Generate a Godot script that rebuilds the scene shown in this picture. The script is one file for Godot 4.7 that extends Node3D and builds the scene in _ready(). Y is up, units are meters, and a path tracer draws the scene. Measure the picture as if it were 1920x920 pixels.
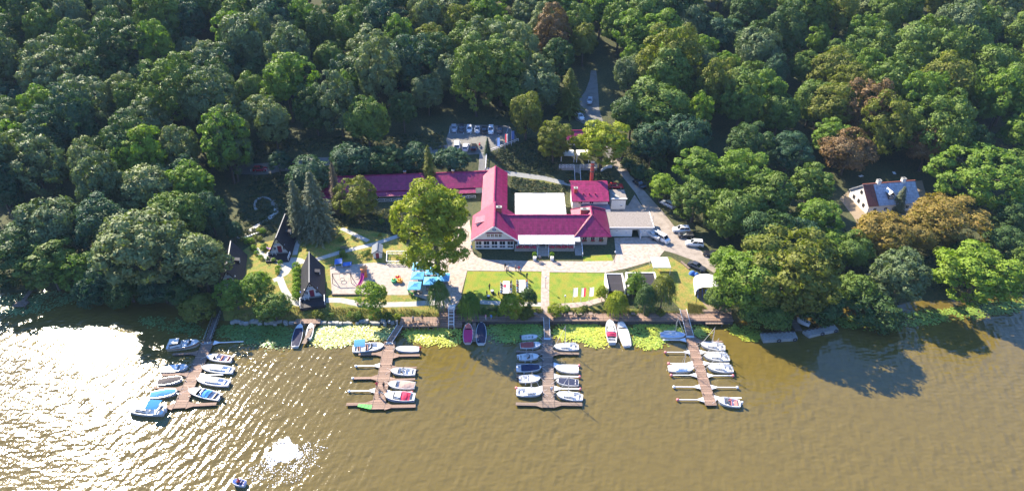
extends Node3D

# ------------------------------------------------------------------ mesh builder
class MB:
	var v := PackedVector3Array()
	var n := PackedVector3Array()
	var c := PackedColorArray()
	var ix := PackedInt32Array()
	var col := Color(1, 1, 1)
	func tri(a, b, d):
		var k = (b - a).cross(d - a).normalized()
		var s = v.size()
		v.append_array([a, b, d]); n.append_array([k, k, k]); c.append_array([col, col, col])
		ix.append_array([s, s + 2, s + 1])
	func quad(a, b, d, e):
		var k = (d - a).cross(e - b).normalized()
		var s = v.size()
		v.append_array([a, b, d, e]); n.append_array([k, k, k, k]); c.append_array([col, col, col, col])
		ix.append_array([s, s + 2, s + 1, s, s + 3, s + 2])
	func fan(p):
		for i in range(1, p.size() - 1): tri(p[0], p[i], p[i + 1])
	func box(at, size, t := Basis.IDENTITY):
		var h = size * 0.5
		var q = []
		for y in [-1, 1]:
			for s in [[-1, -1], [1, -1], [1, 1], [-1, 1]]:
				q.append(at + t * Vector3(s[0] * h.x, y * h.y, s[1] * h.z))
		quad(q[3], q[2], q[6], q[7]); quad(q[1], q[0], q[4], q[5])
		quad(q[2], q[1], q[5], q[6]); quad(q[0], q[3], q[7], q[4])
		quad(q[7], q[6], q[5], q[4]); quad(q[0], q[1], q[2], q[3])
	func bar(a, b, w, h):
		var d = b - a
		var x = d.normalized()
		var up = Vector3.UP if absf(x.y) < 0.95 else Vector3.RIGHT
		var z = x.cross(up).normalized()
		box((a + b) * 0.5, Vector3(d.length(), h, w), Basis(x, z.cross(x), z))
	func tube(a, b, r0, r1, seg := 6, caps := true):
		var x = (b - a).normalized()
		var s = x.cross(Vector3.UP if absf(x.y) < 0.95 else Vector3.RIGHT).normalized()
		var t = x.cross(s)
		var base = v.size()
		for i in seg + 1:
			var g = TAU * i / seg
			var k = s * cos(g) + t * sin(g)
			v.append(a + k * r0); v.append(b + k * r1); n.append(k); n.append(k); c.append(col); c.append(col)
		for i in seg:
			var o = base + i * 2
			ix.append_array([o, o + 1, o + 2, o + 2, o + 1, o + 3])
		if caps:
			var pa = []; var pb = []
			for i in seg:
				var g = TAU * i / seg
				var k = s * cos(g) + t * sin(g)
				pb.append(b + k * r1); pa.push_front(a + k * r0)
			if r1 > 0.001: fan(pb)
			if r0 > 0.001: fan(pa)
	func lathe(at, prof, seg := 10, sx := 1.0, sz := 1.0):      # prof: [[r, y], ...] upward
		var base = v.size()
		var m = prof.size()
		for j in m:
			var pa = prof[maxi(j - 1, 0)]; var pb = prof[mini(j + 1, m - 1)]
			var dr = pb[0] - pa[0]; var dy = pb[1] - pa[1]
			for i in seg + 1:
				var g = TAU * i / seg
				v.append(at + Vector3(cos(g) * prof[j][0] * sx, prof[j][1], sin(g) * prof[j][0] * sz))
				n.append(Vector3(cos(g) * dy, -dr, sin(g) * dy).normalized()); c.append(col)
		for j in m - 1:
			for i in seg:
				var o = base + j * (seg + 1) + i
				var u = o + seg + 1
				ix.append_array([o, o + 1, u, u, o + 1, u + 1])
	func prism(p, y0, y1, t := Transform3D.IDENTITY):           # p: Vector2 outline (x, z), extruded in y
		var q = PackedVector2Array(p)
		if Geometry2D.is_polygon_clockwise(q): q.reverse()
		var m = q.size()
		for i in m:
			var a = q[i]; var b = q[(i + 1) % m]
			quad(t * Vector3(b.x, y0, b.y), t * Vector3(a.x, y0, a.y), t * Vector3(a.x, y1, a.y), t * Vector3(b.x, y1, b.y))
		var k = Geometry2D.triangulate_polygon(q)
		for i in range(0, k.size(), 3):
			var a = q[k[i]]; var b = q[k[i + 1]]; var d = q[k[i + 2]]
			if (b - a).cross(d - a) > 0:
				var w = b; b = d; d = w
			tri(t * Vector3(a.x, y1, a.y), t * Vector3(b.x, y1, b.y), t * Vector3(d.x, y1, d.y))
			tri(t * Vector3(a.x, y0, a.y), t * Vector3(d.x, y0, d.y), t * Vector3(b.x, y0, b.y))
	func mesh() -> ArrayMesh:
		var a = []
		a.resize(Mesh.ARRAY_MAX)
		a[Mesh.ARRAY_VERTEX] = v; a[Mesh.ARRAY_NORMAL] = n; a[Mesh.ARRAY_COLOR] = c; a[Mesh.ARRAY_INDEX] = ix
		var m := ArrayMesh.new()
		m.add_surface_from_arrays(Mesh.PRIMITIVE_TRIANGLES, a)
		return m

# ------------------------------------------------------------------ shorthand
var R := RandomNumberGenerator.new()
var M := {}
var taken := {}

func lin(r, g, b) -> Color: return Color(r, g, b).linear_to_srgb()
func rf(a, b): return R.randf_range(a, b)

func mat(called, color: Color, rough := 0.8, metal := 0.0) -> StandardMaterial3D:
	var m := StandardMaterial3D.new()
	m.resource_name = called
	m.albedo_color = color.linear_to_srgb()
	m.roughness = rough; m.metallic = metal
	m.vertex_color_use_as_albedo = true
	M[called] = m
	return m

func noise_tex(sd, freq, ramp, size := 512, octaves := 4, cell := false) -> NoiseTexture2D:
	var f := FastNoiseLite.new()
	f.seed = sd; f.frequency = freq; f.fractal_octaves = octaves
	f.noise_type = FastNoiseLite.TYPE_CELLULAR if cell else FastNoiseLite.TYPE_SIMPLEX_SMOOTH
	var t := NoiseTexture2D.new()
	t.width = size; t.height = size; t.seamless = true; t.noise = f
	if ramp:
		var g := Gradient.new()
		g.offsets = PackedFloat32Array(ramp.map(func(k): return k[0]))
		g.colors = PackedColorArray(ramp.map(func(k): return Color(k[1], k[2], k[3]).linear_to_srgb()))
		t.color_ramp = g
	return t

func grained(m, tex, scale, over = null, over_scale := 0.03, bump := 0.0):   # fine colour, coarse patches over it, relief
	m.albedo_texture = tex
	m.uv1_triplanar = true; m.uv1_world_triplanar = true; m.uv1_scale = Vector3.ONE * scale
	if over:
		m.detail_enabled = true; m.detail_albedo = over; m.detail_blend_mode = BaseMaterial3D.BLEND_MODE_MUL
		m.detail_uv_layer = BaseMaterial3D.DETAIL_UV_2
		m.uv2_triplanar = true; m.uv2_world_triplanar = true; m.uv2_scale = Vector3.ONE * over_scale
	if bump > 0.0:
		m.heightmap_enabled = true; m.heightmap_texture = tex; m.heightmap_scale = bump
	return m

func numbered(called: String) -> String:
	if not taken.has(called):
		taken[called] = 0
		return called
	taken[called] += 1
	return "%s_%03d" % [called, taken[called]]

func part(mb, called, m, parent) -> MeshInstance3D:
	var o := MeshInstance3D.new()
	o.name = called
	o.mesh = mb.mesh() if mb is MB else mb
	o.material_override = m
	parent.add_child(o, true)
	return o

func tag(o, label, category, group := ""):
	o.set_meta("label", label); o.set_meta("category", category)
	if group: o.set_meta("group", group)
	return o

func thing(called, label, category, at := Vector3.ZERO, turn := 0.0, group := "") -> Node3D:
	var o := Node3D.new()
	o.name = numbered(called)
	add_child(o)
	o.position = at; o.rotation.y = turn
	return tag(o, label, category, group)

func struct(mb, called, m) -> MeshInstance3D:
	var o = part(mb, numbered(called), m, self)
	o.set_meta("kind", "structure")
	return o

func copy(o, at, turn, label = "", group = ""):
	var c = o.duplicate()
	c.name = numbered(String(o.name).rstrip("0123456789").trim_suffix("_"))
	add_child(c)
	c.position = at; c.rotation.y = turn
	if label: c.set_meta("label", label)
	if group: c.set_meta("group", group)
	return c

# ------------------------------------------------------------------ camera geometry: pixels of the 1920 x 920 photograph to points
const FPX := 1274.0
const EYE := 100.0
const PITCH := 34.6
func P(u, v, y := 0.0) -> Vector3:                                  # point at height y seen at that pixel
	var p = deg_to_rad(PITCH)
	var a = (u - 960.0) / FPX; var b = (460.0 - v) / FPX
	var d = Vector3(a, b * cos(p) - sin(p), -(cos(p) + b * sin(p)))
	return Vector3(0, EYE, 0) + d * ((y - EYE) / d.y)
func UV(q: Vector3) -> Vector3:
	var p = deg_to_rad(PITCH)
	var y = q.y - EYE
	var zc = -q.z * cos(p) - y * sin(p)
	return Vector3(960 + FPX * q.x / zc, 460 - FPX * (y * cos(p) - q.z * sin(p)) / zc, FPX / zc)
func G(u, v, over := 0.0) -> Vector3:                               # point on the ground (or a height over it)
	var y = 2.0 + over
	var q := Vector3.ZERO
	for i in 14:
		q = P(u, v, y)
		y = lerpf(y, hgt(q.x, q.z) + over, 0.7)
	q = P(u, v, y)
	return Vector3(q.x, hgt(q.x, q.z), q.z)
func yaw_of(d: Vector3) -> float: return atan2(-d.z, d.x)           # turns +x to d

# ------------------------------------------------------------------ terrain
const CELL := 2.0
const X0 := -270.0
const Z0 := -420.0
const NX := 270
const NZ := 166
var tg := PackedFloat32Array()
func curve(p, x):
	if x <= p[0][0]: return p[0][1]
	for i in range(1, p.size()):
		if x <= p[i][0]:
			return lerpf(p[i - 1][1], p[i][1], (x - p[i - 1][0]) / (p[i][0] - p[i - 1][0]))
	return p[-1][1]
const SHORE := [[-270, 131], [-135, 127], [-119, 125], [-102, 127], [-88, 125], [-78, 121], [-68, 115.8], [-62, 115.0], [50, 115.0], [58, 116.5], [66, 118], [74, 119.5], [95, 122], [118, 124], [150, 127], [270, 132]]
const RISE := [[-8, -3], [-1, -0.9], [0, -0.2], [1.2, 0.9], [6, 1.4], [14, 1.9], [38, 2.2], [50, 2.4], [58, 3.1], [72, 7.7], [92, 8.2], [116, 11.2], [150, 17], [210, 29], [310, 46]]
const ROADRISE := [[-8, -3], [-1, -0.9], [0, -0.2], [1.2, 0.9], [6, 1.4], [14, 1.9], [38, 2.2], [46, 2.6], [70, 5.2], [100, 9.4], [116, 12.2], [150, 17.5], [210, 29], [310, 46]]
func raw_height(x, z, f: FastNoiseLite):
	var s = -z - curve(SHORE, x)
	var y = lerpf(curve(RISE, s), curve(ROADRISE, s), smoothstep(20.0, 32.0, x))
	y += smoothstep(45.0, 150.0, absf(x - 25.0)) * maxf(0.0, s - 85.0) * 0.07
	if s > 60: y += f.get_noise_2d(x, z) * 1.6 * smoothstep(95.0, 140.0, s)
	return y
func make_terrain():
	var f := FastNoiseLite.new()
	f.seed = 4; f.frequency = 0.02
	tg.resize((NX + 1) * (NZ + 1))
	for j in NZ + 1:
		for i in NX + 1:
			tg[j * (NX + 1) + i] = raw_height(X0 + i * CELL, Z0 + j * CELL, f)
func hgt(x, z) -> float:
	var a = clampf((x - X0) / CELL, 0, NX - 0.001); var b = clampf((z - Z0) / CELL, 0, NZ - 0.001)
	var i = int(a); var j = int(b)
	a -= i; b -= j
	var o = j * (NX + 1) + i
	var h00 = tg[o]; var h10 = tg[o + 1]; var h01 = tg[o + NX + 1]; var h11 = tg[o + NX + 2]
	if a >= b: return h00 + (h10 - h00) * a + (h11 - h10) * b
	return h00 + (h11 - h01) * a + (h01 - h00) * b
func nrm(x, z) -> Vector3:
	return Vector3(hgt(x - 1.5, z) - hgt(x + 1.5, z), 3.0, hgt(x, z - 1.5) - hgt(x, z + 1.5)).normalized()
func terrain_mesh() -> MB:
	var b := MB.new()
	for j in NZ + 1:
		for i in NX + 1:
			var x = X0 + i * CELL; var z = Z0 + j * CELL
			b.v.append(Vector3(x, tg[j * (NX + 1) + i], z)); b.n.append(nrm(x, z)); b.c.append(Color.WHITE)
	for j in NZ:
		for i in NX:
			var o = j * (NX + 1) + i
			var w = o + NX + 1
			b.ix.append_array([o, o + 1, w + 1, o, w + 1, w])
	return b
func drape_into(b: MB, poly: PackedVector2Array, dy):               # a sheet lying dy above the ground, cut along the terrain's own triangles
	var lo = poly[0]; var hi = poly[0]
	for p in poly:
		lo = lo.min(p); hi = hi.max(p)
	for j in range(int(floor((lo.y - Z0) / CELL)), int(floor((hi.y - Z0) / CELL)) + 1):
		for i in range(int(floor((lo.x - X0) / CELL)), int(floor((hi.x - X0) / CELL)) + 1):
			var o = Vector2(X0 + i * CELL, Z0 + j * CELL)
			var q = [o, o + Vector2(CELL, 0), o + Vector2(CELL, CELL), o + Vector2(0, CELL)]
			for t in [[q[0], q[1], q[2]], [q[0], q[2], q[3]]]:
				for piece in Geometry2D.intersect_polygons(PackedVector2Array(t), poly):
					var k = Geometry2D.triangulate_polygon(piece)
					var s = b.v.size()
					for p in piece:
						b.v.append(Vector3(p.x, hgt(p.x, p.y) + dy, p.y)); b.n.append(nrm(p.x, p.y)); b.c.append(b.col)
					for m in range(0, k.size(), 3):
						var a = piece[k[m]]; var c = piece[k[m + 1]]; var d = piece[k[m + 2]]
						if (c - a).cross(d - a) > 0: b.ix.append_array([s + k[m], s + k[m + 1], s + k[m + 2]])
						else: b.ix.append_array([s + k[m], s + k[m + 2], s + k[m + 1]])
func ground_poly(px) -> PackedVector2Array:
	var out := PackedVector2Array()
	for p in px:
		var q = G(p[0], p[1])
		out.append(Vector2(q.x, q.z))
	return out
func smooth_poly(p: PackedVector2Array, times := 2) -> PackedVector2Array:
	for k in times:
		var o := PackedVector2Array()
		for i in p.size():
			var a = p[i]; var b = p[(i + 1) % p.size()]
			o.append(a.lerp(b, 0.25)); o.append(a.lerp(b, 0.75))
		p = o
	return p
func area(called, px, m, dy, rounded := false):
	var b := MB.new()
	var p = ground_poly(px)
	if rounded: p = smooth_poly(p)
	drape_into(b, p, dy)
	return struct(b, called, m)
func path(called, px, width, m, dy):
	var b := MB.new()
	var c := Curve2D.new()
	var g = ground_poly(px)
	for i in g.size():
		var t = (g[mini(i + 1, g.size() - 1)] - g[maxi(i - 1, 0)]) / 6.0
		c.add_point(g[i], -t, t)
	for p in Geometry2D.offset_polyline(c.tessellate(3, 6), width * 0.5, Geometry2D.JOIN_ROUND, Geometry2D.END_BUTT):
		if not Geometry2D.is_polygon_clockwise(p): drape_into(b, p, dy)
	return struct(b, called, m)

# ------------------------------------------------------------------ plants
var leaf_v: PackedVector3Array
func leaf(b: MB, at: Vector3, out: Vector3, along: Vector3, size: float, tint: Color, wide := 0.62):
	var d = (along - out * along.dot(out) * 0.6).normalized()
	var side = d.cross(out).normalized()
	var k = side.cross(d)
	if k.dot(out) < 0: side = -side
	var a = at - d * size * 0.5; var e = at + d * size * 0.5
	var l = at + side * size * wide * 0.5 - d * size * 0.06; var r = at - side * size * wide * 0.5 - d * size * 0.06
	var s = b.v.size()
	b.v.append(a); b.v.append(r); b.v.append(e); b.v.append(l)
	for i in 4:
		b.n.append(out); b.c.append(tint)
	# winding so that the face looks the way of its normal
	if (r - a).cross(e - a).dot(out) > 0: b.ix.append_array([s, s + 2, s + 1, s, s + 3, s + 2])
	else: b.ix.append_array([s, s + 1, s + 2, s, s + 2, s + 3])

func rdir() -> Vector3:
	var y = rf(-1.0, 1.0)
	var a = rf(0, TAU)
	var r = sqrt(1.0 - y * y)
	return Vector3(cos(a) * r, y, sin(a) * r)
func tintv(amount) -> Color:
	var k = 1.0 + rf(-amount, amount)
	var h = rf(-amount, amount) * 0.5
	return Color(k * (1.0 + h), k, k * (1.0 - h * 0.6))

func clump(b: MB, at: Vector3, r: Vector3, out: Vector3, count: int, size: float, vary := 0.22, tips := 9, highlight_share := 0.0):
	var heads = []
	for i in tips:
		var d = rdir()
		if d.dot(out) < -0.35: d = -d
		heads.append(d)
	var base = tintv(vary * 0.6)
	for i in count:
		var d = (heads[i % tips] + rdir() * 0.5).normalized()
		if d.y < -0.6: d.y *= 0.3
		var p = at + d * r * rf(0.72, 1.06)
		var nn = (d * 0.95 + rdir() * 0.42 + Vector3.UP * 0.08).normalized()
		var along = (rdir() + d * 0.4 - Vector3.UP * 0.3).normalized()
		var tone = base * tintv(vary)
		if highlight_share > 0.0 and i % tips < 4 and R.randf() < highlight_share: tone = Color(1.9, 1.65, 2.2) * rf(0.7, 1.1)      # cream sprays, painted highlights for the sunlit crown tops
		leaf(b, p, nn, along, size * rf(0.65, 1.35), tone)

# a broadleaf crown: lobes over an uneven shell, each lobe a cloud of leaf sprays. Built for a crown radius of about 6 m.
func crown_broad(sd, rad, tall, lobes, lobe_r, per_lobe, size, low := -0.35, point := 1.0, gap := 0.0, highlight_share := 0.0) -> ArrayMesh:
	R.seed = sd
	var b := MB.new()
	var lumps = []
	for i in 5: lumps.append([rdir(), rf(-0.28, 0.34)])
	for i in lobes:
		var f = (i + 0.5) / lobes
		var y = lerpf(low, 1.0, f)
		var a = i * 2.39996 + rf(-0.4, 0.4)
		var r = sqrt(maxf(0.0, 1.0 - pow(absf(y), 2.0 * point)))
		var d = Vector3(cos(a) * r, y, sin(a) * r)
		var k = 1.0
		for l in lumps: k += l[1] * maxf(0.0, d.normalized().dot(l[0]))
		var reach = rf(0.66, 0.9) * k - gap * R.randf()
		var at = Vector3(d.x * rad * reach, d.y * tall * reach, d.z * rad * reach)
		var lr = lobe_r * rf(0.72, 1.25)
		clump(b, at, Vector3(lr, lr * 0.78, lr), d.normalized(), int(per_lobe * lr * lr / (lobe_r * lobe_r)), size, 0.22, 9, highlight_share)
	for i in int(lobes * 0.4):                                      # the inside, so that the crown is not hollow
		var d = rdir()
		clump(b, Vector3(d.x * rad, d.y * tall * 0.8, d.z * rad) * 0.42, Vector3.ONE * lobe_r * 1.1, Vector3.UP, int(per_lobe * 0.5), size * 1.3)
	return b.mesh()

func crown_spruce(sd, h, rad, whorls, size) -> ArrayMesh:
	R.seed = sd
	var b := MB.new()
	for k in whorls:
		var f = float(k) / whorls
		var y = h * (0.08 + 0.92 * f)
		var reach = rad * pow(1.0 - f, 0.62) * rf(0.8, 1.12) + 0.15
		var arms = int(5 + 8 * (1.0 - f))
		var turn = R.randf() * TAU
		for a in arms:
			var g = turn + TAU * a / arms + rf(-0.25, 0.25)
			var d = Vector3(cos(g), 0, sin(g))
			var len = reach * rf(0.75, 1.15)
			var steps = maxi(3, int(len / size * 2.0))
			var tone = tintv(0.15)
			for s in steps:
				var t = (s + 0.5) / steps
				var p = Vector3(0, y, 0) + d * len * t + Vector3(0, -0.30 * len * t * t + 0.10 * len * t * t * t, 0)
				for m in 3:
					var side = d.cross(Vector3.UP) * rf(-1, 1)
					var nn = (Vector3.UP * 0.7 + d * 0.55 + rdir() * 0.4).normalized()
					leaf(b, p + side * 0.26 * (1.2 - t * 0.5) + Vector3(0, rf(-0.45, 0.04), 0), nn, (d + side * 0.8 - Vector3.UP * 0.5).normalized(), size * rf(0.7, 1.3), tone * tintv(0.12), 0.45)
	for s in 8: leaf(b, Vector3(0, h * (0.95 + 0.008 * s), 0), rdir(), Vector3.UP, size, tintv(0.1), 0.4)
	return b.mesh()

func crown_weeping(sd, rad, tall, strands, size, droop) -> ArrayMesh:
	R.seed = sd
	var b := MB.new()
	for i in 26:
		var d = rdir()
		d.y = absf(d.y)
		clump(b, Vector3(d.x * rad * 0.62, d.y * tall * 0.75, d.z * rad * 0.62), Vector3.ONE * rad * 0.34, d, 120, size)
	for i in strands:
		var d = rdir()
		d.y = absf(d.y) * 0.9
		var p = Vector3(d.x * rad, d.y * tall, d.z * rad) * rf(0.75, 1.02)
		var n = int(droop * rf(0.5, 1.2) / (size * 0.55))
		var o = Vector3(d.x, 0.35, d.z).normalized()
		var tone = tintv(0.16)
		for s in n:
			p += Vector3(d.x * 0.05, -size * 0.55, d.z * 0.05) + rdir() * 0.05
			leaf(b, p, (o + rdir() * 0.5).normalized(), (Vector3.DOWN + rdir() * 0.35).normalized(), size * rf(0.8, 1.3), tone * tintv(0.12), 0.4)
	return b.mesh()

func trunk_mesh(sd, h, r, limbs, up_to) -> ArrayMesh:
	R.seed = sd
	var b := MB.new()
	var lean = Vector3(rf(-0.3, 0.3), 0, rf(-0.3, 0.3))
	b.tube(Vector3(0, -0.6, 0), Vector3(0, 0.5, 0), r * 1.5, r * 1.05, 8)
	b.tube(Vector3(0, 0.5, 0), Vector3(0, h * 0.5, 0) + lean * 0.5, r * 1.05, r * 0.8, 8, false)
	b.tube(Vector3(0, h * 0.5, 0) + lean * 0.5, Vector3(0, h, 0) + lean, r * 0.8, r * 0.35, 7, false)
	for i in limbs:
		var a = i * 2.4 + rf(-0.4, 0.4)
		var y = h * rf(0.45, 0.95)
		var from = Vector3(0, y, 0) + lean * (y / h)
		var mid = from + Vector3(cos(a), rf(0.5, 1.1), sin(a)) * up_to * 0.45
		b.tube(from, mid, r * 0.42, r * 0.26, 6, false)
		for k in 2:
			b.tube(mid, mid + Vector3(cos(a + rf(-0.8, 0.8)), rf(0.3, 1.0), sin(a + rf(-0.8, 0.8))) * up_to * 0.45, r * 0.25, r * 0.06, 5, false)
	return b.mesh()

func bare_mesh(sd, h) -> ArrayMesh:
	R.seed = sd
	var b := MB.new()
	var todo = [[Vector3(0, -0.5, 0), Vector3.UP, h * 0.42, 0.28, 0]]
	while todo:
		var t = todo.pop_back()
		var e = t[0] + t[1] * t[2]
		b.tube(t[0], e, t[3], t[3] * 0.65, 5, false)
		if t[4] < 5:
			for k in (3 if t[4] < 3 else 2):
				todo.append([t[0].lerp(e, rf(0.7, 1.0)), (t[1] + rdir() * 0.75 + Vector3.UP * 0.1).normalized(), t[2] * rf(0.55, 0.8), t[3] * 0.6, t[4] + 1])
	return b.mesh()

# kind -> {crown, trunk, lift (crown centre over the base), rad, h (total)} at scale 1
var KIND := {}
func make_kinds():
	var trunk_a = trunk_mesh(51, 8.0, 0.34, 7, 5.0)
	var trunk_b = trunk_mesh(52, 9.0, 0.30, 6, 4.5)
	var add = func(k, mesh, trunk, lift, rad, h):
		if mesh:
			var bb = mesh.get_aabb()
			rad = (bb.size.x + bb.size.z) * 0.25 * 0.95
			h = lift + bb.end.y
			lift += 0.0
		KIND[k] = {"crown": mesh, "trunk": trunk, "lift": lift, "rad": rad, "h": h}
	add.call("oak0", crown_broad(101, 5.3, 5.6, 40, 2.15, 290, 0.50, -0.75, 1.2), trunk_a, 7.4, 6.4, 15.0)
	add.call("oak1", crown_broad(102, 5.2, 6.2, 66, 1.5, 180, 0.46, -0.75, 1.2), trunk_a, 7.8, 6.2, 15.8)
	add.call("oak2", crown_broad(103, 5.4, 5.0, 34, 2.4, 340, 0.52, -0.7, 1.4), trunk_a, 7.0, 6.7, 14.5)
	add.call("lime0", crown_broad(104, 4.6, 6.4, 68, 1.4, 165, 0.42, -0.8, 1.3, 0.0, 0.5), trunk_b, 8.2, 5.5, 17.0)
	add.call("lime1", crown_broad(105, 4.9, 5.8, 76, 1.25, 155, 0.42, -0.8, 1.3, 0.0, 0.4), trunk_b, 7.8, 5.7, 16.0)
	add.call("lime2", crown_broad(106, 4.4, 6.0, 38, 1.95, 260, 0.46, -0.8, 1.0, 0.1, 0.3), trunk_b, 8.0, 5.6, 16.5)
	add.call("locust0", crown_broad(107, 5.2, 5.8, 60, 1.2, 190, 0.40, -0.8, 1.1, 0.3), trunk_b, 8.0, 6.0, 16.5)
	add.call("locust1", crown_broad(108, 4.8, 6.2, 56, 1.3, 190, 0.42, -0.8, 1.0, 0.28), trunk_b, 8.2, 5.8, 17.0)
	add.call("dome", crown_broad(109, 5.9, 5.2, 160, 0.95, 105, 0.40, -0.6, 1.2), trunk_a, 6.4, 6.4, 13.4)
	add.call("big_locust", crown_broad(110, 5.4, 8.2, 112, 1.2, 200, 0.36, -0.96, 1.0, 0.25), trunk_mesh(55, 13.0, 0.42, 12, 5.0), 11.0, 6.0, 21.0)
	add.call("small0", crown_broad(111, 2.7, 3.2, 40, 0.85, 130, 0.26, -0.7, 1.0, 0.1), trunk_mesh(56, 4.0, 0.14, 5, 2.4), 4.2, 3.2, 8.0)
	add.call("small1", crown_broad(112, 2.9, 2.9, 46, 0.8, 130, 0.26, -0.7, 1.1, 0.05), trunk_mesh(57, 3.8, 0.15, 5, 2.2), 3.8, 3.3, 7.2)
	add.call("spruce0", crown_spruce(113, 17.0, 3.6, 46, 0.52), trunk_mesh(58, 15.0, 0.26, 0, 1.0), 0.0, 3.6, 17.5)
	add.call("spruce1", crown_spruce(114, 15.0, 2.4, 44, 0.46), trunk_mesh(59, 13.5, 0.22, 0, 1.0), 0.0, 2.4, 15.5)
	add.call("willow", crown_weeping(115, 3.0, 2.4, 520, 0.28, 3.8), trunk_mesh(60, 4.0, 0.2, 6, 2.0), 4.6, 3.2, 7.2)
	add.call("birch", crown_weeping(116, 2.3, 4.6, 360, 0.26, 2.4), trunk_mesh(61, 7.0, 0.16, 6, 2.2), 5.2, 2.6, 10.4)
	add.call("bare", null, bare_mesh(117, 12.0), 0.0, 4.0, 12.0)
	for k in 3:
		add.call("shrub%d" % k, crown_broad(120 + k, 0.95, 0.8, 14, 0.42, 70, 0.17, -0.5, 1.1), null, 0.75, 1.2, 1.6)
	add.call("bush", crown_broad(125, 0.62, 0.62, 26, 0.24, 60, 0.10, -0.8, 1.2), null, 0.6, 0.8, 1.3)

var LEAF := {}
func make_leaves():
	var t = {"dark": [0.080, 0.138, 0.040], "deep": [0.060, 0.122, 0.060], "mid": [0.140, 0.210, 0.040], "fresh": [0.190, 0.290, 0.046], "bright": [0.245, 0.350, 0.040],
		"yellow": [0.330, 0.370, 0.036], "pale": [0.190, 0.235, 0.090], "sage": [0.145, 0.195, 0.082], "gold": [0.330, 0.240, 0.060], "brown": [0.215, 0.135, 0.060], "olive": [0.205, 0.225, 0.042],
		"spruce": [0.210, 0.230, 0.140], "rust": [0.225, 0.175, 0.120], "lime": [0.220, 0.350, 0.030]}
	for k in t:
		var m = mat("foliage_" + k, Color(t[k][0], t[k][1], t[k][2]), 0.55)
		m.metallic_specular = 0.3
		m.backlight_enabled = true
		var glow = 0.9 if k in ["bright", "fresh", "yellow", "lime", "gold", "olive", "spruce", "rust"] else 0.75
		m.backlight = Color(0.92, 1.0, 0.45) * glow
		LEAF[k] = m

var proto := {}
func plant(called, label, category, group, kind, tone, at: Vector3, sc: Vector3, turn: float):
	var key = called + kind + tone
	var o
	if not proto.has(key):
		o = thing(called, label, category, at, turn, group)
		var k = KIND[kind]
		if k.trunk: part(k.trunk, "trunk", M.bark, o)
		if k.crown:
			var c = part(k.crown, "crown" if k.trunk else "foliage", LEAF[tone], o)
			c.position.y = k.lift
		proto[key] = o
	else:
		o = copy(proto[key], at, turn, label, group)
	o.scale = sc
	return o

# a tree given by the pixel of its crown's middle, the crown's width in pixels and its height in metres
func tree_at(u, v, w, h, kind, tone, called, label, group := ""):
	var k = KIND[kind]
	var f = 0.5 if k.lift == 0.0 else k.lift / k.h
	var g = G(u, v, h * f)
	var s = UV(Vector3(g.x, g.y + h * f, g.z)).z
	var r = w / s * 0.5 / k.rad
	return plant(called, label, "tree" if h > 2.0 else "shrub", group, kind, tone, Vector3(g.x, g.y - 0.05, g.z), Vector3(r, h / k.h, r), fposmod(u * 0.37 + v, TAU))

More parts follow.
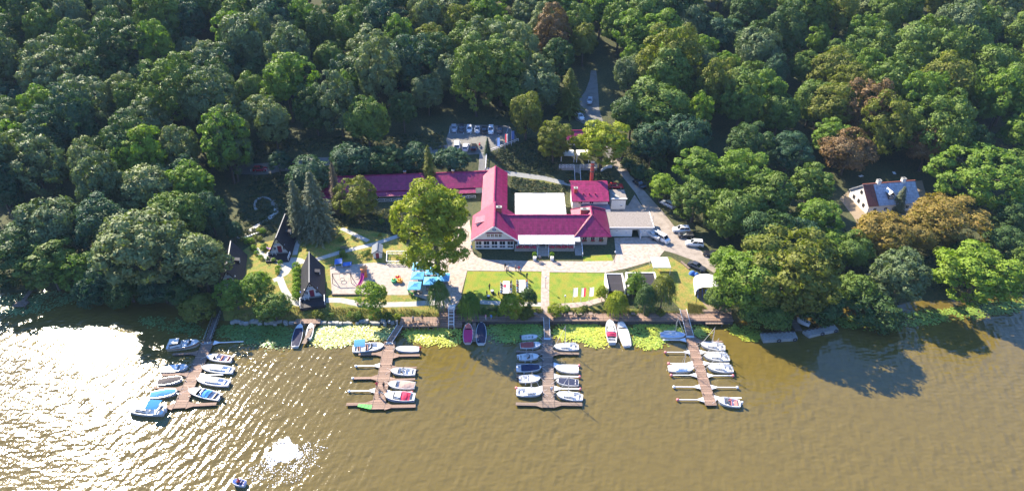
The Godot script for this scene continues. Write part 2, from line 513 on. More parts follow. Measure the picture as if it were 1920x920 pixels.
const CLEAR := [[385, 640], [400, 560], [415, 455], [440, 415], [468, 350], [462, 318], [470, 299], [600, 291], [815, 284], [832, 262], [838, 228], [962, 228], [1000, 248], [1062, 236], [1074, 205], [1096, 168], [1104, 128], [1126, 128], [1132, 190], [1195, 285], [1260, 290], [1560, 292], [1570, 330], [1745, 322], [1775, 350], [1925, 330], [1990, 420], [1990, 680], [1400, 680]]
const LEFTCLEAR := [[-200, 425], [180, 430], [300, 420], [410, 410], [410, 700], [-200, 700]]
func forest():
	R.seed = 77
	var zone = PackedVector2Array(CLEAR.map(func(p): return Vector2(p[0], p[1])))
	var zone2 = PackedVector2Array(LEFTCLEAR.map(func(p): return Vector2(p[0], p[1])))
	var said = {"dark": "dark green rounded", "deep": "deep bluish green", "mid": "mid green leafy", "fresh": "fresh green airy", "bright": "bright green airy", "pale": "pale cream highlighted", "sage": "greyish green", "olive": "olive green", "brown": "brownish withered"}
	var kinds = ["oak0", "oak1", "oak2", "lime0", "lime1", "lime2"]
	var row = 0
	var z = -142.0
	while z > -312.0:
		var step = 11.2 + (-z - 142.0) * 0.012
		row += 1
		var x = -235.0 + (row % 2) * step * 0.5
		while x < 235.0:
			var q = Vector3(x + rf(-3.2, 3.2), 0, z + rf(-3.2, 3.2))
			x += step * 1.12
			q.y = hgt(q.x, q.z)
			var s = UV(q)
			var top = UV(q + Vector3(0, 16, 0))
			if top.x < -90 or top.x > 2010 or top.y < -95: continue
			var bad = false
			for o in [Vector3.ZERO, Vector3(4.0, 0, 0), Vector3(-4.0, 0, 0), Vector3(0, 0, 2.0)]:
				var t = UV(q + o)
				if Geometry2D.is_point_in_polygon(Vector2(t.x, t.y), zone) or Geometry2D.is_point_in_polygon(Vector2(t.x, t.y), zone2): bad = true
			if bad: continue
			# the mix of kinds changes across the hill: bluish and pale to the left, fresher greens to the right
			var east = clampf((top.x - 300.0) / 1300.0, 0.0, 1.0)
			var d = R.randf()
			var tone = "dark"
			if d < 0.15: tone = "deep" if R.randf() > east else "mid"
			elif d < 0.30: tone = "mid"
			elif d < 0.50: tone = "pale" if R.randf() > 0.35 else "sage"
			elif d < 0.64: tone = "sage" if R.randf() > east else "olive"
			elif d < 0.64 + 0.08 + 0.14 * east: tone = "fresh"
			elif d < 0.77 + 0.17 * east: tone = "bright" if R.randf() < 0.6 else "fresh"
			elif d > 0.985 and east > 0.5: tone = "brown"
			var kind = kinds[R.randi() % 6]
			if tone in ["bright", "fresh"]: kind = "locust%d" % (R.randi() % 2)
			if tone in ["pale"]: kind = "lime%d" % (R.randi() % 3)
			var k = rf(0.95, 1.58)
			var zone_said = "above the old jetty" if top.x < 330 else "above the A-frame cabins" if top.x < 640 else "behind the car park" if top.x < 1010 else "beside the forest road" if top.x < 1215 else "behind the roadside grove" if top.x < 1530 else "behind the white house" if top.x < 1770 else "behind the huge dome shaped tree"
			var depth_said = "at the forest edge" if s.y > 235 else "half way up the forest" if s.y > 120 else "high up in the forest"
			var l = "%s %stree %s %s" % [said[tone], "large " if k > 1.42 else "smaller " if k < 1.12 else "", depth_said, zone_said]
			plant("forest_tree", l, "tree", l.replace("tree ", "trees "), kind, tone, q - Vector3(0, 0.1, 0), Vector3(k * rf(0.84, 1.14), k * rf(0.9, 1.25), k * rf(0.84, 1.14)), R.randf() * TAU)
		z -= step * 0.92

# ------------------------------------------------------------------ water
const SPLASH := [530.0, 848.0]
func lake():
	R.seed = 9
	var waves = []
	for i in 26:
		var l = 0.72 * pow(1.07, i) * rf(0.9, 1.1)                   # wavelengths 0.85 to about 4.5 m
		var a = deg_to_rad(62) + rf(-1.05, 1.05)
		var k = TAU / l
		var slope = 0.031 * (1.0 if l < 1.5 else 0.55)
		waves.append([cos(a) * k, sin(a) * k, R.randf() * TAU, slope / k])
	var xs = []; var zs = []
	var x = -126.0
	for q in [-900, -600, -400, -280, -200, -160, -140]: xs.append(float(q))
	while x <= 126.0:
		xs.append(x); x += 0.26
	for q in [140, 160, 200, 280, 400, 600, 900]: xs.append(float(q))
	for q in [-300, -200, -160, -142]: zs.append(float(q))
	var z = -130.0
	while z <= -66.0:
		zs.append(z); z += 0.26
	for q in [-55, -40, -10, 60, 200, 500]: zs.append(float(q))
	var lanes := FastNoiseLite.new()                                 # calmer and rougher lanes of wind
	lanes.seed = 12; lanes.frequency = 0.035; lanes.fractal_octaves = 3
	var c = P(SPLASH[0], SPLASH[1])
	var b := MB.new()
	for zz in zs:
		for xx in xs:
			var y = 0.0; var gx = 0.0; var gz = 0.0
			if absf(xx) < 127 and zz > -131 and zz < -65:
				for w in waves:
					var t = w[0] * xx + w[1] * zz + w[2]
					var ct = cos(t) * w[3]
					y += sin(t) * w[3]
					gx += ct * w[0]; gz += ct * w[1]
				var gust = clampf(0.95 + 0.9 * lanes.get_noise_2d(xx * 0.55, zz * 1.3), 0.4, 1.5)
				y *= gust; gx *= gust; gz *= gust
				var dx = xx - c.x; var dz = zz - c.z
				var r = sqrt(dx * dx + dz * dz)
				if r < 11.0 and r > 0.3:                            # rings running out from the splash
					var kk = TAU / 2.1
					var amp = 0.035 * (1.0 - r / 11.0)
					y += sin(r * kk) * amp
					gx += cos(r * kk) * amp * kk * dx / r; gz += cos(r * kk) * amp * kk * dz / r
			b.v.append(Vector3(xx, y, zz)); b.n.append(Vector3(-gx, 1, -gz).normalized()); b.c.append(Color.WHITE)
	var nx = xs.size()
	for j in zs.size() - 1:
		for i in nx - 1:
			var o = j * nx + i
			b.ix.append_array([o, o + 1, o + nx + 1, o, o + nx + 1, o + nx])
	return struct(b, "water", M.water)

func lilies():
	R.seed = 21
	var pad := MB.new()
	var ring = []
	for i in 9:
		var a = TAU * (0.04 + 0.92 * i / 8.0)
		ring.append(Vector3(cos(a), 0.03 * (i % 2), -sin(a)))
	for i in 8: pad.tri(Vector3(0, 0.0, 0), ring[i], ring[i + 1])
	var pad_mesh = pad.mesh()
	var spots = [
		["grey green lily pads floating round the old jetty under the forest", [[-20, 556], [50, 550], [105, 546], [150, 556], [120, 574], [60, 590], [-20, 590]], 0.14, 1500, [0.16, 0.24, 0.08]],
		["loose green lily pads off the wooded shore left of the truss gangway", [[255, 596], [330, 596], [372, 612], [390, 632], [330, 622], [270, 610]], 0.14, 500, [0.14, 0.22, 0.06]],
		["green lily pads floating between the truss gangway and the dark boat", [[408, 612], [470, 610], [545, 610], [548, 652], [500, 650], [440, 640], [404, 628]], 0.14, 2300, [0.12, 0.20, 0.04]],
		["pale yellow lily pads below the grassy bank", [[590, 612], [640, 608], [735, 612], [728, 640], [690, 634], [655, 645], [620, 652], [585, 648]], 0.15, 2600, [0.50, 0.47, 0.13]],
		["yellow green lily pads beside the wooden sun deck", [[762, 616], [860, 614], [872, 640], [838, 648], [792, 646], [755, 634]], 0.15, 1500, [0.46, 0.45, 0.06]],
		["green lily pads floating along the quay wall", [[912, 608], [1020, 606], [1018, 634], [985, 644], [940, 640], [914, 636]], 0.14, 2000, [0.24, 0.32, 0.05]],
		["bright yellow green lily pads beside the middle gangway", [[1036, 610], [1136, 608], [1138, 640], [1122, 652], [1090, 640], [1060, 636], [1036, 628]], 0.15, 2300, [0.44, 0.45, 0.05]],
		["lily pads between the two moored white boats and the sailing dock", [[1178, 610], [1276, 608], [1290, 622], [1240, 640], [1242, 650], [1208, 656], [1180, 648]], 0.15, 1900, [0.34, 0.38, 0.05]],
		["round patch of yellow lily pads by the sailing dock gangway", [[1303, 612], [1322, 612], [1330, 622], [1318, 631], [1304, 628]], 0.15, 260, [0.34, 0.36, 0.05]],
		["lily pads between the wooden platform and the concrete pontoons", [[1362, 616], [1392, 610], [1420, 618], [1428, 634], [1412, 640], [1382, 630]], 0.16, 520, [0.34, 0.34, 0.04]],
		["lily pads spreading under the trees along the wooded bank", [[1560, 596], [1640, 590], [1760, 584], [1860, 566], [1925, 556], [1925, 582], [1840, 594], [1760, 606], [1690, 612], [1620, 616], [1570, 610]], 0.16, 2600, [0.24, 0.30, 0.05]],
	]
	var f := FastNoiseLite.new()
	f.seed = 5; f.frequency = 0.16
	for s in spots:
		var poly = smooth_poly(PackedVector2Array(s[1].map(func(p): return Vector2(P(p[0], p[1]).x, P(p[0], p[1]).z))), 1)
		var lo = poly[0]; var hi = poly[0]
		for p in poly:
			lo = lo.min(p); hi = hi.max(p)
		var put = []
		var tries = 0
		while put.size() < s[3] and tries < s[3] * 12:
			tries += 1
			var p = Vector2(rf(lo.x, hi.x), rf(lo.y, hi.y))
			if not Geometry2D.is_point_in_polygon(p, poly): continue
			if f.get_noise_2d(p.x, p.y) < rf(-0.55, 0.05): continue
			if hgt(p.x, p.y) > -0.1: continue
			put.append(p + Vector2(R.randfn(0.0, 0.55), R.randfn(0.0, 0.45)))
		var mm := MultiMesh.new()
		mm.transform_format = MultiMesh.TRANSFORM_3D; mm.use_colors = true; mm.mesh = pad_mesh
		mm.instance_count = put.size()
		for i in put.size():
			var r = s[2] * rf(0.7, 1.7)
			var t = Basis(Vector3.UP, R.randf() * TAU).scaled(Vector3(r, 1.0 * r, r))
			t = Basis(Vector3(rf(-1, 1), 0, rf(-1, 1)).normalized(), rf(0, 0.3)) * t
			mm.set_instance_transform(i, Transform3D(t, Vector3(put[i].x, 0.05 + rf(0, 0.13), put[i].y)))
			var k = rf(0.65, 1.3)
			var g = rf(0.0, 1.0) * (0.35 if f.get_noise_2d(put[i].x * 0.5 + 40, put[i].y * 0.5) > 0 else 0.8)
			mm.set_instance_color(i, Color(s[4][0] * k * (1.0 - 0.5 * g), s[4][1] * k * (1.0 - 0.15 * g), s[4][2] * k))
		var o := MultiMeshInstance3D.new()
		o.name = numbered("lily_pads"); o.multimesh = mm; o.material_override = M.pad
		add_child(o)
		tag(o, s[0], "water lilies")
		o.set_meta("kind", "stuff")

func scatter_stuff(called, label, category, mesh, m, polys, count, lo_s, hi_s, cols, sink := 0.0):
	var put = []
	for poly in polys:
		var g = ground_poly(poly)
		var lo = g[0]; var hi = g[0]
		for p in g:
			lo = lo.min(p); hi = hi.max(p)
		var n = 0
		for i in count * 8:
			if n >= count: break
			var p = Vector2(rf(lo.x, hi.x), rf(lo.y, hi.y))
			if Geometry2D.is_point_in_polygon(p, g):
				put.append(p); n += 1
	var mm := MultiMesh.new()
	mm.transform_format = MultiMesh.TRANSFORM_3D; mm.use_colors = true; mm.mesh = mesh
	mm.instance_count = put.size()
	for i in put.size():
		var s = rf(lo_s, hi_s)
		mm.set_instance_transform(i, Transform3D(Basis(Vector3.UP, R.randf() * TAU).scaled(Vector3(s, s * rf(0.7, 1.3), s)), Vector3(put[i].x, hgt(put[i].x, put[i].y) - sink, put[i].y)))
		mm.set_instance_color(i, cols[R.randi() % cols.size()] * tintv(0.2))
	var o := MultiMeshInstance3D.new()
	o.name = numbered(called); o.multimesh = mm; o.material_override = m
	add_child(o)
	tag(o, label, category)
	o.set_meta("kind", "stuff")

# ------------------------------------------------------------------ materials
func make_materials():
	var patches = noise_tex(3, 0.012, [[0.0, 0.62, 0.66, 0.55], [0.45, 0.9, 0.92, 0.85], [1.0, 1.0, 1.0, 1.0]], 512, 3)
	var dry = noise_tex(13, 0.014, [[0.0, 0.38, 0.66, 0.35], [0.4, 0.75, 0.92, 0.6], [0.62, 1.0, 0.92, 0.8], [1.0, 1.0, 0.80, 0.75]], 512, 4)
	var speck = noise_tex(5, 0.05, [[0.0, 0.55, 0.55, 0.55], [0.5, 0.85, 0.85, 0.85], [1.0, 1.0, 1.0, 1.0]], 512, 5)
	grained(mat("ground", Color(1, 1, 1), 0.95), noise_tex(6, 0.06, [[0.0, 0.022, 0.030, 0.012], [0.4, 0.048, 0.060, 0.018], [0.7, 0.080, 0.076, 0.026], [1.0, 0.125, 0.100, 0.045]], 512, 5), 0.045, patches, 0.021, 5.0)
	grained(mat("garden_grass", Color(1, 1, 1), 0.95), noise_tex(7, 0.06, [[0.0, 0.12, 0.13, 0.025], [0.45, 0.22, 0.205, 0.042], [0.75, 0.30, 0.24, 0.065], [1.0, 0.36, 0.27, 0.10]], 512, 5), 0.06, dry, 0.05, 4.0)
	grained(mat("lawn", Color(1, 1, 1), 0.95), noise_tex(8, 0.09, [[0.0, 0.10, 0.16, 0.012], [0.5, 0.235, 0.255, 0.022], [1.0, 0.36, 0.32, 0.07]], 512, 5), 0.08, dry, 0.045, 3.0)
	grained(mat("bank_grass", Color(1, 1, 1), 0.95), noise_tex(9, 0.07, [[0.0, 0.07, 0.09, 0.02], [0.5, 0.17, 0.16, 0.035], [1.0, 0.30, 0.22, 0.07]], 512, 5), 0.2, dry, 0.06, 4.0)
	grained(mat("paver", Color(0.58, 0.475, 0.40), 0.85), paver_tex(), 0.2, speck, 0.035)
	grained(mat("flagstone", Color(0.56, 0.52, 0.49), 0.85), speck, 0.25, patches, 0.06)
	grained(mat("sand", Color(0.56, 0.475, 0.40), 0.95), speck, 0.2, noise_tex(17, 0.03, [[0.0, 0.6, 0.6, 0.62], [0.5, 0.85, 0.84, 0.83], [1.0, 1, 1, 1]], 512, 4), 0.05)
	grained(mat("earth", Color(0.36, 0.27, 0.19), 0.95), speck, 0.2, patches, 0.06)
	grained(mat("asphalt", Color(0.23, 0.215, 0.205), 0.9), speck, 0.22, patches, 0.05)
	grained(mat("roadway", Color(0.42, 0.355, 0.30), 0.92), speck, 0.18, noise_tex(18, 0.02, [[0.0, 0.62, 0.6, 0.58], [0.5, 0.85, 0.85, 0.84], [1.0, 1, 1, 1]], 512, 4), 0.04)
	grained(mat("concrete", Color(0.42, 0.40, 0.39), 0.85), speck, 0.3, patches, 0.2)
	grained(mat("flat_roof", Color(0.33, 0.29, 0.26), 0.9), speck, 0.3, noise_tex(19, 0.04, [[0.0, 0.55, 0.52, 0.5], [0.55, 0.9, 0.9, 0.9], [1.0, 1, 1, 1]], 512, 4), 0.09)  # grey brown with coarse darker mottling multiplied over it
	grained(mat("tile_roof", Color(0.40, 0.018, 0.115), 0.40), tile_tex(), 0.22, noise_tex(23, 0.02, [[0.0, 0.55, 0.5, 0.5], [0.45, 0.85, 0.85, 0.85], [1.0, 1, 1, 1]], 512, 5), 0.07, 4.0)
	grained(mat("slate", Color(0.036, 0.035, 0.050), 0.6), tile_tex(), 0.25, speck, 0.06, 2.0)
	grained(mat("grey_roof", Color(0.54, 0.57, 0.64), 0.5), tile_tex(), 0.2, speck, 0.05, 1.0)
	grained(mat("old_tiles", Color(0.30, 0.085, 0.055), 0.8), tile_tex(), 0.6, speck, 0.2, 2.5)
	grained(mat("plank", Color(0.40, 0.30, 0.235), 0.8), plank_tex(), 0.5, speck, 0.11, 1.0)
	grained(mat("deck_plank", Color(0.47, 0.315, 0.235), 0.8), plank_tex(), 0.5, speck, 0.11, 1.0)
	grained(mat("old_wood", Color(0.20, 0.165, 0.145), 0.85), plank_tex(), 0.5, speck, 0.2, 1.0)
	grained(mat("plaster", Color(0.78, 0.76, 0.73), 0.85), noise_tex(31, 0.03, [[0.0, 0.82, 0.81, 0.78], [0.5, 0.95, 0.95, 0.94], [1.0, 1, 1, 1]], 512, 4), 0.2)
	grained(mat("stone_wall", Color(0.55, 0.47, 0.41), 0.9), noise_tex(32, 0.05, [[0.0, 0.4, 0.36, 0.34], [0.3, 0.8, 0.78, 0.74], [1.0, 1, 1, 1]], 512, 3, true), 0.6)
	grained(mat("dark_board", Color(0.045, 0.036, 0.046), 0.7), plank_tex(), 0.4, speck, 0.1, 1.0)
	grained(mat("bark", Color(0.13, 0.10, 0.08), 0.95), speck, 0.7)
	grained(mat("pale_bark", Color(0.42, 0.38, 0.35), 0.9), speck, 0.7)
	mat("white_paint", Color(0.80, 0.79, 0.78), 0.45)
	grained(mat("awning", Color(0.76, 0.75, 0.73), 0.7), noise_tex(44, 0.02, [[0.0, 0.72, 0.71, 0.69], [0.4, 0.93, 0.93, 0.92], [1.0, 1, 1, 1]], 512, 4), 0.12)
	mat("gelcoat", Color(0.79, 0.79, 0.78), 0.22)
	mat("cream_gelcoat", Color(0.70, 0.62, 0.48), 0.25)
	mat("black_rubber", Color(0.03, 0.03, 0.035), 0.7)
	mat("dark_metal", Color(0.10, 0.105, 0.12), 0.45, 0.6)
	mat("steel", Color(0.55, 0.56, 0.58), 0.35, 0.9)
	mat("maroon", Color(0.22, 0.02, 0.05), 0.5)
	mat("red_brick", Color(0.36, 0.10, 0.07), 0.9)
	mat("rust_red", Color(0.42, 0.085, 0.05), 0.6)
	mat("cloth", Color(1, 1, 1), 0.85)
	mat("paint", Color(1, 1, 1), 0.4)
	mat("skin_and_cloth", Color(1, 1, 1), 0.8)
	mat("flowers", Color(1, 1, 1), 0.8)
	mat("grass_blade", Color(1, 1, 1), 0.8)
	M.grass_blade.backlight_enabled = true; M.grass_blade.backlight = Color(0.5, 0.55, 0.2)
	mat("foam", Color(0.86, 0.87, 0.88), 0.5)
	var w = mat("window_glass", Color(0.02, 0.025, 0.032), 0.06)
	w.metallic_specular = 0.7
	var gl = mat("boat_glass", Color(0.05, 0.06, 0.07), 0.08)
	gl.metallic_specular = 0.6
	var c = mat("canvas", Color(1, 1, 1), 0.8)
	c.backlight_enabled = true; c.backlight = Color(1.0, 1.0, 1.0)
	mat("pad", Color(1, 1, 1), 0.38)
	var q = mat("water", Color(0.132, 0.097, 0.022), 0.12)
	q.clearcoat_enabled = true; q.clearcoat = 0.45; q.clearcoat_roughness = 0.03
	q.metallic_specular = 0.4
	var fine := FastNoiseLite.new()
	fine.seed = 8; fine.frequency = 0.03; fine.fractal_octaves = 3; fine.noise_type = FastNoiseLite.TYPE_SIMPLEX_SMOOTH
	var nt := NoiseTexture2D.new()
	nt.width = 1024; nt.height = 1024; nt.seamless = true; nt.as_normal_map = true; nt.bump_strength = 5.0; nt.noise = fine
	q.normal_enabled = true; q.normal_texture = nt; q.normal_scale = 0.26
	q.uv1_triplanar = true; q.uv1_world_triplanar = true; q.uv1_scale = Vector3(0.052, 0.08, 0.088)
	q.albedo_texture = noise_tex(41, 0.012, [[0.0, 0.80, 0.80, 0.82], [0.5, 0.92, 0.92, 0.92], [1.0, 1, 1, 1]], 512, 4)

func paver_tex() -> ImageTexture:                                   # small rectangular setts with thin joints
	var n := 256
	var im := Image.create(n, n, false, Image.FORMAT_RGB8)
	R.seed = 61
	im.fill(Color(0.74, 0.72, 0.70))
	for r in 16:
		var off = 8 if r % 2 else 0
		for k in range(-1, 9):
			var t = rf(0.90, 1.0)
			var cc = Color(t, t * rf(0.97, 1.0), t * rf(0.94, 1.0))
			im.fill_rect(Rect2i(k * 32 + off * 2 + 1, r * 16 + 1, 30, 14), cc)
	return ImageTexture.create_from_image(im)
func tile_tex() -> ImageTexture:                                    # courses of roof tiles
	var n := 256
	var im := Image.create(n, n, false, Image.FORMAT_RGB8)
	R.seed = 62
	for r in 8:
		for k in 10:
			var t = rf(0.80, 1.0)
			for y in 32:
				var e = 0.72 if y > 28 else 1.0
				im.fill_rect(Rect2i(k * 26, r * 32 + y, 26, 1), Color(t * e, t * e, t * e))
			im.fill_rect(Rect2i(k * 26, r * 32, 2, 32), Color(t * 0.8, t * 0.8, t * 0.8))
	return ImageTexture.create_from_image(im)
func plank_tex() -> ImageTexture:                                   # boards with dark joints
	var n := 256
	var im := Image.create(n, n, false, Image.FORMAT_RGB8)
	R.seed = 63
	for r in 16:
		var t = rf(0.74, 1.0)
		for y in 16:
			for x in 32:
				var g = t * rf(0.93, 1.0)
				var e = 0.5 if y == 0 else 1.0
				im.fill_rect(Rect2i(x * 8, r * 16 + y, 8, 1), Color(g * e, g * e * 0.98, g * e * 0.96))
	return ImageTexture.create_from_image(im)

func light_and_camera():
	var cam := Camera3D.new()
	cam.name = "camera"
	add_child(cam)
	cam.position = Vector3(0, EYE, 0)
	cam.rotation_degrees = Vector3(-PITCH, 0, 0)
	cam.fov = rad_to_deg(2.0 * atan(460.0 / FPX))
	cam.far = 3000.0; cam.near = 0.5
	cam.current = true
	var sky := ProceduralSkyMaterial.new()
	sky.sky_top_color = lin(0.12, 0.29, 0.76)
	sky.sky_horizon_color = lin(0.44, 0.60, 0.88)
	sky.sky_curve = 0.16
	sky.ground_bottom_color = lin(0.10, 0.11, 0.09); sky.ground_horizon_color = lin(0.45, 0.5, 0.55)
	sky.sun_angle_max = 12.0
	var e := Environment.new()
	e.background_mode = Environment.BG_SKY
	e.sky = Sky.new()
	e.sky.sky_material = sky
	e.background_energy_multiplier = 0.58
	e.tonemap_mode = Environment.TONE_MAPPER_LINEAR
	e.tonemap_exposure = 2.95
	e.fog_enabled = true; e.fog_density = 0.00008; e.fog_light_color = lin(0.5, 0.72, 1.0)
	e.sdfgi_enabled = true; e.ssao_enabled = true; e.ssil_enabled = true
	var we := WorldEnvironment.new()
	we.environment = e
	add_child(we)
	var sun := DirectionalLight3D.new()
	sun.name = "sun"
	add_child(sun)
	sun.rotation_degrees = Vector3(-37.0, 180.0 + 41.0, 0)            # high behind the forest, to the left
	sun.light_color = Color(1.0, 0.95, 0.86)
	sun.light_energy = 1.6
	sun.light_angular_distance = 0.5
	sun.shadow_enabled = true

func grounds():
	struct(terrain_mesh(), "terrain", M.ground)
	lake()
	area("garden_grass", [[415, 600], [430, 520], [455, 460], [520, 450], [560, 430], [620, 420], [745, 440], [770, 470], [770, 560], [850, 590], [860, 600], [430, 604]], M.garden_grass, 0.02, true)
	area("bank_grass", [[840, 566], [1020, 572], [1020, 597], [862, 597]], M.bank_grass, 0.012)
	area("bank_grass", [[1029, 572], [1135, 575], [1280, 585], [1285, 596], [1029, 596]], M.bank_grass, 0.012)
	area("meadow", [[1236, 490], [1255, 480], [1300, 508], [1310, 530], [1370, 590], [1370, 597], [1290, 597], [1262, 565], [1250, 545], [1170, 512], [1210, 498]], M.garden_grass, 0.016)
	area("rough_grass", [[958, 330], [1010, 336], [1062, 346], [1060, 364], [962, 364]], M.bank_grass, 0.010)
	area("plaza", [[850, 556], [838, 520], [838, 480], [846, 452], [860, 425], [880, 412], [884, 440], [884, 462], [888, 476], [897, 483], [915, 487], [985, 489], [1095, 490], [1150, 489], [1155, 478], [1152, 446], [1222, 444], [1246, 470], [1238, 480], [1224, 489], [1175, 503], [1135, 511], [1030, 510], [1016, 508.5], [876, 507.5], [866, 545], [864, 562]], M.paver, 0.04)
	area("lawn", [[876.5, 508.5], [1016, 509.5], [1017.5, 566], [900, 566], [868, 550]], M.lawn, 0.028)
	area("lawn", [[1030, 511], [1134, 512], [1134, 555], [1120, 563], [1080, 568], [1029, 569]], M.lawn, 0.028)
	area("lawn", [[1093, 481], [1146, 477], [1150, 489], [1094, 490]], M.lawn, 0.028)
	path("walkway", [[1023, 508.5], [1022, 545], [1022, 596]], 1.9, M.paver, 0.047)
	path("footpath", [[1028, 574], [1060, 573], [1100, 570], [1132, 560]], 1.5, M.paver, 0.036)
	path("footpath", [[900, 566], [950, 569], [990, 570], [1018, 571]], 1.3, M.flagstone, 0.036)
	area("playground_sand", [[618, 500], [700, 492], [760, 497], [772, 498], [766, 553], [622, 553]], M.sand, 0.034)
	area("terrace_sand", [[766, 498], [800, 480], [842, 470], [840, 520], [852, 556], [866, 562], [840, 590], [800, 560], [766, 553]], M.sand, 0.030, true)
	path("footpath", [[500, 408], [516, 400], [516, 385], [512, 375]], 1.2, M.flagstone, 0.024)
	path("footpath", [[445, 446], [470, 430], [500, 412], [516, 402]], 1.2, M.flagstone, 0.028)
	area("forecourt", [[503, 482], [553, 482], [572, 486], [566, 495], [548, 500], [540, 515], [526, 520], [520, 508], [530, 495]], M.flagstone, 0.033, true)
	path("footpath", [[478, 466], [492, 478], [512, 487], [535, 498]], 1.4, M.flagstone, 0.029)
	path("footpath", [[512, 526], [524, 520], [536, 505]], 1.4, M.flagstone, 0.037)
	path("footpath", [[523, 519], [531, 540], [546, 562], [566, 570], [600, 564], [640, 563], [690, 572], [770, 570], [830, 566]], 1.6, M.flagstone, 0.041)
	path("footpath", [[553, 488], [580, 490], [640, 472], [700, 458], [742, 444], [775, 436]], 1.5, M.flagstone, 0.045)
	path("footpath", [[640, 428], [665, 440], [690, 452]], 1.3, M.flagstone, 0.049)
	path("footpath", [[552, 478], [556, 462], [560, 445]], 1.2, M.flagstone, 0.053)
	area("road", [[1143, 300], [1150, 292], [1162, 296], [1180, 325], [1212, 362], [1242, 395], [1268, 428], [1305, 462], [1348, 498], [1340, 512], [1300, 488], [1262, 474], [1246, 470], [1223, 444], [1222, 425], [1213, 398], [1192, 362], [1165, 328]], M.roadway, 0.035)
	area("yard", [[1140, 396], [1146, 380], [1178, 385], [1190, 365], [1213, 398], [1215, 402], [1142, 402]], M.roadway, 0.028)
	area("road", [[1080, 225], [1072, 205], [1098, 170], [1106, 148], [1108, 132], [1118, 132], [1121, 160], [1124, 205], [1150, 290], [1143, 300], [1110, 240]], M.asphalt, 0.02)
	area("parking_lot", [[836, 262], [846, 232], [955, 236], [972, 262], [916, 287], [880, 290], [842, 284]], M.asphalt, 0.024)
	path("service_road", [[440, 318], [500, 316], [600, 306], [720, 300], [840, 280]], 4.5, M.asphalt, 0.02)
	path("slope_path", [[912, 318], [960, 326], [1020, 334], [1072, 346]], 1.7, M.concrete, 0.02)
	path("shore_track", [[1380, 560], [1460, 548], [1560, 528], [1660, 518], [1760, 512], [1850, 505], [1990, 490]], 3.2, M.roadway, 0.02)
	area("house_yard", [[1575, 372], [1600, 350], [1730, 338], [1750, 400], [1740, 440], [1620, 440], [1600, 405]], M.earth, 0.014)
	area("slip", [[1300, 545], [1345, 545], [1372, 580], [1372, 597], [1335, 590]], M.earth, 0.022)

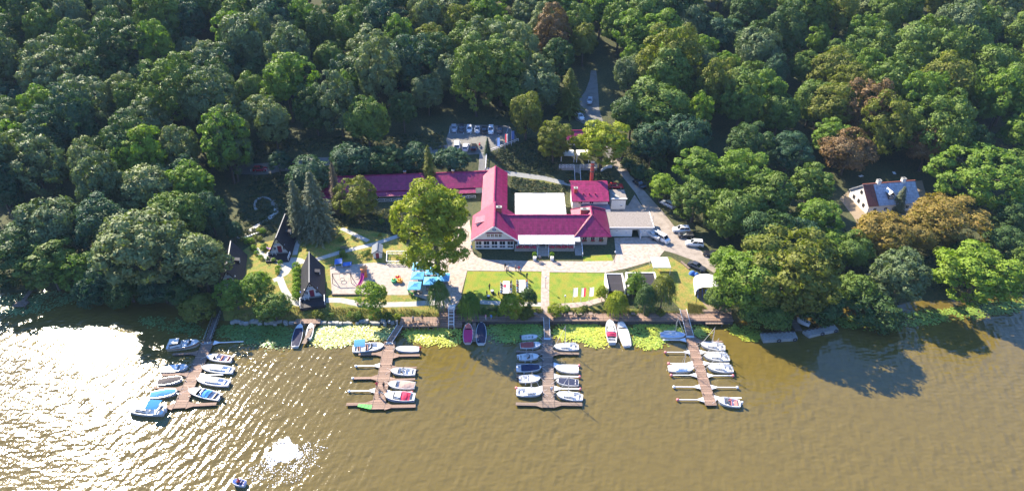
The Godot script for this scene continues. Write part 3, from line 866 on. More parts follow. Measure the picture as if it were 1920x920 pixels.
func garden_trees():
	var T = [
		# left shore
		[20, 480, 140, 14, "oak1", "dark", "broadleaf_tree", "dark green broadleaf tree on the shore behind the old jetty"],
		[100, 425, 120, 16, "oak0", "sage", "broadleaf_tree", "greyish green broadleaf tree standing behind the shore tree by the jetty"],
		[88, 495, 110, 13, "locust1", "mid", "broadleaf_tree", "mid green tree leaning over the water above the old jetty"],
		[140, 505, 90, 11, "locust0", "fresh", "broadleaf_tree", "fresh green airy tree on the wooded shore right of the jetty"],
		[172, 545, 64, 9, "small1", "deep", "broadleaf_tree", "low bluish green tree hanging into the water of the wooded shore"],
		[205, 510, 90, 12, "oak2", "deep", "broadleaf_tree", "deep green tree at the water between jetty and pale topped tree"],
		[195, 425, 110, 17, "lime0", "deep", "broadleaf_tree", "deep green lime tree behind the low shore tree"],
		[262, 462, 170, 21, "lime1", "pale", "broadleaf_tree", "large cream highlighted tree on the shore with dark skirts"],
		[240, 540, 84, 9, "small1", "dark", "broadleaf_tree", "small dark tree under the large cream highlighted tree"],
		[302, 538, 90, 9, "oak2", "deep", "broadleaf_tree", "low deep green tree at the water below the large highlighted tree"],
		[345, 545, 64, 8, "small0", "dark", "broadleaf_tree", "small dark tree at the water behind the yellowish willow"],
		[372, 485, 108, 16, "lime2", "pale", "broadleaf_tree", "cream highlighted lime tree left of the A-frame cabin in the trees"],
		[225, 565, 34, 3, "small0", "bright", "broadleaf_tree", "bright green small bush tree at the water below the dark shore trees"],
		[330, 410, 110, 16, "oak0", "mid", "broadleaf_tree", "mid green oak behind the highlighted lime tree"],
		[280, 355, 110, 17, "lime2", "pale", "broadleaf_tree", "pale lime tree above the shore group"],
		[392, 400, 70, 13, "oak2", "deep", "broadleaf_tree", "dark tree at the edge of the shady lawn"],
		[428, 268, 80, 24, "lime0", "sage", "broadleaf_tree", "tall greyish poplar like tree standing above the service road"],
		[360, 345, 90, 16, "locust0", "fresh", "broadleaf_tree", "fresh green tree above the shore group"],
		[436, 432, 34, 6, "small1", "deep", "broadleaf_tree", "small dark tree behind the cabin with the hidden front"],
		[520, 300, 44, 8, "small0", "deep", "broadleaf_tree", "dark small tree between the red car and the black car"],
		[580, 330, 90, 12, "oak2", "deep", "broadleaf_tree", "deep green tree behind the pair of spruces"],
		[660, 300, 90, 11, "oak0", "deep", "broadleaf_tree", "deep green tree between service road and long red wing"],
		[720, 300, 80, 10, "lime1", "dark", "broadleaf_tree", "dark tree behind the long red wing"],
		[845, 300, 70, 8, "small1", "deep", "broadleaf_tree", "dark low tree below the car park"],
		[775, 295, 70, 9, "oak2", "deep", "broadleaf_tree", "deep green tree behind the small spruce top"],
		# garden
		[364, 578, 74, 7, "small1", "olive", "willow_tree", "yellowish willow at the foot of the truss gangway"],
		[438, 548, 70, 8, "small0", "fresh", "garden_tree", "green garden tree in front of the leftmost A-frame cabin"],
		[476, 535, 64, 8.5, "small1", "fresh", "garden_tree", "round green garden tree beside the stone path junction"],
		[512, 575, 70, 7, "small1", "mid", "garden_tree", "dark green round tree on the bank below the cabins"],
		[700, 552, 62, 9, "small0", "bright", "garden_tree", "bright green young tree at the edge of the playground"],
		[822, 556, 50, 10, "birch", "mid", "birch_tree", "slender birch in front of the blue parasols"],
		[880, 566, 50, 7, "willow", "fresh", "willow_tree", "weeping willow at the corner of the left lawn"],
		[955, 572, 52, 6.5, "small1", "yellow", "garden_tree", "yellow green bushy tree on the bank by the long tables"],
		[992, 556, 36, 6, "small1", "dark", "garden_tree", "dark round tree on the bank beside the yellow green one"],
		[985, 585, 30, 3.4, "small1", "olive", "garden_tree", "low olive bush tree above the quay"],
		[1040, 580, 34, 3.6, "small0", "yellow", "garden_tree", "small light green tree beside the middle gangway"],
		[1130, 548, 24, 4.5, "small0", "yellow", "garden_tree", "thin yellowish tree at the corner of the dark flat roof"],
		[1158, 562, 52, 6, "willow", "yellow", "willow_tree", "yellowish weeping willow below the dark flat roof"],
		[1190, 530, 40, 8, "small0", "fresh", "garden_tree", "green tree between the two dark flat roofs"],
		[1212, 560, 48, 9, "birch", "dark", "garden_tree", "dark green drooping tree by the sailing dock path"],
		[1244, 545, 60, 10, "birch", "olive", "garden_tree", "olive drooping tree beside the white gazebo"],
		[670, 372, 84, 12, "oak1", "olive", "broadleaf_tree", "olive oak between the tall spruces and the big bright tree"],
		[814, 412, 142, 27, "big_locust", "yellow", "broadleaf_tree", "very large yellow green tree in front of the long red wing"],
		# around the road and the upper terrace
		[1240, 348, 54, 9, "small0", "bright", "broadleaf_tree", "bright green tree beside the curving road"],
		[1130, 262, 106, 15, "locust0", "yellow", "broadleaf_tree", "wide yellow green tree over the white pergola"],
		[1038, 265, 72, 14, "oak1", "olive", "broadleaf_tree", "yellowish olive oak beside the white pergola"],
		[986, 214, 66, 15, "oak0", "olive", "broadleaf_tree", "olive oak at the corner of the car park"],
		[1185, 215, 80, 16, "oak2", "dark", "broadleaf_tree", "dark tree over the start of the curving road"],
		[1225, 265, 80, 14, "lime1", "deep", "broadleaf_tree", "deep green tree on the slope above the curving road"],
		[1290, 260, 90, 15, "oak0", "deep", "broadleaf_tree", "dark tree behind the fresh green grove"],
		# grove right of the road
		[1318, 318, 96, 14, "locust1", "fresh", "broadleaf_tree", "fresh green tree of the grove right of the road"],
		[1385, 330, 110, 16, "oak1", "fresh", "broadleaf_tree", "large fresh green oak of the grove right of the road"],
		[1305, 372, 90, 12, "locust0", "mid", "broadleaf_tree", "mid green tree over the parked cars by the road"],
		[1375, 400, 100, 14, "oak0", "mid", "broadleaf_tree", "round mid green tree in the middle of the roadside grove"],
		[1445, 370, 100, 15, "locust1", "mid", "broadleaf_tree", "mid green airy tree at the back of the roadside grove"],
		[1440, 440, 110, 13, "oak2", "dark", "broadleaf_tree", "dark tree in the hollow of the roadside grove"],
		[1520, 345, 90, 14, "locust0", "mid", "broadleaf_tree", "airy green tree left of the white house"],
		[1530, 405, 90, 13, "locust1", "fresh", "broadleaf_tree", "fresh green tree just left of the white house gable"],
		[1560, 455, 74, 9, "small0", "fresh", "broadleaf_tree", "low fresh green tree below the white house gable"],
		[1500, 450, 80, 12, "oak1", "deep", "broadleaf_tree", "deep green tree between grove and white house"],
		[1372, 490, 76, 8, "small1", "fresh", "broadleaf_tree", "fresh green small tree by the end of the road"],
		[1412, 525, 130, 15, "oak0", "fresh", "broadleaf_tree", "fresh green tree on the bank by the boat shed"],
		[1488, 515, 190, 21, "oak1", "olive", "broadleaf_tree", "large olive topped tree above the concrete pontoons"],
		[1432, 575, 120, 9, "oak2", "mid", "broadleaf_tree", "low mid green tree hanging over the water by the pontoons"],
		[1545, 570, 100, 9, "small1", "dark", "broadleaf_tree", "low dark tree behind the concrete pontoons"],
		[1612, 540, 80, 9, "small1", "mid", "broadleaf_tree", "mid green bank tree right of the concrete pontoons"],
		[1640, 575, 110, 9, "small0", "dark", "broadleaf_tree", "dark tree hanging over the lily pads of the wooded bank"],
		[1692, 520, 110, 15, "lime1", "sage", "broadleaf_tree", "greyish green tree on the bank below the white house"],
		[1660, 438, 112, 11, "oak0", "gold", "broadleaf_tree", "golden brown tree in front of the white house"],
		[1768, 415, 140, 13, "oak1", "gold", "broadleaf_tree", "wide golden tree right of the white house"],
		[1716, 440, 90, 10, "oak2", "gold", "broadleaf_tree", "golden tree between the two other golden trees"],
		[1842, 330, 176, 17, "dome", "fresh", "broadleaf_tree", "huge dome shaped green tree right of the white house"],
		[1838, 508, 156, 15, "locust0", "bright", "broadleaf_tree", "wide yellow green tree on the wooded bank"],
		[1590, 285, 104, 14, "oak2", "brown", "broadleaf_tree", "brown withered tree behind the white house"],
		[1742, 274, 76, 14, "lime2", "brown", "broadleaf_tree", "narrow brown withered tree behind the white house roof"],
		[1560, 255, 80, 13, "locust0", "fresh", "broadleaf_tree", "fresh green tree behind the brown withered one"],
		[1670, 240, 130, 15, "dome", "mid", "broadleaf_tree", "round topped tree between the two brown trees"],
		[1915, 330, 90, 15, "oak0", "mid", "broadleaf_tree", "mid green tree behind the huge dome shaped tree"],
		[1900, 410, 80, 10, "oak1", "dark", "broadleaf_tree", "dark tree below the huge dome shaped tree"],
		[1930, 490, 60, 9, "small1", "mid", "broadleaf_tree", "green tree at the end of the shore track"],
		[1600, 470, 80, 10, "oak2", "mid", "broadleaf_tree", "mid green tree between the shore track and the golden trees"],
		[1890, 455, 80, 10, "lime1", "dark", "broadleaf_tree", "dark lime tree behind the wide yellow green bank tree"],
		[1810, 462, 60, 6, "small1", "mid", "broadleaf_tree", "low green tree right of the golden trees"],
		[1350, 560, 60, 6, "small0", "mid", "broadleaf_tree", "small green tree beside the boat tent"],
		[1480, 285, 90, 14, "lime0", "deep", "broadleaf_tree", "deep green tree behind the roadside grove"],
		[1400, 275, 90, 15, "oak1", "dark", "broadleaf_tree", "dark oak behind the roadside grove"],
	]
	for t in T: tree_at(t[0], t[1], t[2], t[3], t[4], t[5], t[6], t[7])
	for t in [[556, 388, 58, 17, "spruce0", "spruce", "grey green spruce with drooping branches, shorter of the pair by the cabin"],
		[590, 382, 80, 20, "spruce0", "spruce", "tall grey green spruce beside the middle A-frame cabin"],
		[628, 352, 38, 16, "spruce1", "rust", "slender rusty brown spruce in front of the long red wing"],
		[804, 312, 38, 14, "spruce1", "olive", "olive spruce top behind the very large yellow green tree"],
		[914, 273, 18, 5.5, "spruce1", "deep", "small dark spruce at the head of the stone steps"],
		[1068, 170, 64, 16, "spruce0", "olive", "broad olive spruce beside the forest road"],
		[1690, 372, 34, 8, "spruce1", "spruce", "small grey spruce in front of the grey roof"]]:
		tree_at(t[0], t[1], t[2], t[3], t[4], t[5], "spruce_tree", t[6])
	for t in [[1392, 195, 60, 11], [1530, 230, 40, 8]]:
		tree_at(t[0], t[1], t[2], t[3], "bare", "dark", "dead_tree", "leafless grey dead tree among the green forest crowns", "dead trees in the forest")

func shrubs():
	for t in [[462, 457], [472, 455], [474, 468], [481, 477], [490, 485], [501, 488], [513, 490], [525, 495], [522, 506], [521, 513], [495, 468]]:
		var g = G(t[0], t[1])
		plant("lime_bush", "clipped round lime green bush beside the cabin paths", "bush", "round lime bushes along the cabin paths", "bush", "lime", g, Vector3.ONE * (1.0 + 0.2 * sin(t[0])), t[0])
	for k in 7:
		var g = G(556.5 + sin(k * 2.0) * 0.6, 503 + k * 9.5)
		plant("hedge_bush", "lime green bush in the clipped row beside the right cabin", "bush", "row of bushes beside the right cabin", "bush", "lime", g, Vector3.ONE * 1.5, k)
	R.seed = 33
	var spots = []
	for k in 16: spots.append([rf(580, 760), rf(592, 599), "bank"])
	for k in 14: spots.append([rf(840, 1012), rf(582, 596), "bank"])
	for k in 12: spots.append([rf(1035, 1270), rf(580, 593), "bank"])
	for k in 12: spots.append([rf(640, 770), rf(440, 486), "bed"])
	for k in 10: spots.append([rf(455, 520), rf(430, 470), "bed"])
	for k in 8: spots.append([rf(700, 780), rf(400, 440), "bed"])
	for s in spots:
		var tone = ["olive", "mid", "fresh", "yellow"][R.randi() % 4]
		var said = {"olive": "olive", "mid": "mid green", "fresh": "fresh green", "yellow": "yellow green"}[tone]
		var l = said + (" wild shrub on the grassy bank above the water" if s[2] == "bank" else " garden shrub in the beds between the paths")
		plant("shrub", l, "shrub", l.replace("shrub", "shrubs"), "shrub%d" % (R.randi() % 3), tone, G(s[0], s[1]), Vector3.ONE * rf(0.55, 1.0), R.randf() * TAU)
	for k in 46:                                                    # undergrowth along the wooded shores and the edge of the forest
		var p = [rf(-10, 330), rf(535, 560)] if k < 16 else [rf(1400, 1925), rf(540, 590)] if k < 36 else [rf(1160, 1260), rf(300, 340)]
		var g = G(p[0], p[1])
		if g.y < 0.1: continue
		var tone = ["deep", "dark", "mid"][R.randi() % 3]
		var l = {"deep": "deep green", "dark": "dark green", "mid": "mid green"}[tone] + " undergrowth shrub at the foot of the trees"
		plant("undergrowth_shrub", l, "shrub", l.replace("shrub", "shrubs"), "shrub%d" % (R.randi() % 3), tone, g, Vector3.ONE * rf(1.2, 2.6), R.randf() * TAU)
	R.seed = 91
	var weed := MB.new()
	clump(weed, Vector3(0, 0.12, 0), Vector3(0.5, 0.3, 0.5), Vector3.UP, 46, 0.24, 0.3, 7)
	scatter_stuff("ground_cover", "low leafy weeds and rough grass on the shady ground and banks", "ground cover", weed.mesh(), M.grass_blade,
		[[[915, 290], [1000, 262], [1060, 262], [1050, 325], [960, 322]], [[425, 445], [470, 330], [560, 330], [600, 420], [520, 440]], [[1125, 240], [1200, 280], [1280, 380], [1260, 400], [1190, 330]], [[1560, 400], [1620, 480], [1900, 470], [1920, 540], [1400, 560]], [[600, 395], [760, 395], [760, 440], [640, 425]], [[1060, 325], [1140, 325], [1145, 342], [1062, 344]], [[960, 332], [1060, 350], [1058, 363], [962, 363]], [[470, 270], [830, 250], [830, 280], [470, 300]]],
		900, 0.5, 1.5, [Color(0.055, 0.075, 0.02), Color(0.09, 0.11, 0.028), Color(0.13, 0.12, 0.04), Color(0.045, 0.07, 0.028)])
	var tuft := MB.new()
	for i in 9:
		var a = i * 2.4
		var d = Vector3(cos(a), 0, sin(a))
		var s = d.cross(Vector3.UP) * 0.02
		tuft.tri(d * 0.04 - s, d * 0.04 + s, d * rf(0.12, 0.3) + Vector3.UP * rf(0.25, 0.5))
	scatter_stuff("tall_grass", "tall straw and green grass on the bank above the water", "grass", tuft.mesh(), M.grass_blade,
		[[[560, 575], [770, 580], [840, 592], [840, 600], [430, 603], [440, 590]], [[862, 580], [1018, 580], [1018, 596], [862, 596]], [[1030, 580], [1275, 585], [1275, 596], [1030, 596]], [[1290, 570], [1320, 575], [1320, 597], [1292, 597]]],
		1500, 0.7, 1.5, [Color(0.26, 0.22, 0.06), Color(0.14, 0.17, 0.03), Color(0.34, 0.27, 0.10)])

# ------------------------------------------------------------------ buildings
func slab_roof(b: MB, a: Vector3, c: Vector3, d: Vector3, e: Vector3, t := 0.22):      # a sloping roof plane with thickness; corners run counter-clockwise from above
	var k = (d - a).cross(e - c).normalized() * -t
	b.quad(a, c, d, e)
	b.quad(e + k, d + k, c + k, a + k)
	for q in [[a, c], [c, d], [d, e], [e, a]]: b.quad(q[0] + k, q[1] + k, q[1], q[0])
func roof_tri(b: MB, a, c, d, t := 0.22):
	var k = (c - a).cross(d - a).normalized() * -t
	b.tri(a, c, d); b.tri(d + k, c + k, a + k)
	for q in [[a, c], [c, d], [d, a]]: b.quad(q[0] + k, q[1] + k, q[1], q[0])
func box_part(called, lo: Vector3, hi: Vector3, m, parent):
	var b := MB.new()
	b.box((lo + hi) * 0.5, hi - lo)
	return part(b, called, m, parent)
# a window with frame, glazing bar and pane, on a wall whose outside looks along out; at is the middle
func window(parent, at: Vector3, w, h, out := Vector3.BACK, bars := 1, fm = null):
	var s = Vector3.UP.cross(out)
	var t = Basis(s, Vector3.UP, out)
	var f := MB.new()
	f.box(at + s * (w * 0.5 - 0.05) + out * 0.03, Vector3(0.10, h, 0.12), t); f.box(at - s * (w * 0.5 - 0.05) + out * 0.03, Vector3(0.10, h, 0.12), t)
	f.box(at + Vector3.UP * (h * 0.5 - 0.05) + out * 0.03, Vector3(w - 0.2, 0.10, 0.12), t); f.box(at - Vector3.UP * (h * 0.5 - 0.05) + out * 0.03, Vector3(w - 0.2, 0.10, 0.12), t)
	for i in bars: f.box(at + s * (w * ((i + 1.0) / (bars + 1) - 0.5)) + out * 0.02, Vector3(0.06, h - 0.2, 0.08), t)
	var o = part(f, "window", fm if fm else M.white_paint, parent)
	var g := MB.new()
	g.box(at + out * 0.015, Vector3(w - 0.19, h - 0.19, 0.03), t)
	part(g, "pane", M.window_glass, o)
	return o
func gable_block(o, x0, x1, z0, z1, yb, ye, yr, over, wall_m, roof_m, along_z := true):   # walls and a two-sided roof; over = eaves overhang
	var xm = (x0 + x1) * 0.5; var zm = (z0 + z1) * 0.5
	var w := MB.new()
	var r := MB.new()
	if along_z:
		var k = (yr - ye) / ((x1 - x0) * 0.5 + over)
		var yw = ye + over * k - 0.2
		for s in [[z1, 1], [z0, -1]]:
			var p = [Vector3(x0, yb, s[0]), Vector3(x1, yb, s[0]), Vector3(x1, yw, s[0]), Vector3(xm, yr - 0.28, s[0]), Vector3(x0, yw, s[0])]
			if s[1] < 0: p.reverse()
			w.fan(p)
		w.quad(Vector3(x1, yb, z1), Vector3(x1, yb, z0), Vector3(x1, yw, z0), Vector3(x1, yw, z1))
		w.quad(Vector3(x0, yb, z0), Vector3(x0, yb, z1), Vector3(x0, yw, z1), Vector3(x0, yw, z0))
		slab_roof(r, Vector3(x0 - over, ye, z1 + over), Vector3(xm, yr, z1 + over), Vector3(xm, yr, z0 - over), Vector3(x0 - over, ye, z0 - over))
		slab_roof(r, Vector3(xm, yr, z1 + over), Vector3(x1 + over, ye, z1 + over), Vector3(x1 + over, ye, z0 - over), Vector3(xm, yr, z0 - over))
		r.bar(Vector3(xm, yr + 0.03, z1 + over + 0.02), Vector3(xm, yr + 0.03, z0 - over - 0.02), 0.34, 0.12)
	else:
		var k = (yr - ye) / ((z1 - z0) * 0.5 + over)
		var yw = ye + over * k - 0.2
		for s in [[x1, 1], [x0, -1]]:
			var p = [Vector3(s[0], yb, z1), Vector3(s[0], yb, z0), Vector3(s[0], yw, z0), Vector3(s[0], yr - 0.28, zm), Vector3(s[0], yw, z1)]
			if s[1] < 0: p.reverse()
			w.fan(p)
		w.quad(Vector3(x0, yb, z1), Vector3(x1, yb, z1), Vector3(x1, yw, z1), Vector3(x0, yw, z1))
		w.quad(Vector3(x1, yb, z0), Vector3(x0, yb, z0), Vector3(x0, yw, z0), Vector3(x1, yw, z0))
		slab_roof(r, Vector3(x0 - over, ye, z1 + over), Vector3(x1 + over, ye, z1 + over), Vector3(x1 + over, yr, zm), Vector3(x0 - over, yr, zm))
		slab_roof(r, Vector3(x0 - over, yr, zm), Vector3(x1 + over, yr, zm), Vector3(x1 + over, ye, z0 - over), Vector3(x0 - over, ye, z0 - over))
		r.bar(Vector3(x0 - over - 0.02, yr + 0.03, zm), Vector3(x1 + over + 0.02, yr + 0.03, zm), 0.34, 0.12)
	part(w, "wall", wall_m, o)
	return part(r, "roof", roof_m, o)
func chimney(parent, at, w, h, d := 0.8, m = null):
	var b := MB.new()
	b.box(at + Vector3(0, h * 0.5, 0), Vector3(w, h, d))
	var c = part(b, "chimney", m if m else M.red_brick, parent)
	b = MB.new()
	b.box(at + Vector3(0, h + 0.08, 0), Vector3(w + 0.16, 0.16, d + 0.16))
	part(b, "cap", M.concrete, c)
	b = MB.new()
	b.box(at + Vector3(0, h + 0.2, 0), Vector3(w * 0.45, 0.1, d * 0.45))
	part(b, "flue", M.black_rubber, c)
func railing(o, a: Vector3, b: Vector3, h := 1.0, m = null, step := 1.6, called := "railing", cross := false):
	var g := MB.new()
	var n = maxi(1, roundi((b - a).length() / step))
	for i in n + 1:
		var p = a.lerp(b, float(i) / n)
		g.box(p + Vector3(0, h * 0.5, 0), Vector3(0.10, h, 0.10))
		if cross and i < n:
			var q = a.lerp(b, float(i + 1) / n)
			g.bar(p + Vector3(0, 0.2, 0), q + Vector3(0, h - 0.15, 0), 0.06, 0.06)
			g.bar(p + Vector3(0, h - 0.15, 0), q + Vector3(0, 0.2, 0), 0.05, 0.05)
	g.bar(a + Vector3(0, h, 0), b + Vector3(0, h, 0), 0.12, 0.08)
	g.bar(a + Vector3(0, h * (0.15 if cross else 0.5), 0), b + Vector3(0, h * (0.15 if cross else 0.5), 0), 0.06, 0.07)
	return part(g, called, m if m else M.white_paint, o)
func flower_box(o, a: Vector3, b: Vector3, cols):
	var g := MB.new()
	g.bar(a, b, 0.26, 0.22)
	var x = part(g, "flower_box", M.maroon, o)
	g = MB.new()
	var n = int((b - a).length() * 60)
	for i in n:
		g.col = cols[R.randi() % cols.size()] * tintv(0.2)
		var p = a.lerp(b, R.randf()) + Vector3(rf(-0.1, 0.1), 0.12 + rf(-0.3, 0.34), rf(-0.1, 0.26))
		g.box(p, Vector3.ONE * rf(0.08, 0.15), Basis(rdir(), rf(0, 3)))
	part(g, "flowers", M.flowers, x).set_meta("kind", "stuff")
func stairs(o, at: Vector3, width, run, rise, n, out: Vector3, m, called := "step"):     # at = middle of the top edge; goes down along out
	var s = Vector3.UP.cross(out)
	for i in n:
		var g := MB.new()
		var y = at.y - rise * (i + 1)
		var d = run
		g.box(Vector3(at.x, y - 0.35, at.z) + out * (run * (i + 0.5)), Vector3(width, 0.7, d - 0.004), Basis(s, Vector3.UP, out))
		part(g, called, m, o)

func clubhouse():
	var o = thing("clubhouse", "large white clubhouse with crimson tiled roofs, front gable and long wings", "building")
	var yb = 1.4
	# front gable block and the block behind it
	var ra = gable_block(o, -9.3, 0.5, -150.2, -140.4, yb, 5.2, 9.5, 1.0, M.plaster, M.tile_roof)
	var rb = gable_block(o, -7.6, -1.8, -171.5, -150.6, yb, 6.7, 8.9, 0.55, M.plaster, M.tile_roof)
	# long right wing and its hipped end
	var rc = gable_block(o, -2.0, 20.0, -150.4, -142.4, yb, 5.2, 8.4, 0.9, M.plaster, M.tile_roof, false)
	var w := MB.new()
	w.box(Vector3(20.2, (yb + 5.6) * 0.5, -148.0), Vector3(7.8, 5.6 - yb, 11.4))
	part(w, "wall", M.stone_wall, o)
	var r := MB.new()
	var hx0 = 15.6; var hx1 = 24.9; var hz0 = -154.3; var hz1 = -141.2; var ye = 5.2; var yr = 8.75
	var f = Vector3(20.3, yr, -146.0); var bk = Vector3(20.3, yr, -150.2)
	roof_tri(r, Vector3(hx0, ye, hz1), Vector3(hx1, ye, hz1), f)
	roof_tri(r, Vector3(hx1, ye, hz0), Vector3(hx0, ye, hz0), bk)
	slab_roof(r, Vector3(hx1, ye, hz1), Vector3(hx1, ye, hz0), bk, f)
	slab_roof(r, Vector3(hx0, ye, hz0), Vector3(hx0, ye, hz1), f, bk)
	for q in [[Vector3(hx0, ye, hz1), f], [Vector3(hx1, ye, hz1), f], [Vector3(hx0, ye, hz0), bk], [Vector3(hx1, ye, hz0), bk], [f, bk]]: r.bar(q[0] + Vector3(0, 0.05, 0), q[1] + Vector3(0, 0.05, 0), 0.3, 0.12)
	var rd = part(r, "roof", M.tile_roof, o)
	chimney(rd, Vector3(18.6, 6.9, -148.6), 1.9, 1.9, 0.9)
	chimney(ra, Vector3(-3.3, 7.6, -147.6), 1.3, 2.4, 0.9)
	# dormer on the left slope of the gable block
	r = MB.new()
	slab_roof(r, Vector3(-9.4, 7.0, -144.6), Vector3(-6.6, 7.75, -144.6), Vector3(-6.6, 7.75, -147.6), Vector3(-9.4, 7.0, -147.6), 0.14)
	var dm = part(r, "dormer_roof", M.tile_roof, o)
	box_part("dormer_wall", Vector3(-9.1, 5.6, -147.4), Vector3(-7.2, 6.95, -144.8), M.plaster, dm)
	# gable front: barge boards, bands, windows, emblem
	var g := MB.new()
	g.box(Vector3(-4.4, 4.82, -140.28), Vector3(10.6, 0.34, 0.2)); g.box(Vector3(-4.4, 6.95, -140.28), Vector3(5.9, 0.22, 0.2))
	part(g, "trim_band", M.maroon, o)
	g = MB.new()
	for s in [-1, 1]: g.bar(Vector3(-4.4, 9.32, -139.42), Vector3(-4.4 + s * 5.85, 5.05, -139.42), 0.08, 0.4)
	part(g, "barge_board", M.white_paint, o)
	for i in 4: window(o, Vector3(-5.85 + i * 0.97, 6.2, -140.38), 0.9, 1.1)
	for i in 5: window(o, Vector3(-8.35 + i * 1.98, 3.95, -140.38), 1.6, 1.25, Vector3.BACK, 1)
	for i in 5: window(o, Vector3(-8.35 + i * 1.98, 2.85, -140.38), 1.6, 0.75, Vector3.BACK, 1)
	for i in 3: window(o, Vector3(-9.32, 4.0, -143.0 - i * 2.6), 1.2, 1.4, Vector3.LEFT)
	g = MB.new()
	g.lathe(Vector3.ZERO, [[0.0, 0.0], [0.52, 0.0], [0.52, 0.08], [0.44, 0.1], [0.0, 0.1]], 20)
	var em = part(g, "emblem", mat("emblem_blue", Color(0.03, 0.20, 0.50), 0.5), o)
	em.rotation.x = PI / 2; em.position = Vector3(-4.4, 8.05, -140.4)
	g = MB.new()
	for k in 3: g.box(Vector3(-0.0 + (k - 1) * 0.02, 0.115, -0.14 + k * 0.13), Vector3(0.5 - 0.1 * absf(k - 1), 0.02, 0.06))
	part(g, "emblem_mark", M.white_paint, em)
	# back wall of the yard side and the stone end: three windows with red boxes
	for i in 3:
		window(o, Vector3(18.4 + i * 2.05, 4.15, -142.29), 1.15, 1.3)
		flower_box(o, Vector3(17.85 + i * 2.05, 3.4, -142.1), Vector3(18.95 + i * 2.05, 3.4, -142.1), [Color(0.55, 0.04, 0.12), Color(0.45, 0.03, 0.06), Color(0.08, 0.16, 0.03)])
	for i in 3: window(o, Vector3(24.12, 4.2, -145.0 - i * 2.7), 1.1, 1.3, Vector3.RIGHT)
	# veranda: deck, awning, posts, railing with red flowers
	box_part("veranda_floor", Vector3(0.62, 1.6, -142.3), Vector3(15.6, 3.05, -139.4), M.concrete, o)
	g = MB.new()
	slab_roof(g, Vector3(1.55, 4.75, -138.75), Vector3(15.6, 4.75, -138.75), Vector3(15.6, 5.45, -142.2), Vector3(1.55, 5.45, -142.2), 0.06)
	part(g, "awning", M.awning, o)
	for k in 8:
		g = MB.new()
		var x = 3.1 + k * 1.56
		g.bar(Vector3(x, 4.775, -138.8), Vector3(x, 5.465, -142.15), 0.06, 0.04)
		part(g, "seam", M.concrete, o)
	for i in 9: box_part("post", Vector3(1.3 + i * 1.78, 3.05, -139.55), Vector3(1.42 + i * 1.78, 4.75, -139.43), M.white_paint, o)
	for s in [[0.9, 6.3], [9.15, 15.5]]:
		railing(o, Vector3(s[0], 3.05, -139.46), Vector3(s[1], 3.05, -139.46), 0.95, null, 1.75)
		var n = 3 if s[0] < 5 else 4
		for i in n:
			var a = lerpf(s[0] + 0.2, s[1], float(i) / n); var b = lerpf(s[0], s[1] - 0.2, (i + 1.0) / n)
			flower_box(o, Vector3(a, 3.42, -139.18), Vector3(b, 3.42, -139.18), [Color(0.60, 0.03, 0.12), Color(0.50, 0.02, 0.05), Color(0.70, 0.10, 0.25), Color(0.06, 0.13, 0.03)])
	stairs(o, Vector3(7.7, 3.05, -139.4), 2.7, 0.34, 0.15, 7, Vector3.BACK, M.concrete, "stair_tread")
	for s in [6.28, 9.12]: railing(o, Vector3(s, 2.95, -139.4), Vector3(s, 1.9, -136.9), 0.85, null, 0.8, "stair_rail")
	# small white canopy over the side stair
	g = MB.new()
	slab_roof(g, Vector3(15.75, 4.9, -139.6), Vector3(17.0, 4.9, -139.6), Vector3(17.0, 5.3, -142.0), Vector3(15.75, 5.3, -142.0), 0.08)
	part(g, "side_canopy", M.awning, o)
	stairs(o, Vector3(16.6, 3.05, -141.0), 1.7, 0.42, 0.12, 9, Vector3.BACK, M.concrete, "stair_tread")
	railing(o, Vector3(17.55, 2.9, -140.8), Vector3(17.55, 1.9, -137.2), 0.9, null, 0.9, "stair_rail")
	# long left wing at the back, turned a little
	var a = P(598, 366, 4.4); var b = P(905, 351, 5.0)
	var L = (b - a).length()
	var wing := Node3D.new()
	wing.name = "back_wing"
	o.add_child(wing)
	wing.position = Vector3(a.x, 0, a.z); wing.rotation.y = yaw_of(Vector3(b.x - a.x, 0, b.z - a.z))
	gable_block(wing, 0.2, L + 4.2, -8.6, -1.0, 1.5, 4.9, 7.5, 0.8, M.plaster, M.tile_roof, false)
	for i in 14:
		var x = 2.0 + i * 3.05
		window(wing, Vector3(x, 3.5, -0.98), 1.1, 1.3)
		if i % 2 == 0: box_part("door", Vector3(x + 1.0, 1.6, -1.02), Vector3(x + 1.95, 4.0, -0.9), M.maroon if i % 4 == 0 else M.white_paint, wing)
	box_part("porch_floor", Vector3(0.2, 1.5, -0.99), Vector3(L - 2.0, 2.25, 1.4), M.concrete, wing)
	railing(wing, Vector3(0.3, 2.25, 1.3), Vector3(L - 2.1, 2.25, 1.3), 1.0, null, 2.0, "railing", true)
	g = MB.new()
	slab_roof(g, Vector3(0.2, 4.15, 1.5), Vector3(L - 2.0, 4.15, 1.5), Vector3(L - 2.0, 4.8, -0.9), Vector3(0.2, 4.8, -0.9), 0.06)
	part(g, "porch_roof", M.tile_roof, wing)
	chimney(wing, Vector3(L * 0.82, 6.2, -4.8), 0.7, 1.9, 0.6)
	chimney(wing, Vector3(L * 0.52, 6.2, -5.2), 0.7, 1.9, 0.6)

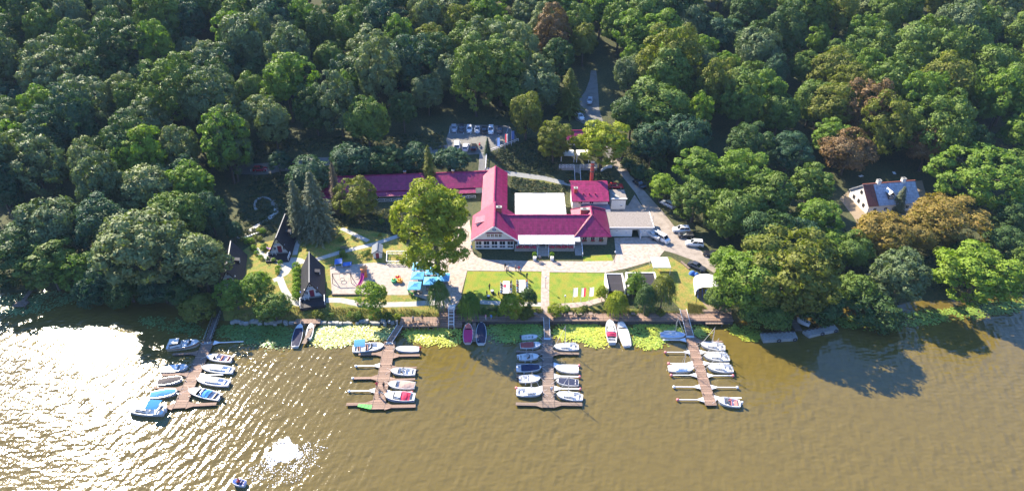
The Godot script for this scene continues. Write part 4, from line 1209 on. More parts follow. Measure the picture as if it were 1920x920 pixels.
func outbuildings():
	# the kitchen house behind the right wing
	var o = thing("kitchen_house", "white house with a single crimson roof slope and tall red flue", "building")
	box_part("wall", Vector3(16.4, 1.5, -164.6), Vector3(26.0, 5.9, -157.9), M.plaster, o)
	var g := MB.new()
	slab_roof(g, Vector3(16.1, 6.0, -157.1), Vector3(26.2, 6.0, -157.1), Vector3(26.3, 8.4, -163.9), Vector3(16.1, 8.4, -163.9))
	slab_roof(g, Vector3(16.1, 8.4, -163.9), Vector3(26.3, 8.4, -163.9), Vector3(26.3, 6.6, -167.5), Vector3(16.1, 6.6, -167.5))
	var r = part(g, "roof", M.tile_roof, o)
	chimney(r, Vector3(17.3, 7.0, -160.3), 0.9, 1.3, 0.9, M.rust_red)
	g = MB.new()
	g.tube(Vector3(22.2, 2.0, -166.2), Vector3(22.2, 13.0, -166.2), 0.55, 0.5, 12)
	var fl = part(g, "flue_pipe", M.rust_red, o)
	for y in [10.2, 12.0, 12.95]:
		g = MB.new()
		g.tube(Vector3(22.2, y, -166.2), Vector3(22.2, y + 0.16, -166.2), 0.66, 0.66, 12)
		part(g, "band", M.dark_metal, fl)
	g = MB.new()
	slab_roof(g, Vector3(19.0, 4.3, -154.4), Vector3(26.4, 4.3, -154.4), Vector3(26.4, 4.7, -157.8), Vector3(18.6, 4.7, -157.8), 0.1)
	part(g, "lean_to_roof", mat("zinc", Color(0.20, 0.20, 0.235), 0.45, 0.3), o)
	for i in 3: box_part("vent", Vector3(19.2 + i * 1.6, 6.9, -159.6), Vector3(19.5 + i * 1.6, 7.3, -159.3), M.maroon, r)
	for i in 2: window(o, Vector3(18.5 + i * 3.0, 5.2, -157.88), 1.2, 0.9)
	o = thing("white_shed", "white cube shed with flat roof beside the kitchen house", "building")
	box_part("wall", Vector3(27.1, 1.5, -163.6), Vector3(31.0, 5.5, -158.9), M.plaster, o)
	box_part("flat_roof", Vector3(26.9, 5.5, -163.8), Vector3(31.2, 5.8, -158.7), M.flat_roof, o)
	box_part("roof_edge", Vector3(26.8, 5.78, -158.86), Vector3(31.3, 5.95, -158.6), M.white_paint, o)
	window(o, Vector3(29.9, 3.6, -158.88), 0.7, 0.5)
	g = MB.new()
	slab_roof(g, Vector3(27.2, 5.9, -161.5), Vector3(28.8, 5.86, -159.2), Vector3(29.4, 5.9, -159.6), Vector3(27.8, 5.95, -162.2), 0.06)
	part(g, "loose_sheet", M.concrete, o)
	# garage with flat roof
	o = thing("garage", "long white garage with a mottled flat roof and dark doorway", "building")
	box_part("wall", Vector3(25.2, 1.5, -153.0), Vector3(31.0, 4.75, -146.0), M.plaster, o)
	box_part("wall", Vector3(32.9, 1.5, -153.0), Vector3(36.1, 4.75, -146.0), M.plaster, o)
	box_part("back_wall", Vector3(31.0, 1.5, -153.0), Vector3(32.9, 4.75, -149.0), M.plaster, o)
	box_part("lintel", Vector3(31.0, 4.2, -146.4), Vector3(32.9, 4.75, -146.02), M.plaster, o)
	box_part("flat_roof", Vector3(25.0, 4.75, -153.3), Vector3(36.4, 5.05, -145.6), M.flat_roof, o)
	g = MB.new()
	g.box(Vector3(30.7, 5.08, -145.58), Vector3(11.5, 0.18, 0.14)); g.box(Vector3(36.42, 5.08, -149.4), Vector3(0.14, 0.18, 7.7))
	part(g, "roof_edge", M.white_paint, o)
	for p in [[27.0, 3.9], [29.4, 3.4], [34.2, 3.9]]: window(o, Vector3(p[0], p[1], -145.98), 0.55, 0.45)
	box_part("open_door", Vector3(32.95, 1.9, -145.98), Vector3(33.1, 4.1, -144.6), M.white_paint, o)
	# white marquee roof in the yard
	o = thing("yard_tent", "white membrane roof over the courtyard with a clear middle panel", "canopy")
	for s in [[0.8, 5.7], [9.3, 14.4]]:
		g = MB.new()
		slab_roof(g, Vector3(s[0], 4.7, -152.4), Vector3(s[1], 4.7, -152.4), Vector3(s[1], 5.15, -163.0), Vector3(s[0], 5.15, -163.0), 0.06)
		part(g, "membrane", M.awning, o)
		for k in 4:
			g = MB.new()
			var z = -153.6 - k * 2.6
			g.bar(Vector3(s[0], 4.73 + (-152.4 - z) * 0.0425, z), Vector3(s[1], 4.73 + (-152.4 - z) * 0.0425, z), 0.09, 0.05)
			part(g, "seam", M.concrete, o)
	g = MB.new()
	slab_roof(g, Vector3(5.7, 4.7, -152.4), Vector3(9.3, 4.7, -152.4), Vector3(9.3, 5.15, -163.0), Vector3(5.7, 5.15, -163.0), 0.03)
	var cl = mat("clear_sheet", Color(0.75, 0.75, 0.78), 0.2)
	cl.transparency = BaseMaterial3D.TRANSPARENCY_ALPHA; cl.albedo_color.a = 0.45
	part(g, "clear_panel", cl, o)
	g = MB.new()
	for i in 6: g.bar(Vector3(5.7, 4.62 + i * 0.09, -152.6 - i * 2.05), Vector3(9.3, 4.62 + i * 0.09, -152.6 - i * 2.05), 0.12, 0.1)
	for x in [0.9, 5.7, 9.3, 14.3]: g.bar(Vector3(x, 4.6, -152.4), Vector3(x, 5.05, -163.0), 0.12, 0.12)
	part(g, "frame", M.steel, o)
	for x in [0.9, 5.7, 9.3, 14.3]:
		for z in [-152.5, -162.9]: box_part("post", Vector3(x - 0.06, 1.8, z - 0.06), Vector3(x + 0.06, 4.65, z + 0.06), M.white_paint, o)
	box_part("floor", Vector3(0.9, 2.0, -162.8), Vector3(14.3, 2.62, -152.6), M.paver, o)
	for i in 3:
		box_part("trestle_table", Vector3(6.2, 3.3, -155.6 - i * 2.6), Vector3(8.8, 3.36, -154.8 - i * 2.6), M.plank, o)
	# low pavilions with dark corrugated roofs near the water
	for s in [["dark_roof_pavilion", "low pavilion with a dark boarded roof between white side walls on the lawn edge", 1137, 1170.5, 514.5, 545], ["dark_roof_pavilion", "low pavilion with dark roof half hidden behind the drooping trees", 1176, 1232, 512.5, 540]]:
		var y = 4.1
		var a = P(s[2], s[4], y); var b = P(s[3], s[5], y - 0.5)
		o = thing(s[0], s[1], "building")
		var n = 9
		for i in n:
			var z0 = lerpf(a.z, b.z, float(i) / n); var z1 = lerpf(a.z, b.z, (i + 1.0) / n)
			var y0 = lerpf(y, y - 0.5, float(i) / n); var y1 = lerpf(y, y - 0.5, (i + 1.0) / n)
			g = MB.new()
			slab_roof(g, Vector3(a.x, y1 - 0.05, z1 + 0.06), Vector3(b.x, y1 - 0.05, z1 + 0.06), Vector3(b.x, y0, z0), Vector3(a.x, y0, z0), 0.05)
			part(g, "roof_board", M.dark_board, o)
		for x in [a.x - 0.35, b.x + 0.05]: box_part("side_wall", Vector3(x, 0.6, a.z - 0.2), Vector3(x + 0.3, 4.35, b.z + 0.1), M.plaster, o)
		box_part("back_wall", Vector3(a.x, 0.6, a.z + 0.3), Vector3(b.x, 3.9, a.z + 0.5), M.old_wood, o)
		box_part("ridge_board", Vector3(a.x - 0.3, 4.12, a.z - 0.22), Vector3(b.x + 0.3, 4.28, a.z - 0.02), M.white_paint, o)
		for x in [a.x + 0.2, (a.x + b.x) * 0.5, b.x - 0.2]: box_part("post", Vector3(x - 0.07, 0.6, b.z - 0.3), Vector3(x + 0.07, 3.5, b.z - 0.16), M.old_wood, o)
	# white gazebo tent
	var c = G(1238, 512)
	gazebo("gazebo_tent", "white square gazebo tent beside the plaza", Vector3(c.x, c.y, c.z - 1.0), 4.2, 2.5, 3.4, 0.12, M.awning, null)
	# white tent with blue side sheets
	o = thing("boat_tent", "white rounded boat tent with blue tarpaulins hanging at its front", "tent", G(1326, 556), -0.12)
	g = MB.new()
	var prev = []
	for k in 13:
		var t = PI * k / 12.0
		prev.append(Vector3(-cos(t) * 2.7, 1.5 + sin(t) * 1.5, 0))
	for k in 12: slab_roof(g, prev[k + 1] + Vector3(0, 0, 0.2), prev[k + 1] + Vector3(0, 0, -4.8), prev[k] + Vector3(0, 0, -4.8), prev[k] + Vector3(0, 0, 0.2), 0.04)
	for s in [-2.7, 2.7]: g.box(Vector3(s, 0.75, -2.3), Vector3(0.05, 1.5, 5.0))
	part(g, "cover", M.awning, o)
	for k in 6:
		g = MB.new()
		g.col = Color(0.03, 0.10, 0.42) * tintv(0.25)
		g.bar(Vector3(-2.4 + k * 0.95, 2.3, 0.25), Vector3(-2.2 + k * 0.95 + rf(-0.2, 0.2), 0.1, 0.9), 0.7, 0.04)
		part(g, "tarpaulin", M.cloth, o)
	g = MB.new()
	for s in [-2.6, 0.0, 2.6]:
		for z in [0.0, -4.6]: g.tube(Vector3(s, 0, z), Vector3(s, 1.55 if s else 2.9, z), 0.05, 0.05, 6)
	part(g, "frame", M.steel, o)
	# upper terrace with pergola, and the small red roof behind it
	o = thing("pergola_terrace", "white pergola terrace with lattice railings below the wide tree", "pergola")
	var q = G(1048, 319); var q2 = G(1120, 319)
	var zf = q.z; var x0 = q.x; var x1 = q2.x; var ty = q.y + 0.75
	box_part("terrace_floor", Vector3(x0, ty - 2.5, zf - 6.5), Vector3(x1, ty, zf), M.concrete, o)
	railing(o, Vector3(x0 + 0.1, ty, zf - 0.1), Vector3(x0 + 4.4, ty, zf - 0.1), 1.1, null, 1.1, "railing", true)
	railing(o, Vector3(x0 + 6.2, ty, zf - 0.1), Vector3(x1 - 0.1, ty, zf - 0.1), 1.1, null, 1.1, "railing", true)
	stairs(o, Vector3(x0 + 5.3, ty, zf), 1.6, 0.42, 0.22, 11, Vector3.BACK, M.concrete, "stair_tread")
	for s in [x0 + 4.45, x0 + 6.15]: railing(o, Vector3(s, ty - 0.1, zf), Vector3(s, ty - 2.4, zf + 4.6), 0.9, null, 1.1, "stair_rail")
	for s in [[x0 + 0.8, x0 + 4.6], [x0 + 5.4, x0 + 9.0]]:
		g = MB.new()
		slab_roof(g, Vector3(s[0], ty + 2.5, zf - 3.0), Vector3(s[1], ty + 2.5, zf - 3.0), Vector3(s[1], ty + 2.8, zf - 6.2), Vector3(s[0], ty + 2.8, zf - 6.2), 0.1)
		part(g, "pergola_roof", M.awning, o)
		for x in s:
			for z in [zf - 3.1, zf - 6.1]: box_part("post", Vector3(x - 0.08, ty, z - 0.08), Vector3(x + 0.08, ty + 2.6, z + 0.08), M.white_paint, o)
		for k in 4: box_part("wall_slat", Vector3(lerpf(s[0], s[1], k / 4.0 + 0.08), ty + 0.05, zf - 6.1), Vector3(lerpf(s[0], s[1], k / 4.0 + 0.16), ty + 2.4, zf - 6.02), M.white_paint, o)
	o = thing("gatehouse", "small house with crimson roof showing between two trees by the forest road", "building")
	q = P(1078, 262, 9.5)
	gable_block(o, q.x - 2.2, q.x + 3.2, q.z - 4.4, q.z, 5.0, 9.8, 11.6, 0.5, M.plaster, M.tile_roof, false)
	window(o, Vector3(q.x, 8.6, q.z + 0.02), 1.0, 1.1)
	# stone steps from the car park
	o = thing("stone_steps", "grey stone steps climbing the bank from clubhouse to car park", "stairs")
	var s0 = G(905, 288); var s1 = G(903, 319)
	for k in 16:
		g = MB.new()
		var p = s0.lerp(s1, k / 15.0)
		g.box(Vector3(p.x, hgt(p.x, p.z) - 0.1, p.z), Vector3(1.9, 0.5, (s1.z - s0.z) / 17.0))
		part(g, "step", M.concrete, o)
	g = MB.new()
	for k in 6: g.box(s0.lerp(s1, k / 5.0) + Vector3(1.15, 0.2, 0), Vector3(0.25, 1.0, 0.25))
	g.bar(s0 + Vector3(1.15, 0.7, 0), Vector3(s1.x + 1.15, s1.y + 0.7, s1.z), 0.2, 0.14)
	part(g, "hand_rail", M.white_paint, o)
	# railing along the car park
	o = thing("parking_fence", "white railing along the edge of the car park", "fence")
	railing(o, G(920, 285), G(945, 276), 1.0, null, 1.4); railing(o, G(945, 276), G(972, 265), 1.0, null, 1.4)
	o = thing("roadside_rail", "white guard rail along the shady service road", "fence")
	railing(o, G(470, 322), G(500, 321), 0.8, null, 1.6); railing(o, G(536, 318), G(566, 314), 0.8, null, 1.6)
	o = thing("yard_wall", "curved low white wall by the curving road", "wall")
	var prevp = null
	for k in 9:
		var p = G(1127 + k * 2.6, 322 - 8.0 * sin(k / 8.0 * 2.0))
		if prevp:
			g = MB.new()
			g.bar(prevp + Vector3(0, 0.3, 0), p + Vector3(0, 0.3, 0), 0.25, 1.0)
			part(g, "wall_segment", M.plaster, o)
		prevp = p

func gazebo(called, label, at, w, h, top, valance, m, poles_m, group := ""):
	var o = thing(called, label, "gazebo" if called.begins_with("gaz") else "parasol", at, 0.0, group)
	var g := MB.new()
	var k = w * 0.5
	var q = [Vector3(-k, h, k), Vector3(k, h, k), Vector3(k, h, -k), Vector3(-k, h, -k)]
	for i in 4:
		var a = q[i]; var b = q[(i + 1) % 4]
		var am = a.lerp(Vector3(0, top, 0), 0.5) - Vector3(0, 0.09, 0); var bm = b.lerp(Vector3(0, top, 0), 0.5) - Vector3(0, 0.09, 0)
		g.quad(a, b, bm, am); g.tri(am, bm, Vector3(0, top, 0))
		g.quad(a - Vector3(0, valance, 0), b - Vector3(0, valance, 0), b, a)
	part(g, "canopy", m, o)
	for i in 4:
		if called.begins_with("gaz"):
			g = MB.new()
			g.tube(Vector3(q[i].x * 0.97, 0, q[i].z * 0.97), Vector3(q[i].x * 0.97, h, q[i].z * 0.97), 0.05, 0.05, 6)
			part(g, "pole", poles_m if poles_m else M.white_paint, o)
	if not called.begins_with("gaz"):
		g = MB.new()
		g.tube(Vector3.ZERO, Vector3(0, top + 0.1, 0), 0.04, 0.035, 6)
		part(g, "pole", M.old_wood, o)
		for i in 4:
			g = MB.new()
			g.bar(Vector3(0, top - 0.1, 0), q[i] - Vector3(0, 0.04, 0), 0.03, 0.03)
			part(g, "rib", M.old_wood, o)
		g = MB.new()
		g.box(Vector3(0, 0.08, 0), Vector3(0.6, 0.16, 0.6))
		part(g, "base", M.concrete, o)
	return o

func cabin(label, front, back, yr, half, deck, cols):               # an A-frame cabin given by its ridge ends in the photograph
	var a = P(front[0], front[1], yr); var b = P(back[0], back[1], yr)
	var d = Vector3(a.x - b.x, 0, a.z - b.z)
	var L = d.length()
	var gy = hgt((a.x + b.x) * 0.5, (a.z + b.z) * 0.5)
	var o = thing("cabin", label, "cabin", Vector3(a.x, gy, a.z), atan2(d.x, d.z))
	var h = yr - gy
	var g := MB.new()
	slab_roof(g, Vector3(-half, 0.25, 0.5), Vector3(0, h, 0.5), Vector3(0, h, -L), Vector3(-half, 0.25, -L), 0.16)
	slab_roof(g, Vector3(0, h, 0.5), Vector3(half, 0.25, 0.5), Vector3(half, 0.25, -L), Vector3(0, h, -L), 0.16)
	var r = part(g, "roof", M.slate, o)
	g = MB.new()
	g.bar(Vector3(0, h + 0.04, 0.55), Vector3(0, h + 0.04, -L - 0.05), 0.22, 0.1)
	part(g, "ridge_cap", M.dark_metal, r)
	for z in [-0.6, -L + 0.3]:
		var p = [Vector3(-half + 0.35, 0.3, z), Vector3(half - 0.35, 0.3, z), Vector3(0, h - 0.35, z)]
		if z < -1: p.reverse()
		g = MB.new()
		g.tri(p[0], p[1], p[2])
		part(g, "gable_wall", M.plaster, o)
	g = MB.new()
	for s in [-1, 1]: g.bar(Vector3(0, h - 0.1, 0.52), Vector3(s * half, 0.2, 0.52), 0.06, 0.22)
	part(g, "barge_board", M.dark_board, o)
	box_part("floor_base", Vector3(-half + 0.2, -0.5, -L + 0.2), Vector3(half - 0.2, 0.32, -0.2), M.concrete, o)
	box_part("door", Vector3(-0.5, 0.4, -0.58), Vector3(0.5, 2.4, -0.5), M.maroon, o)
	for s in [-1.15, 1.15]: window(o, Vector3(s, 1.6, -0.57), 0.75, 1.0)
	box_part("balcony_beam", Vector3(-1.5, 2.6, -0.56), Vector3(1.5, 2.78, -0.1), M.white_paint, o)
	window(o, Vector3(0, 3.4, -0.57), 0.8, 0.8)
	# dormer window on the right slope
	var t = 0.5
	var y = lerpf(h, 0.25, t); var x = half * t
	g = MB.new()
	slab_roof(g, Vector3(x - 0.5, y + 1.05, -L * 0.5 - 0.6), Vector3(x - 0.5, y + 1.05, -L * 0.5 + 0.6), Vector3(x + 0.75, y + 0.75, -L * 0.5 + 0.6), Vector3(x + 0.75, y + 0.75, -L * 0.5 - 0.6), 0.08)
	var dm = part(g, "dormer_roof", M.slate, o)
	box_part("dormer_wall", Vector3(x - 0.6, y - 0.4, -L * 0.5 - 0.5), Vector3(x + 0.55, y + 0.68, -L * 0.5 + 0.5), M.dark_board, dm)
	window(o, Vector3(x + 0.57, y + 0.25, -L * 0.5), 0.75, 0.6, Vector3.RIGHT)
	# deck with railing and things
	if deck:
		box_part("deck", Vector3(-half + 0.1, -0.4, 0.0), Vector3(half - 0.1, 0.3, 3.2), M.dark_board, o)
		for k in 9: box_part("deck_board", Vector3(-half + 0.1, 0.3, 0.04 + k * 0.35), Vector3(half - 0.1, 0.34, 0.36 + k * 0.35), M.dark_board, o)
		railing(o, Vector3(-half + 0.2, 0.34, 0.6), Vector3(-half + 0.2, 0.34, 3.1), 0.95, null, 1.2)
		railing(o, Vector3(half - 0.2, 0.34, 0.6), Vector3(half - 0.2, 0.34, 3.1), 0.95, null, 1.2)
		railing(o, Vector3(-half + 0.3, 0.34, 0.55), Vector3(-0.8, 0.34, 0.55), 0.95, null, 1.0)
	return o

func white_house():
	var fl = P(1625, 402, 2.0); var fr = P(1722, 394, 2.0)
	var d = fr - fl
	var o = thing("white_house", "white walled house with grey roof sheets and one strip of red tiles", "house", Vector3(fl.x, hgt(fl.x, fl.z), fl.z), yaw_of(d))
	var L = 14.6; var D = 9.0
	var r = gable_block(o, 0.0, L, -D, 0.0, -0.6, 2.5, 6.6, 0.35, M.plaster, M.grey_roof, false)
	var g := MB.new()
	slab_roof(g, Vector3(-0.42, 2.56, 0.42), Vector3(2.6, 2.56, 0.42), Vector3(2.6, 6.7, -D * 0.5), Vector3(-0.42, 6.7, -D * 0.5), 0.05)
	part(g, "tile_strip", M.old_tiles, o)
	g = MB.new()
	g.bar(Vector3(-0.5, 6.78, -D * 0.5), Vector3(L + 0.5, 6.78, -D * 0.5), 0.36, 0.16)
	part(g, "ridge_tiles", M.old_tiles, r)
	for k in 4:
		g = MB.new()
		slab_roof(g, Vector3(2.7 + k * 3.1, 2.54, 0.45), Vector3(5.7 + k * 3.1, 2.54, 0.45), Vector3(5.7 + k * 3.1, 6.68, -D * 0.5), Vector3(2.7 + k * 3.1, 6.68, -D * 0.5), 0.04)
		part(g, "roof_sheet", M.grey_roof, r)
	chimney(r, Vector3(4.1, 5.9, -D * 0.5), 1.0, 1.7, 0.9, M.plaster)
	chimney(r, Vector3(11.4, 5.9, -D * 0.5), 1.0, 1.7, 0.9, M.plaster)
	# dormer
	g = MB.new()
	slab_roof(g, Vector3(5.5, 5.2, -0.6), Vector3(6.3, 6.0, -0.6), Vector3(6.3, 6.0, -3.4), Vector3(5.5, 5.2, -3.4), 0.1)
	slab_roof(g, Vector3(6.3, 6.0, -0.6), Vector3(7.5, 4.9, -0.6), Vector3(7.5, 4.9, -3.4), Vector3(6.3, 6.0, -3.4), 0.1)
	var dm = part(g, "dormer_roof", M.awning, o)
	box_part("dormer_wall", Vector3(5.7, 3.6, -3.0), Vector3(7.2, 5.0, -0.85), M.old_wood, dm)
	window(o, Vector3(6.45, 4.4, -0.83), 1.0, 0.8)
	for p in [-2.2, -4.5, -6.8]: window(o, Vector3(-0.02, 1.5, p), 0.9, 1.1, Vector3.LEFT, 1, M.old_wood)
	window(o, Vector3(-0.02, 4.3, -4.5), 0.9, 1.0, Vector3.LEFT, 1, M.old_wood)
	for k in 4: window(o, Vector3(2.0 + k * 3.2, 1.3, 0.02), 1.1, 1.1)
	for k in 2:
		var c = G(1614 + k * 62, 334 - k * 6)
		table(c, 0.4 + k, 1.4, 0.8, M.white_paint, ["white garden table behind the white house by the brown tree", "white garden table behind the white house near its far chimney"][k])

# ------------------------------------------------------------------ docks and boats
func dock(label, a_px, b_px, width, gang_px, gang_w, truss, fingers, dark := false):
	var a = P(a_px[0], a_px[1], 0.45); var b = P(b_px[0], b_px[1], 0.45)
	var d = Vector3(b.x - a.x, 0, b.z - a.z)
	var L = d.length()
	var o = thing("dock", label, "dock", Vector3(a.x, 0, a.z), yaw_of(d))
	var wood = M.plank if dark else M.deck_plank
	var n = maxi(2, roundi(L / 2.4))
	for i in n:
		var g := MB.new()
		g.box(Vector3(L * (i + 0.5) / n, 0.42, 0), Vector3(L / n - 0.05, 0.12, width - 0.24))
		part(g, "deck_section", wood, o)
		g = MB.new()
		g.box(Vector3(L * (i + 0.5) / n, 0.12, 0), Vector3(L / n - 0.5, 0.5, width - 0.3))
		part(g, "float", M.black_rubber, o)
	for s in [-1, 1]:
		var g := MB.new()
		g.box(Vector3(L * 0.5, 0.43, s * (width * 0.5 - 0.06)), Vector3(L, 0.2, 0.12))
		part(g, "edge_beam", M.old_wood if dark else M.plank, o)
	for s in [-1, 1]:
		for i in 4:
			var g := MB.new()
			g.tube(Vector3(L * (i + 0.6) / 4.2, 0.5, s * (width * 0.5 - 0.2)), Vector3(L * (i + 0.6) / 4.2, 0.78, s * (width * 0.5 - 0.2)), 0.07, 0.07, 8)
			part(g, "bollard", M.dark_metal, o)
	var inv = Transform3D(Basis(Vector3.UP, o.rotation.y), o.position).affine_inverse()
	# gangway
	var ga = inv * P(gang_px[0], gang_px[1], 1.3)
	var gb = Vector3(0.25, 0.6, 0)
	ga.y = 1.25
	var g := MB.new()
	g.bar(ga, gb, gang_w, 0.1)
	var gw = part(g, "gangway", M.old_wood if truss else wood, o)
	var side = (gb - ga).cross(Vector3.UP).normalized() * gang_w * 0.5
	for s in [-1, 1]:
		g = MB.new()
		var rail_h = Vector3(0, 0.95 if truss else 0.25, 0)
		g.bar(ga + side * s + rail_h, gb + side * s + rail_h, 0.07, 0.07)
		var k = 8
		for i in k + 1:
			var p = ga.lerp(gb, float(i) / k) + side * s
			g.bar(p, p + rail_h, 0.05, 0.05)
			if truss and i < k: g.bar(p, ga.lerp(gb, (i + 1.0) / k) + side * s + rail_h, 0.05, 0.05)
		part(g, "hand_rail", M.steel if truss else M.white_paint, gw)
	g = MB.new()
	g.box(gb + Vector3(0.3, -0.05, 0), Vector3(0.7, 0.06, gang_w + 0.2))
	part(g, "landing_plate", M.steel, gw)
	# fingers: [end px, width, buoy colour or null, wedge]
	for f in fingers:
		var e = inv * P(f[0], f[1], 0.4)
		var s = signf(e.z)
		var root_x = e.x + f[4] if f.size() > 4 else e.x
		root_x = clampf(root_x, 0.4, L - 0.1)
		var r0 = Vector3(root_x, 0.40, s * width * 0.5)
		e.y = 0.40
		g = MB.new()
		var col = Color(1, 1, 1)
		g.bar(r0, e, f[2], 0.14)
		var wd = 0.55 + f[2] * 0.5
		g.prism([Vector2(r0.x - wd, r0.z), Vector2(r0.x + wd, r0.z), Vector2(r0.x + f[2] * 0.5, r0.z + s * 1.3), Vector2(r0.x - f[2] * 0.5, r0.z + s * 1.3)], 0.34, 0.49)
		var fp = part(g, "finger", wood if f[2] > 0.3 else M.white_paint, o)
		g = MB.new()
		g.box(r0.lerp(e, 0.55) - Vector3(0, 0.28, 0), Vector3(f[2] * 0.7, 0.3, absf(e.z - r0.z) * 0.8))
		if f[2] > 0.3: part(g, "float", M.black_rubber, fp)
		if f[3] != null:
			g = MB.new()
			g.col = f[3]
			g.lathe(e + Vector3(0, -0.12, 0), [[0.0, -0.2], [0.2, -0.14], [0.3, 0.05], [0.27, 0.25], [0.12, 0.36], [0.0, 0.38]], 10)
			part(g, "buoy", M.paint, fp)
	return o

func hull_w(t, stern):
	if t < 0.4: return lerpf(stern, 1.0, sin(t / 0.4 * PI * 0.5))
	return sqrt(maxf(0.0, 1.0 - pow((t - 0.4) / 0.6, 2.3)))
func boat(kind, label, bow, stern_px, B, col: Color, opt := {}):     # bow and stern as pixels
	var wl = 0.35
	var a = P(bow[0], bow[1], wl); var s = P(stern_px[0], stern_px[1], wl)
	var d = Vector3(a.x - s.x, 0, a.z - s.z)
	var L = d.length()
	var at = opt.get("at_y", 0.0)
	var o = thing(opt.get("name", "boat"), label, "boat", Vector3(s.x, at, s.z), yaw_of(d))
	var fb = opt.get("fb", 0.62 if kind != "cruiser" else 0.85)
	var ws = 0.74 if kind != "sail" else 0.66
	var N = 14
	var g := MB.new()
	g.col = col
	var rim = []; var keel = []
	for i in N + 1:
		var t = float(i) / N
		var w = hull_w(t, ws) * B * 0.5
		rim.append(Vector3(L * t, fb * (1.0 + 0.42 * t * t), w))
		keel.append(Vector3(L * (t * 0.95 + 0.01), -0.12, w * 0.72))
	for i in N:
		for m in [1, -1]:
			var f = Vector3(1, 1, m)
			var q = [keel[i] * f, keel[i + 1] * f, rim[i + 1] * f, rim[i] * f]
			if m < 0: q.reverse()
			g.quad(q[0], q[1], q[2], q[3])
	g.quad(keel[0] * Vector3(1, 1, -1), keel[0], rim[0], rim[0] * Vector3(1, 1, -1))
	part(g, "hull", M.gelcoat, o)
	g = MB.new()
	g.col = opt.get("rim", Color(0.80, 0.80, 0.79))
	for m in [1, -1]:
		var f = Vector3(1, 1, m)
		for i in N: g.bar(rim[i] * f, rim[i + 1] * f, 0.09, 0.09)
	part(g, "gunwale", M.gelcoat, o)
	# deck: full width ahead of tf and behind ta, side decks between, cockpit well in the middle
	var tf = opt.get("fore", 0.68); var ta = opt.get("aft", 0.06)
	var inset = opt.get("side", 0.16)
	g = MB.new()
	g.col = opt.get("deck", Color(0.80, 0.80, 0.79))
	var well := MB.new()
	well.col = opt.get("inside", Color(0.76, 0.75, 0.73))
	var fy = 0.16
	for i in N:
		var p = rim[i] - Vector3(0, 0.02, 0); var q = rim[i + 1] - Vector3(0, 0.02, 0)
		var t = (i + 0.5) / N
		var m = Vector3(1, 1, -1)
		if t > tf or t < ta:
			var c0 = Vector3(p.x, p.y + 0.10, 0); var c1 = Vector3(q.x, q.y + 0.10, 0)
			g.quad(p, q, c1, c0); g.quad(c0, c1, q * m, p * m)
		else:
			var pi_ = Vector3(p.x, p.y + 0.02, maxf(0.05, p.z - inset)); var qi = Vector3(q.x, q.y + 0.02, maxf(0.05, q.z - inset))
			g.quad(p, q, qi, pi_); g.quad(pi_ * m, qi * m, q * m, p * m)
			var pf = Vector3(p.x, fy, pi_.z * 0.9); var qf = Vector3(q.x, fy, qi.z * 0.9)
			well.quad(pi_, qi, qf, pf); well.quad(pf * m, qf * m, qi * m, pi_ * m)
			well.quad(pf, qf, qf * m, pf * m)
	part(g, "deck", M.gelcoat, o)
	if well.v.size(): part(well, "cockpit", M.paint, o)
	var deck_y = func(t): return fb * (1.0 + 0.42 * t * t)
	# seats and thwarts
	if kind in ["open", "row", "sail", "cruiser"]:
		for t in ([0.2, 0.45] if kind != "row" else [0.15, 0.38, 0.6]):
			if t > tf - 0.05 or (kind == "sail" and t > 0.2): continue
			g = MB.new()
			g.col = opt.get("seat", Color(0.72, 0.70, 0.66))
			var w = (hull_w(t, ws) * B * 0.5 - inset) * 2.0 - 0.06
			g.box(Vector3(L * t, fb * 0.62, 0), Vector3(0.42 if kind != "row" else 0.26, 0.12, w))
			if kind in ["open", "cruiser"]: g.box(Vector3(L * t - 0.22, fb * 0.85, 0), Vector3(0.1, 0.42, w * 0.86))
			part(g, "seat" if kind != "row" else "thwart", M.paint, o)
	if opt.has("screen"):
		var t = opt.screen
		var w = hull_w(t, ws) * B * 0.5 - 0.12
		g = MB.new()
		var y = deck_y.call(t) + 0.05
		g.quad(Vector3(L * t + 0.25, y, w * 0.55), Vector3(L * t + 0.25, y, -w * 0.55), Vector3(L * t - 0.08, y + 0.45, -w * 0.5), Vector3(L * t - 0.08, y + 0.45, w * 0.5))
		for m in [1, -1]: g.quad(Vector3(L * t + 0.25, y, m * w * 0.55), Vector3(L * t - 0.35, y, m * w), Vector3(L * t - 0.5, y + 0.36, m * w * 0.92), Vector3(L * t - 0.08, y + 0.45, m * w * 0.5))
		var sc = part(g, "windscreen", M.boat_glass, o)
		g = MB.new()
		g.bar(Vector3(L * t - 0.08, y + 0.46, -w * 0.5), Vector3(L * t - 0.08, y + 0.46, w * 0.5), 0.05, 0.05)
		for m in [1, -1]: g.bar(Vector3(L * t - 0.08, y + 0.46, m * w * 0.5), Vector3(L * t - 0.5, y + 0.37, m * w * 0.92), 0.05, 0.05)
		part(g, "screen_frame", M.steel, sc)
	if opt.has("cover"):                                            # a tarpaulin stretched over the well
		var c0 = opt.get("c0", 0.02); var c1 = opt.get("c1", 0.72)
		g = MB.new()
		g.col = opt.cover
		var K = 9
		var prev = []
		for i in K + 1:
			var t = lerpf(c0, c1, float(i) / K)
			var w = hull_w(t, ws) * B * 0.5 * 0.96
			var hump = opt.get("hump", 0.22) * (sin(PI * clampf(float(i) / K, 0.06, 0.97)) + 0.06 * sin(i * 2.3))
			var row = []
			for j in 7:
				var k = j / 3.0 - 1.0
				row.append(Vector3(L * t, deck_y.call(t) + 0.06 + hump * (1.0 - k * k) + 0.02 * sin(i * 1.7 + j * 2.1), w * k))
			if prev:
				for j in 6: g.quad(prev[j + 1], row[j + 1], row[j], prev[j])
			prev = row
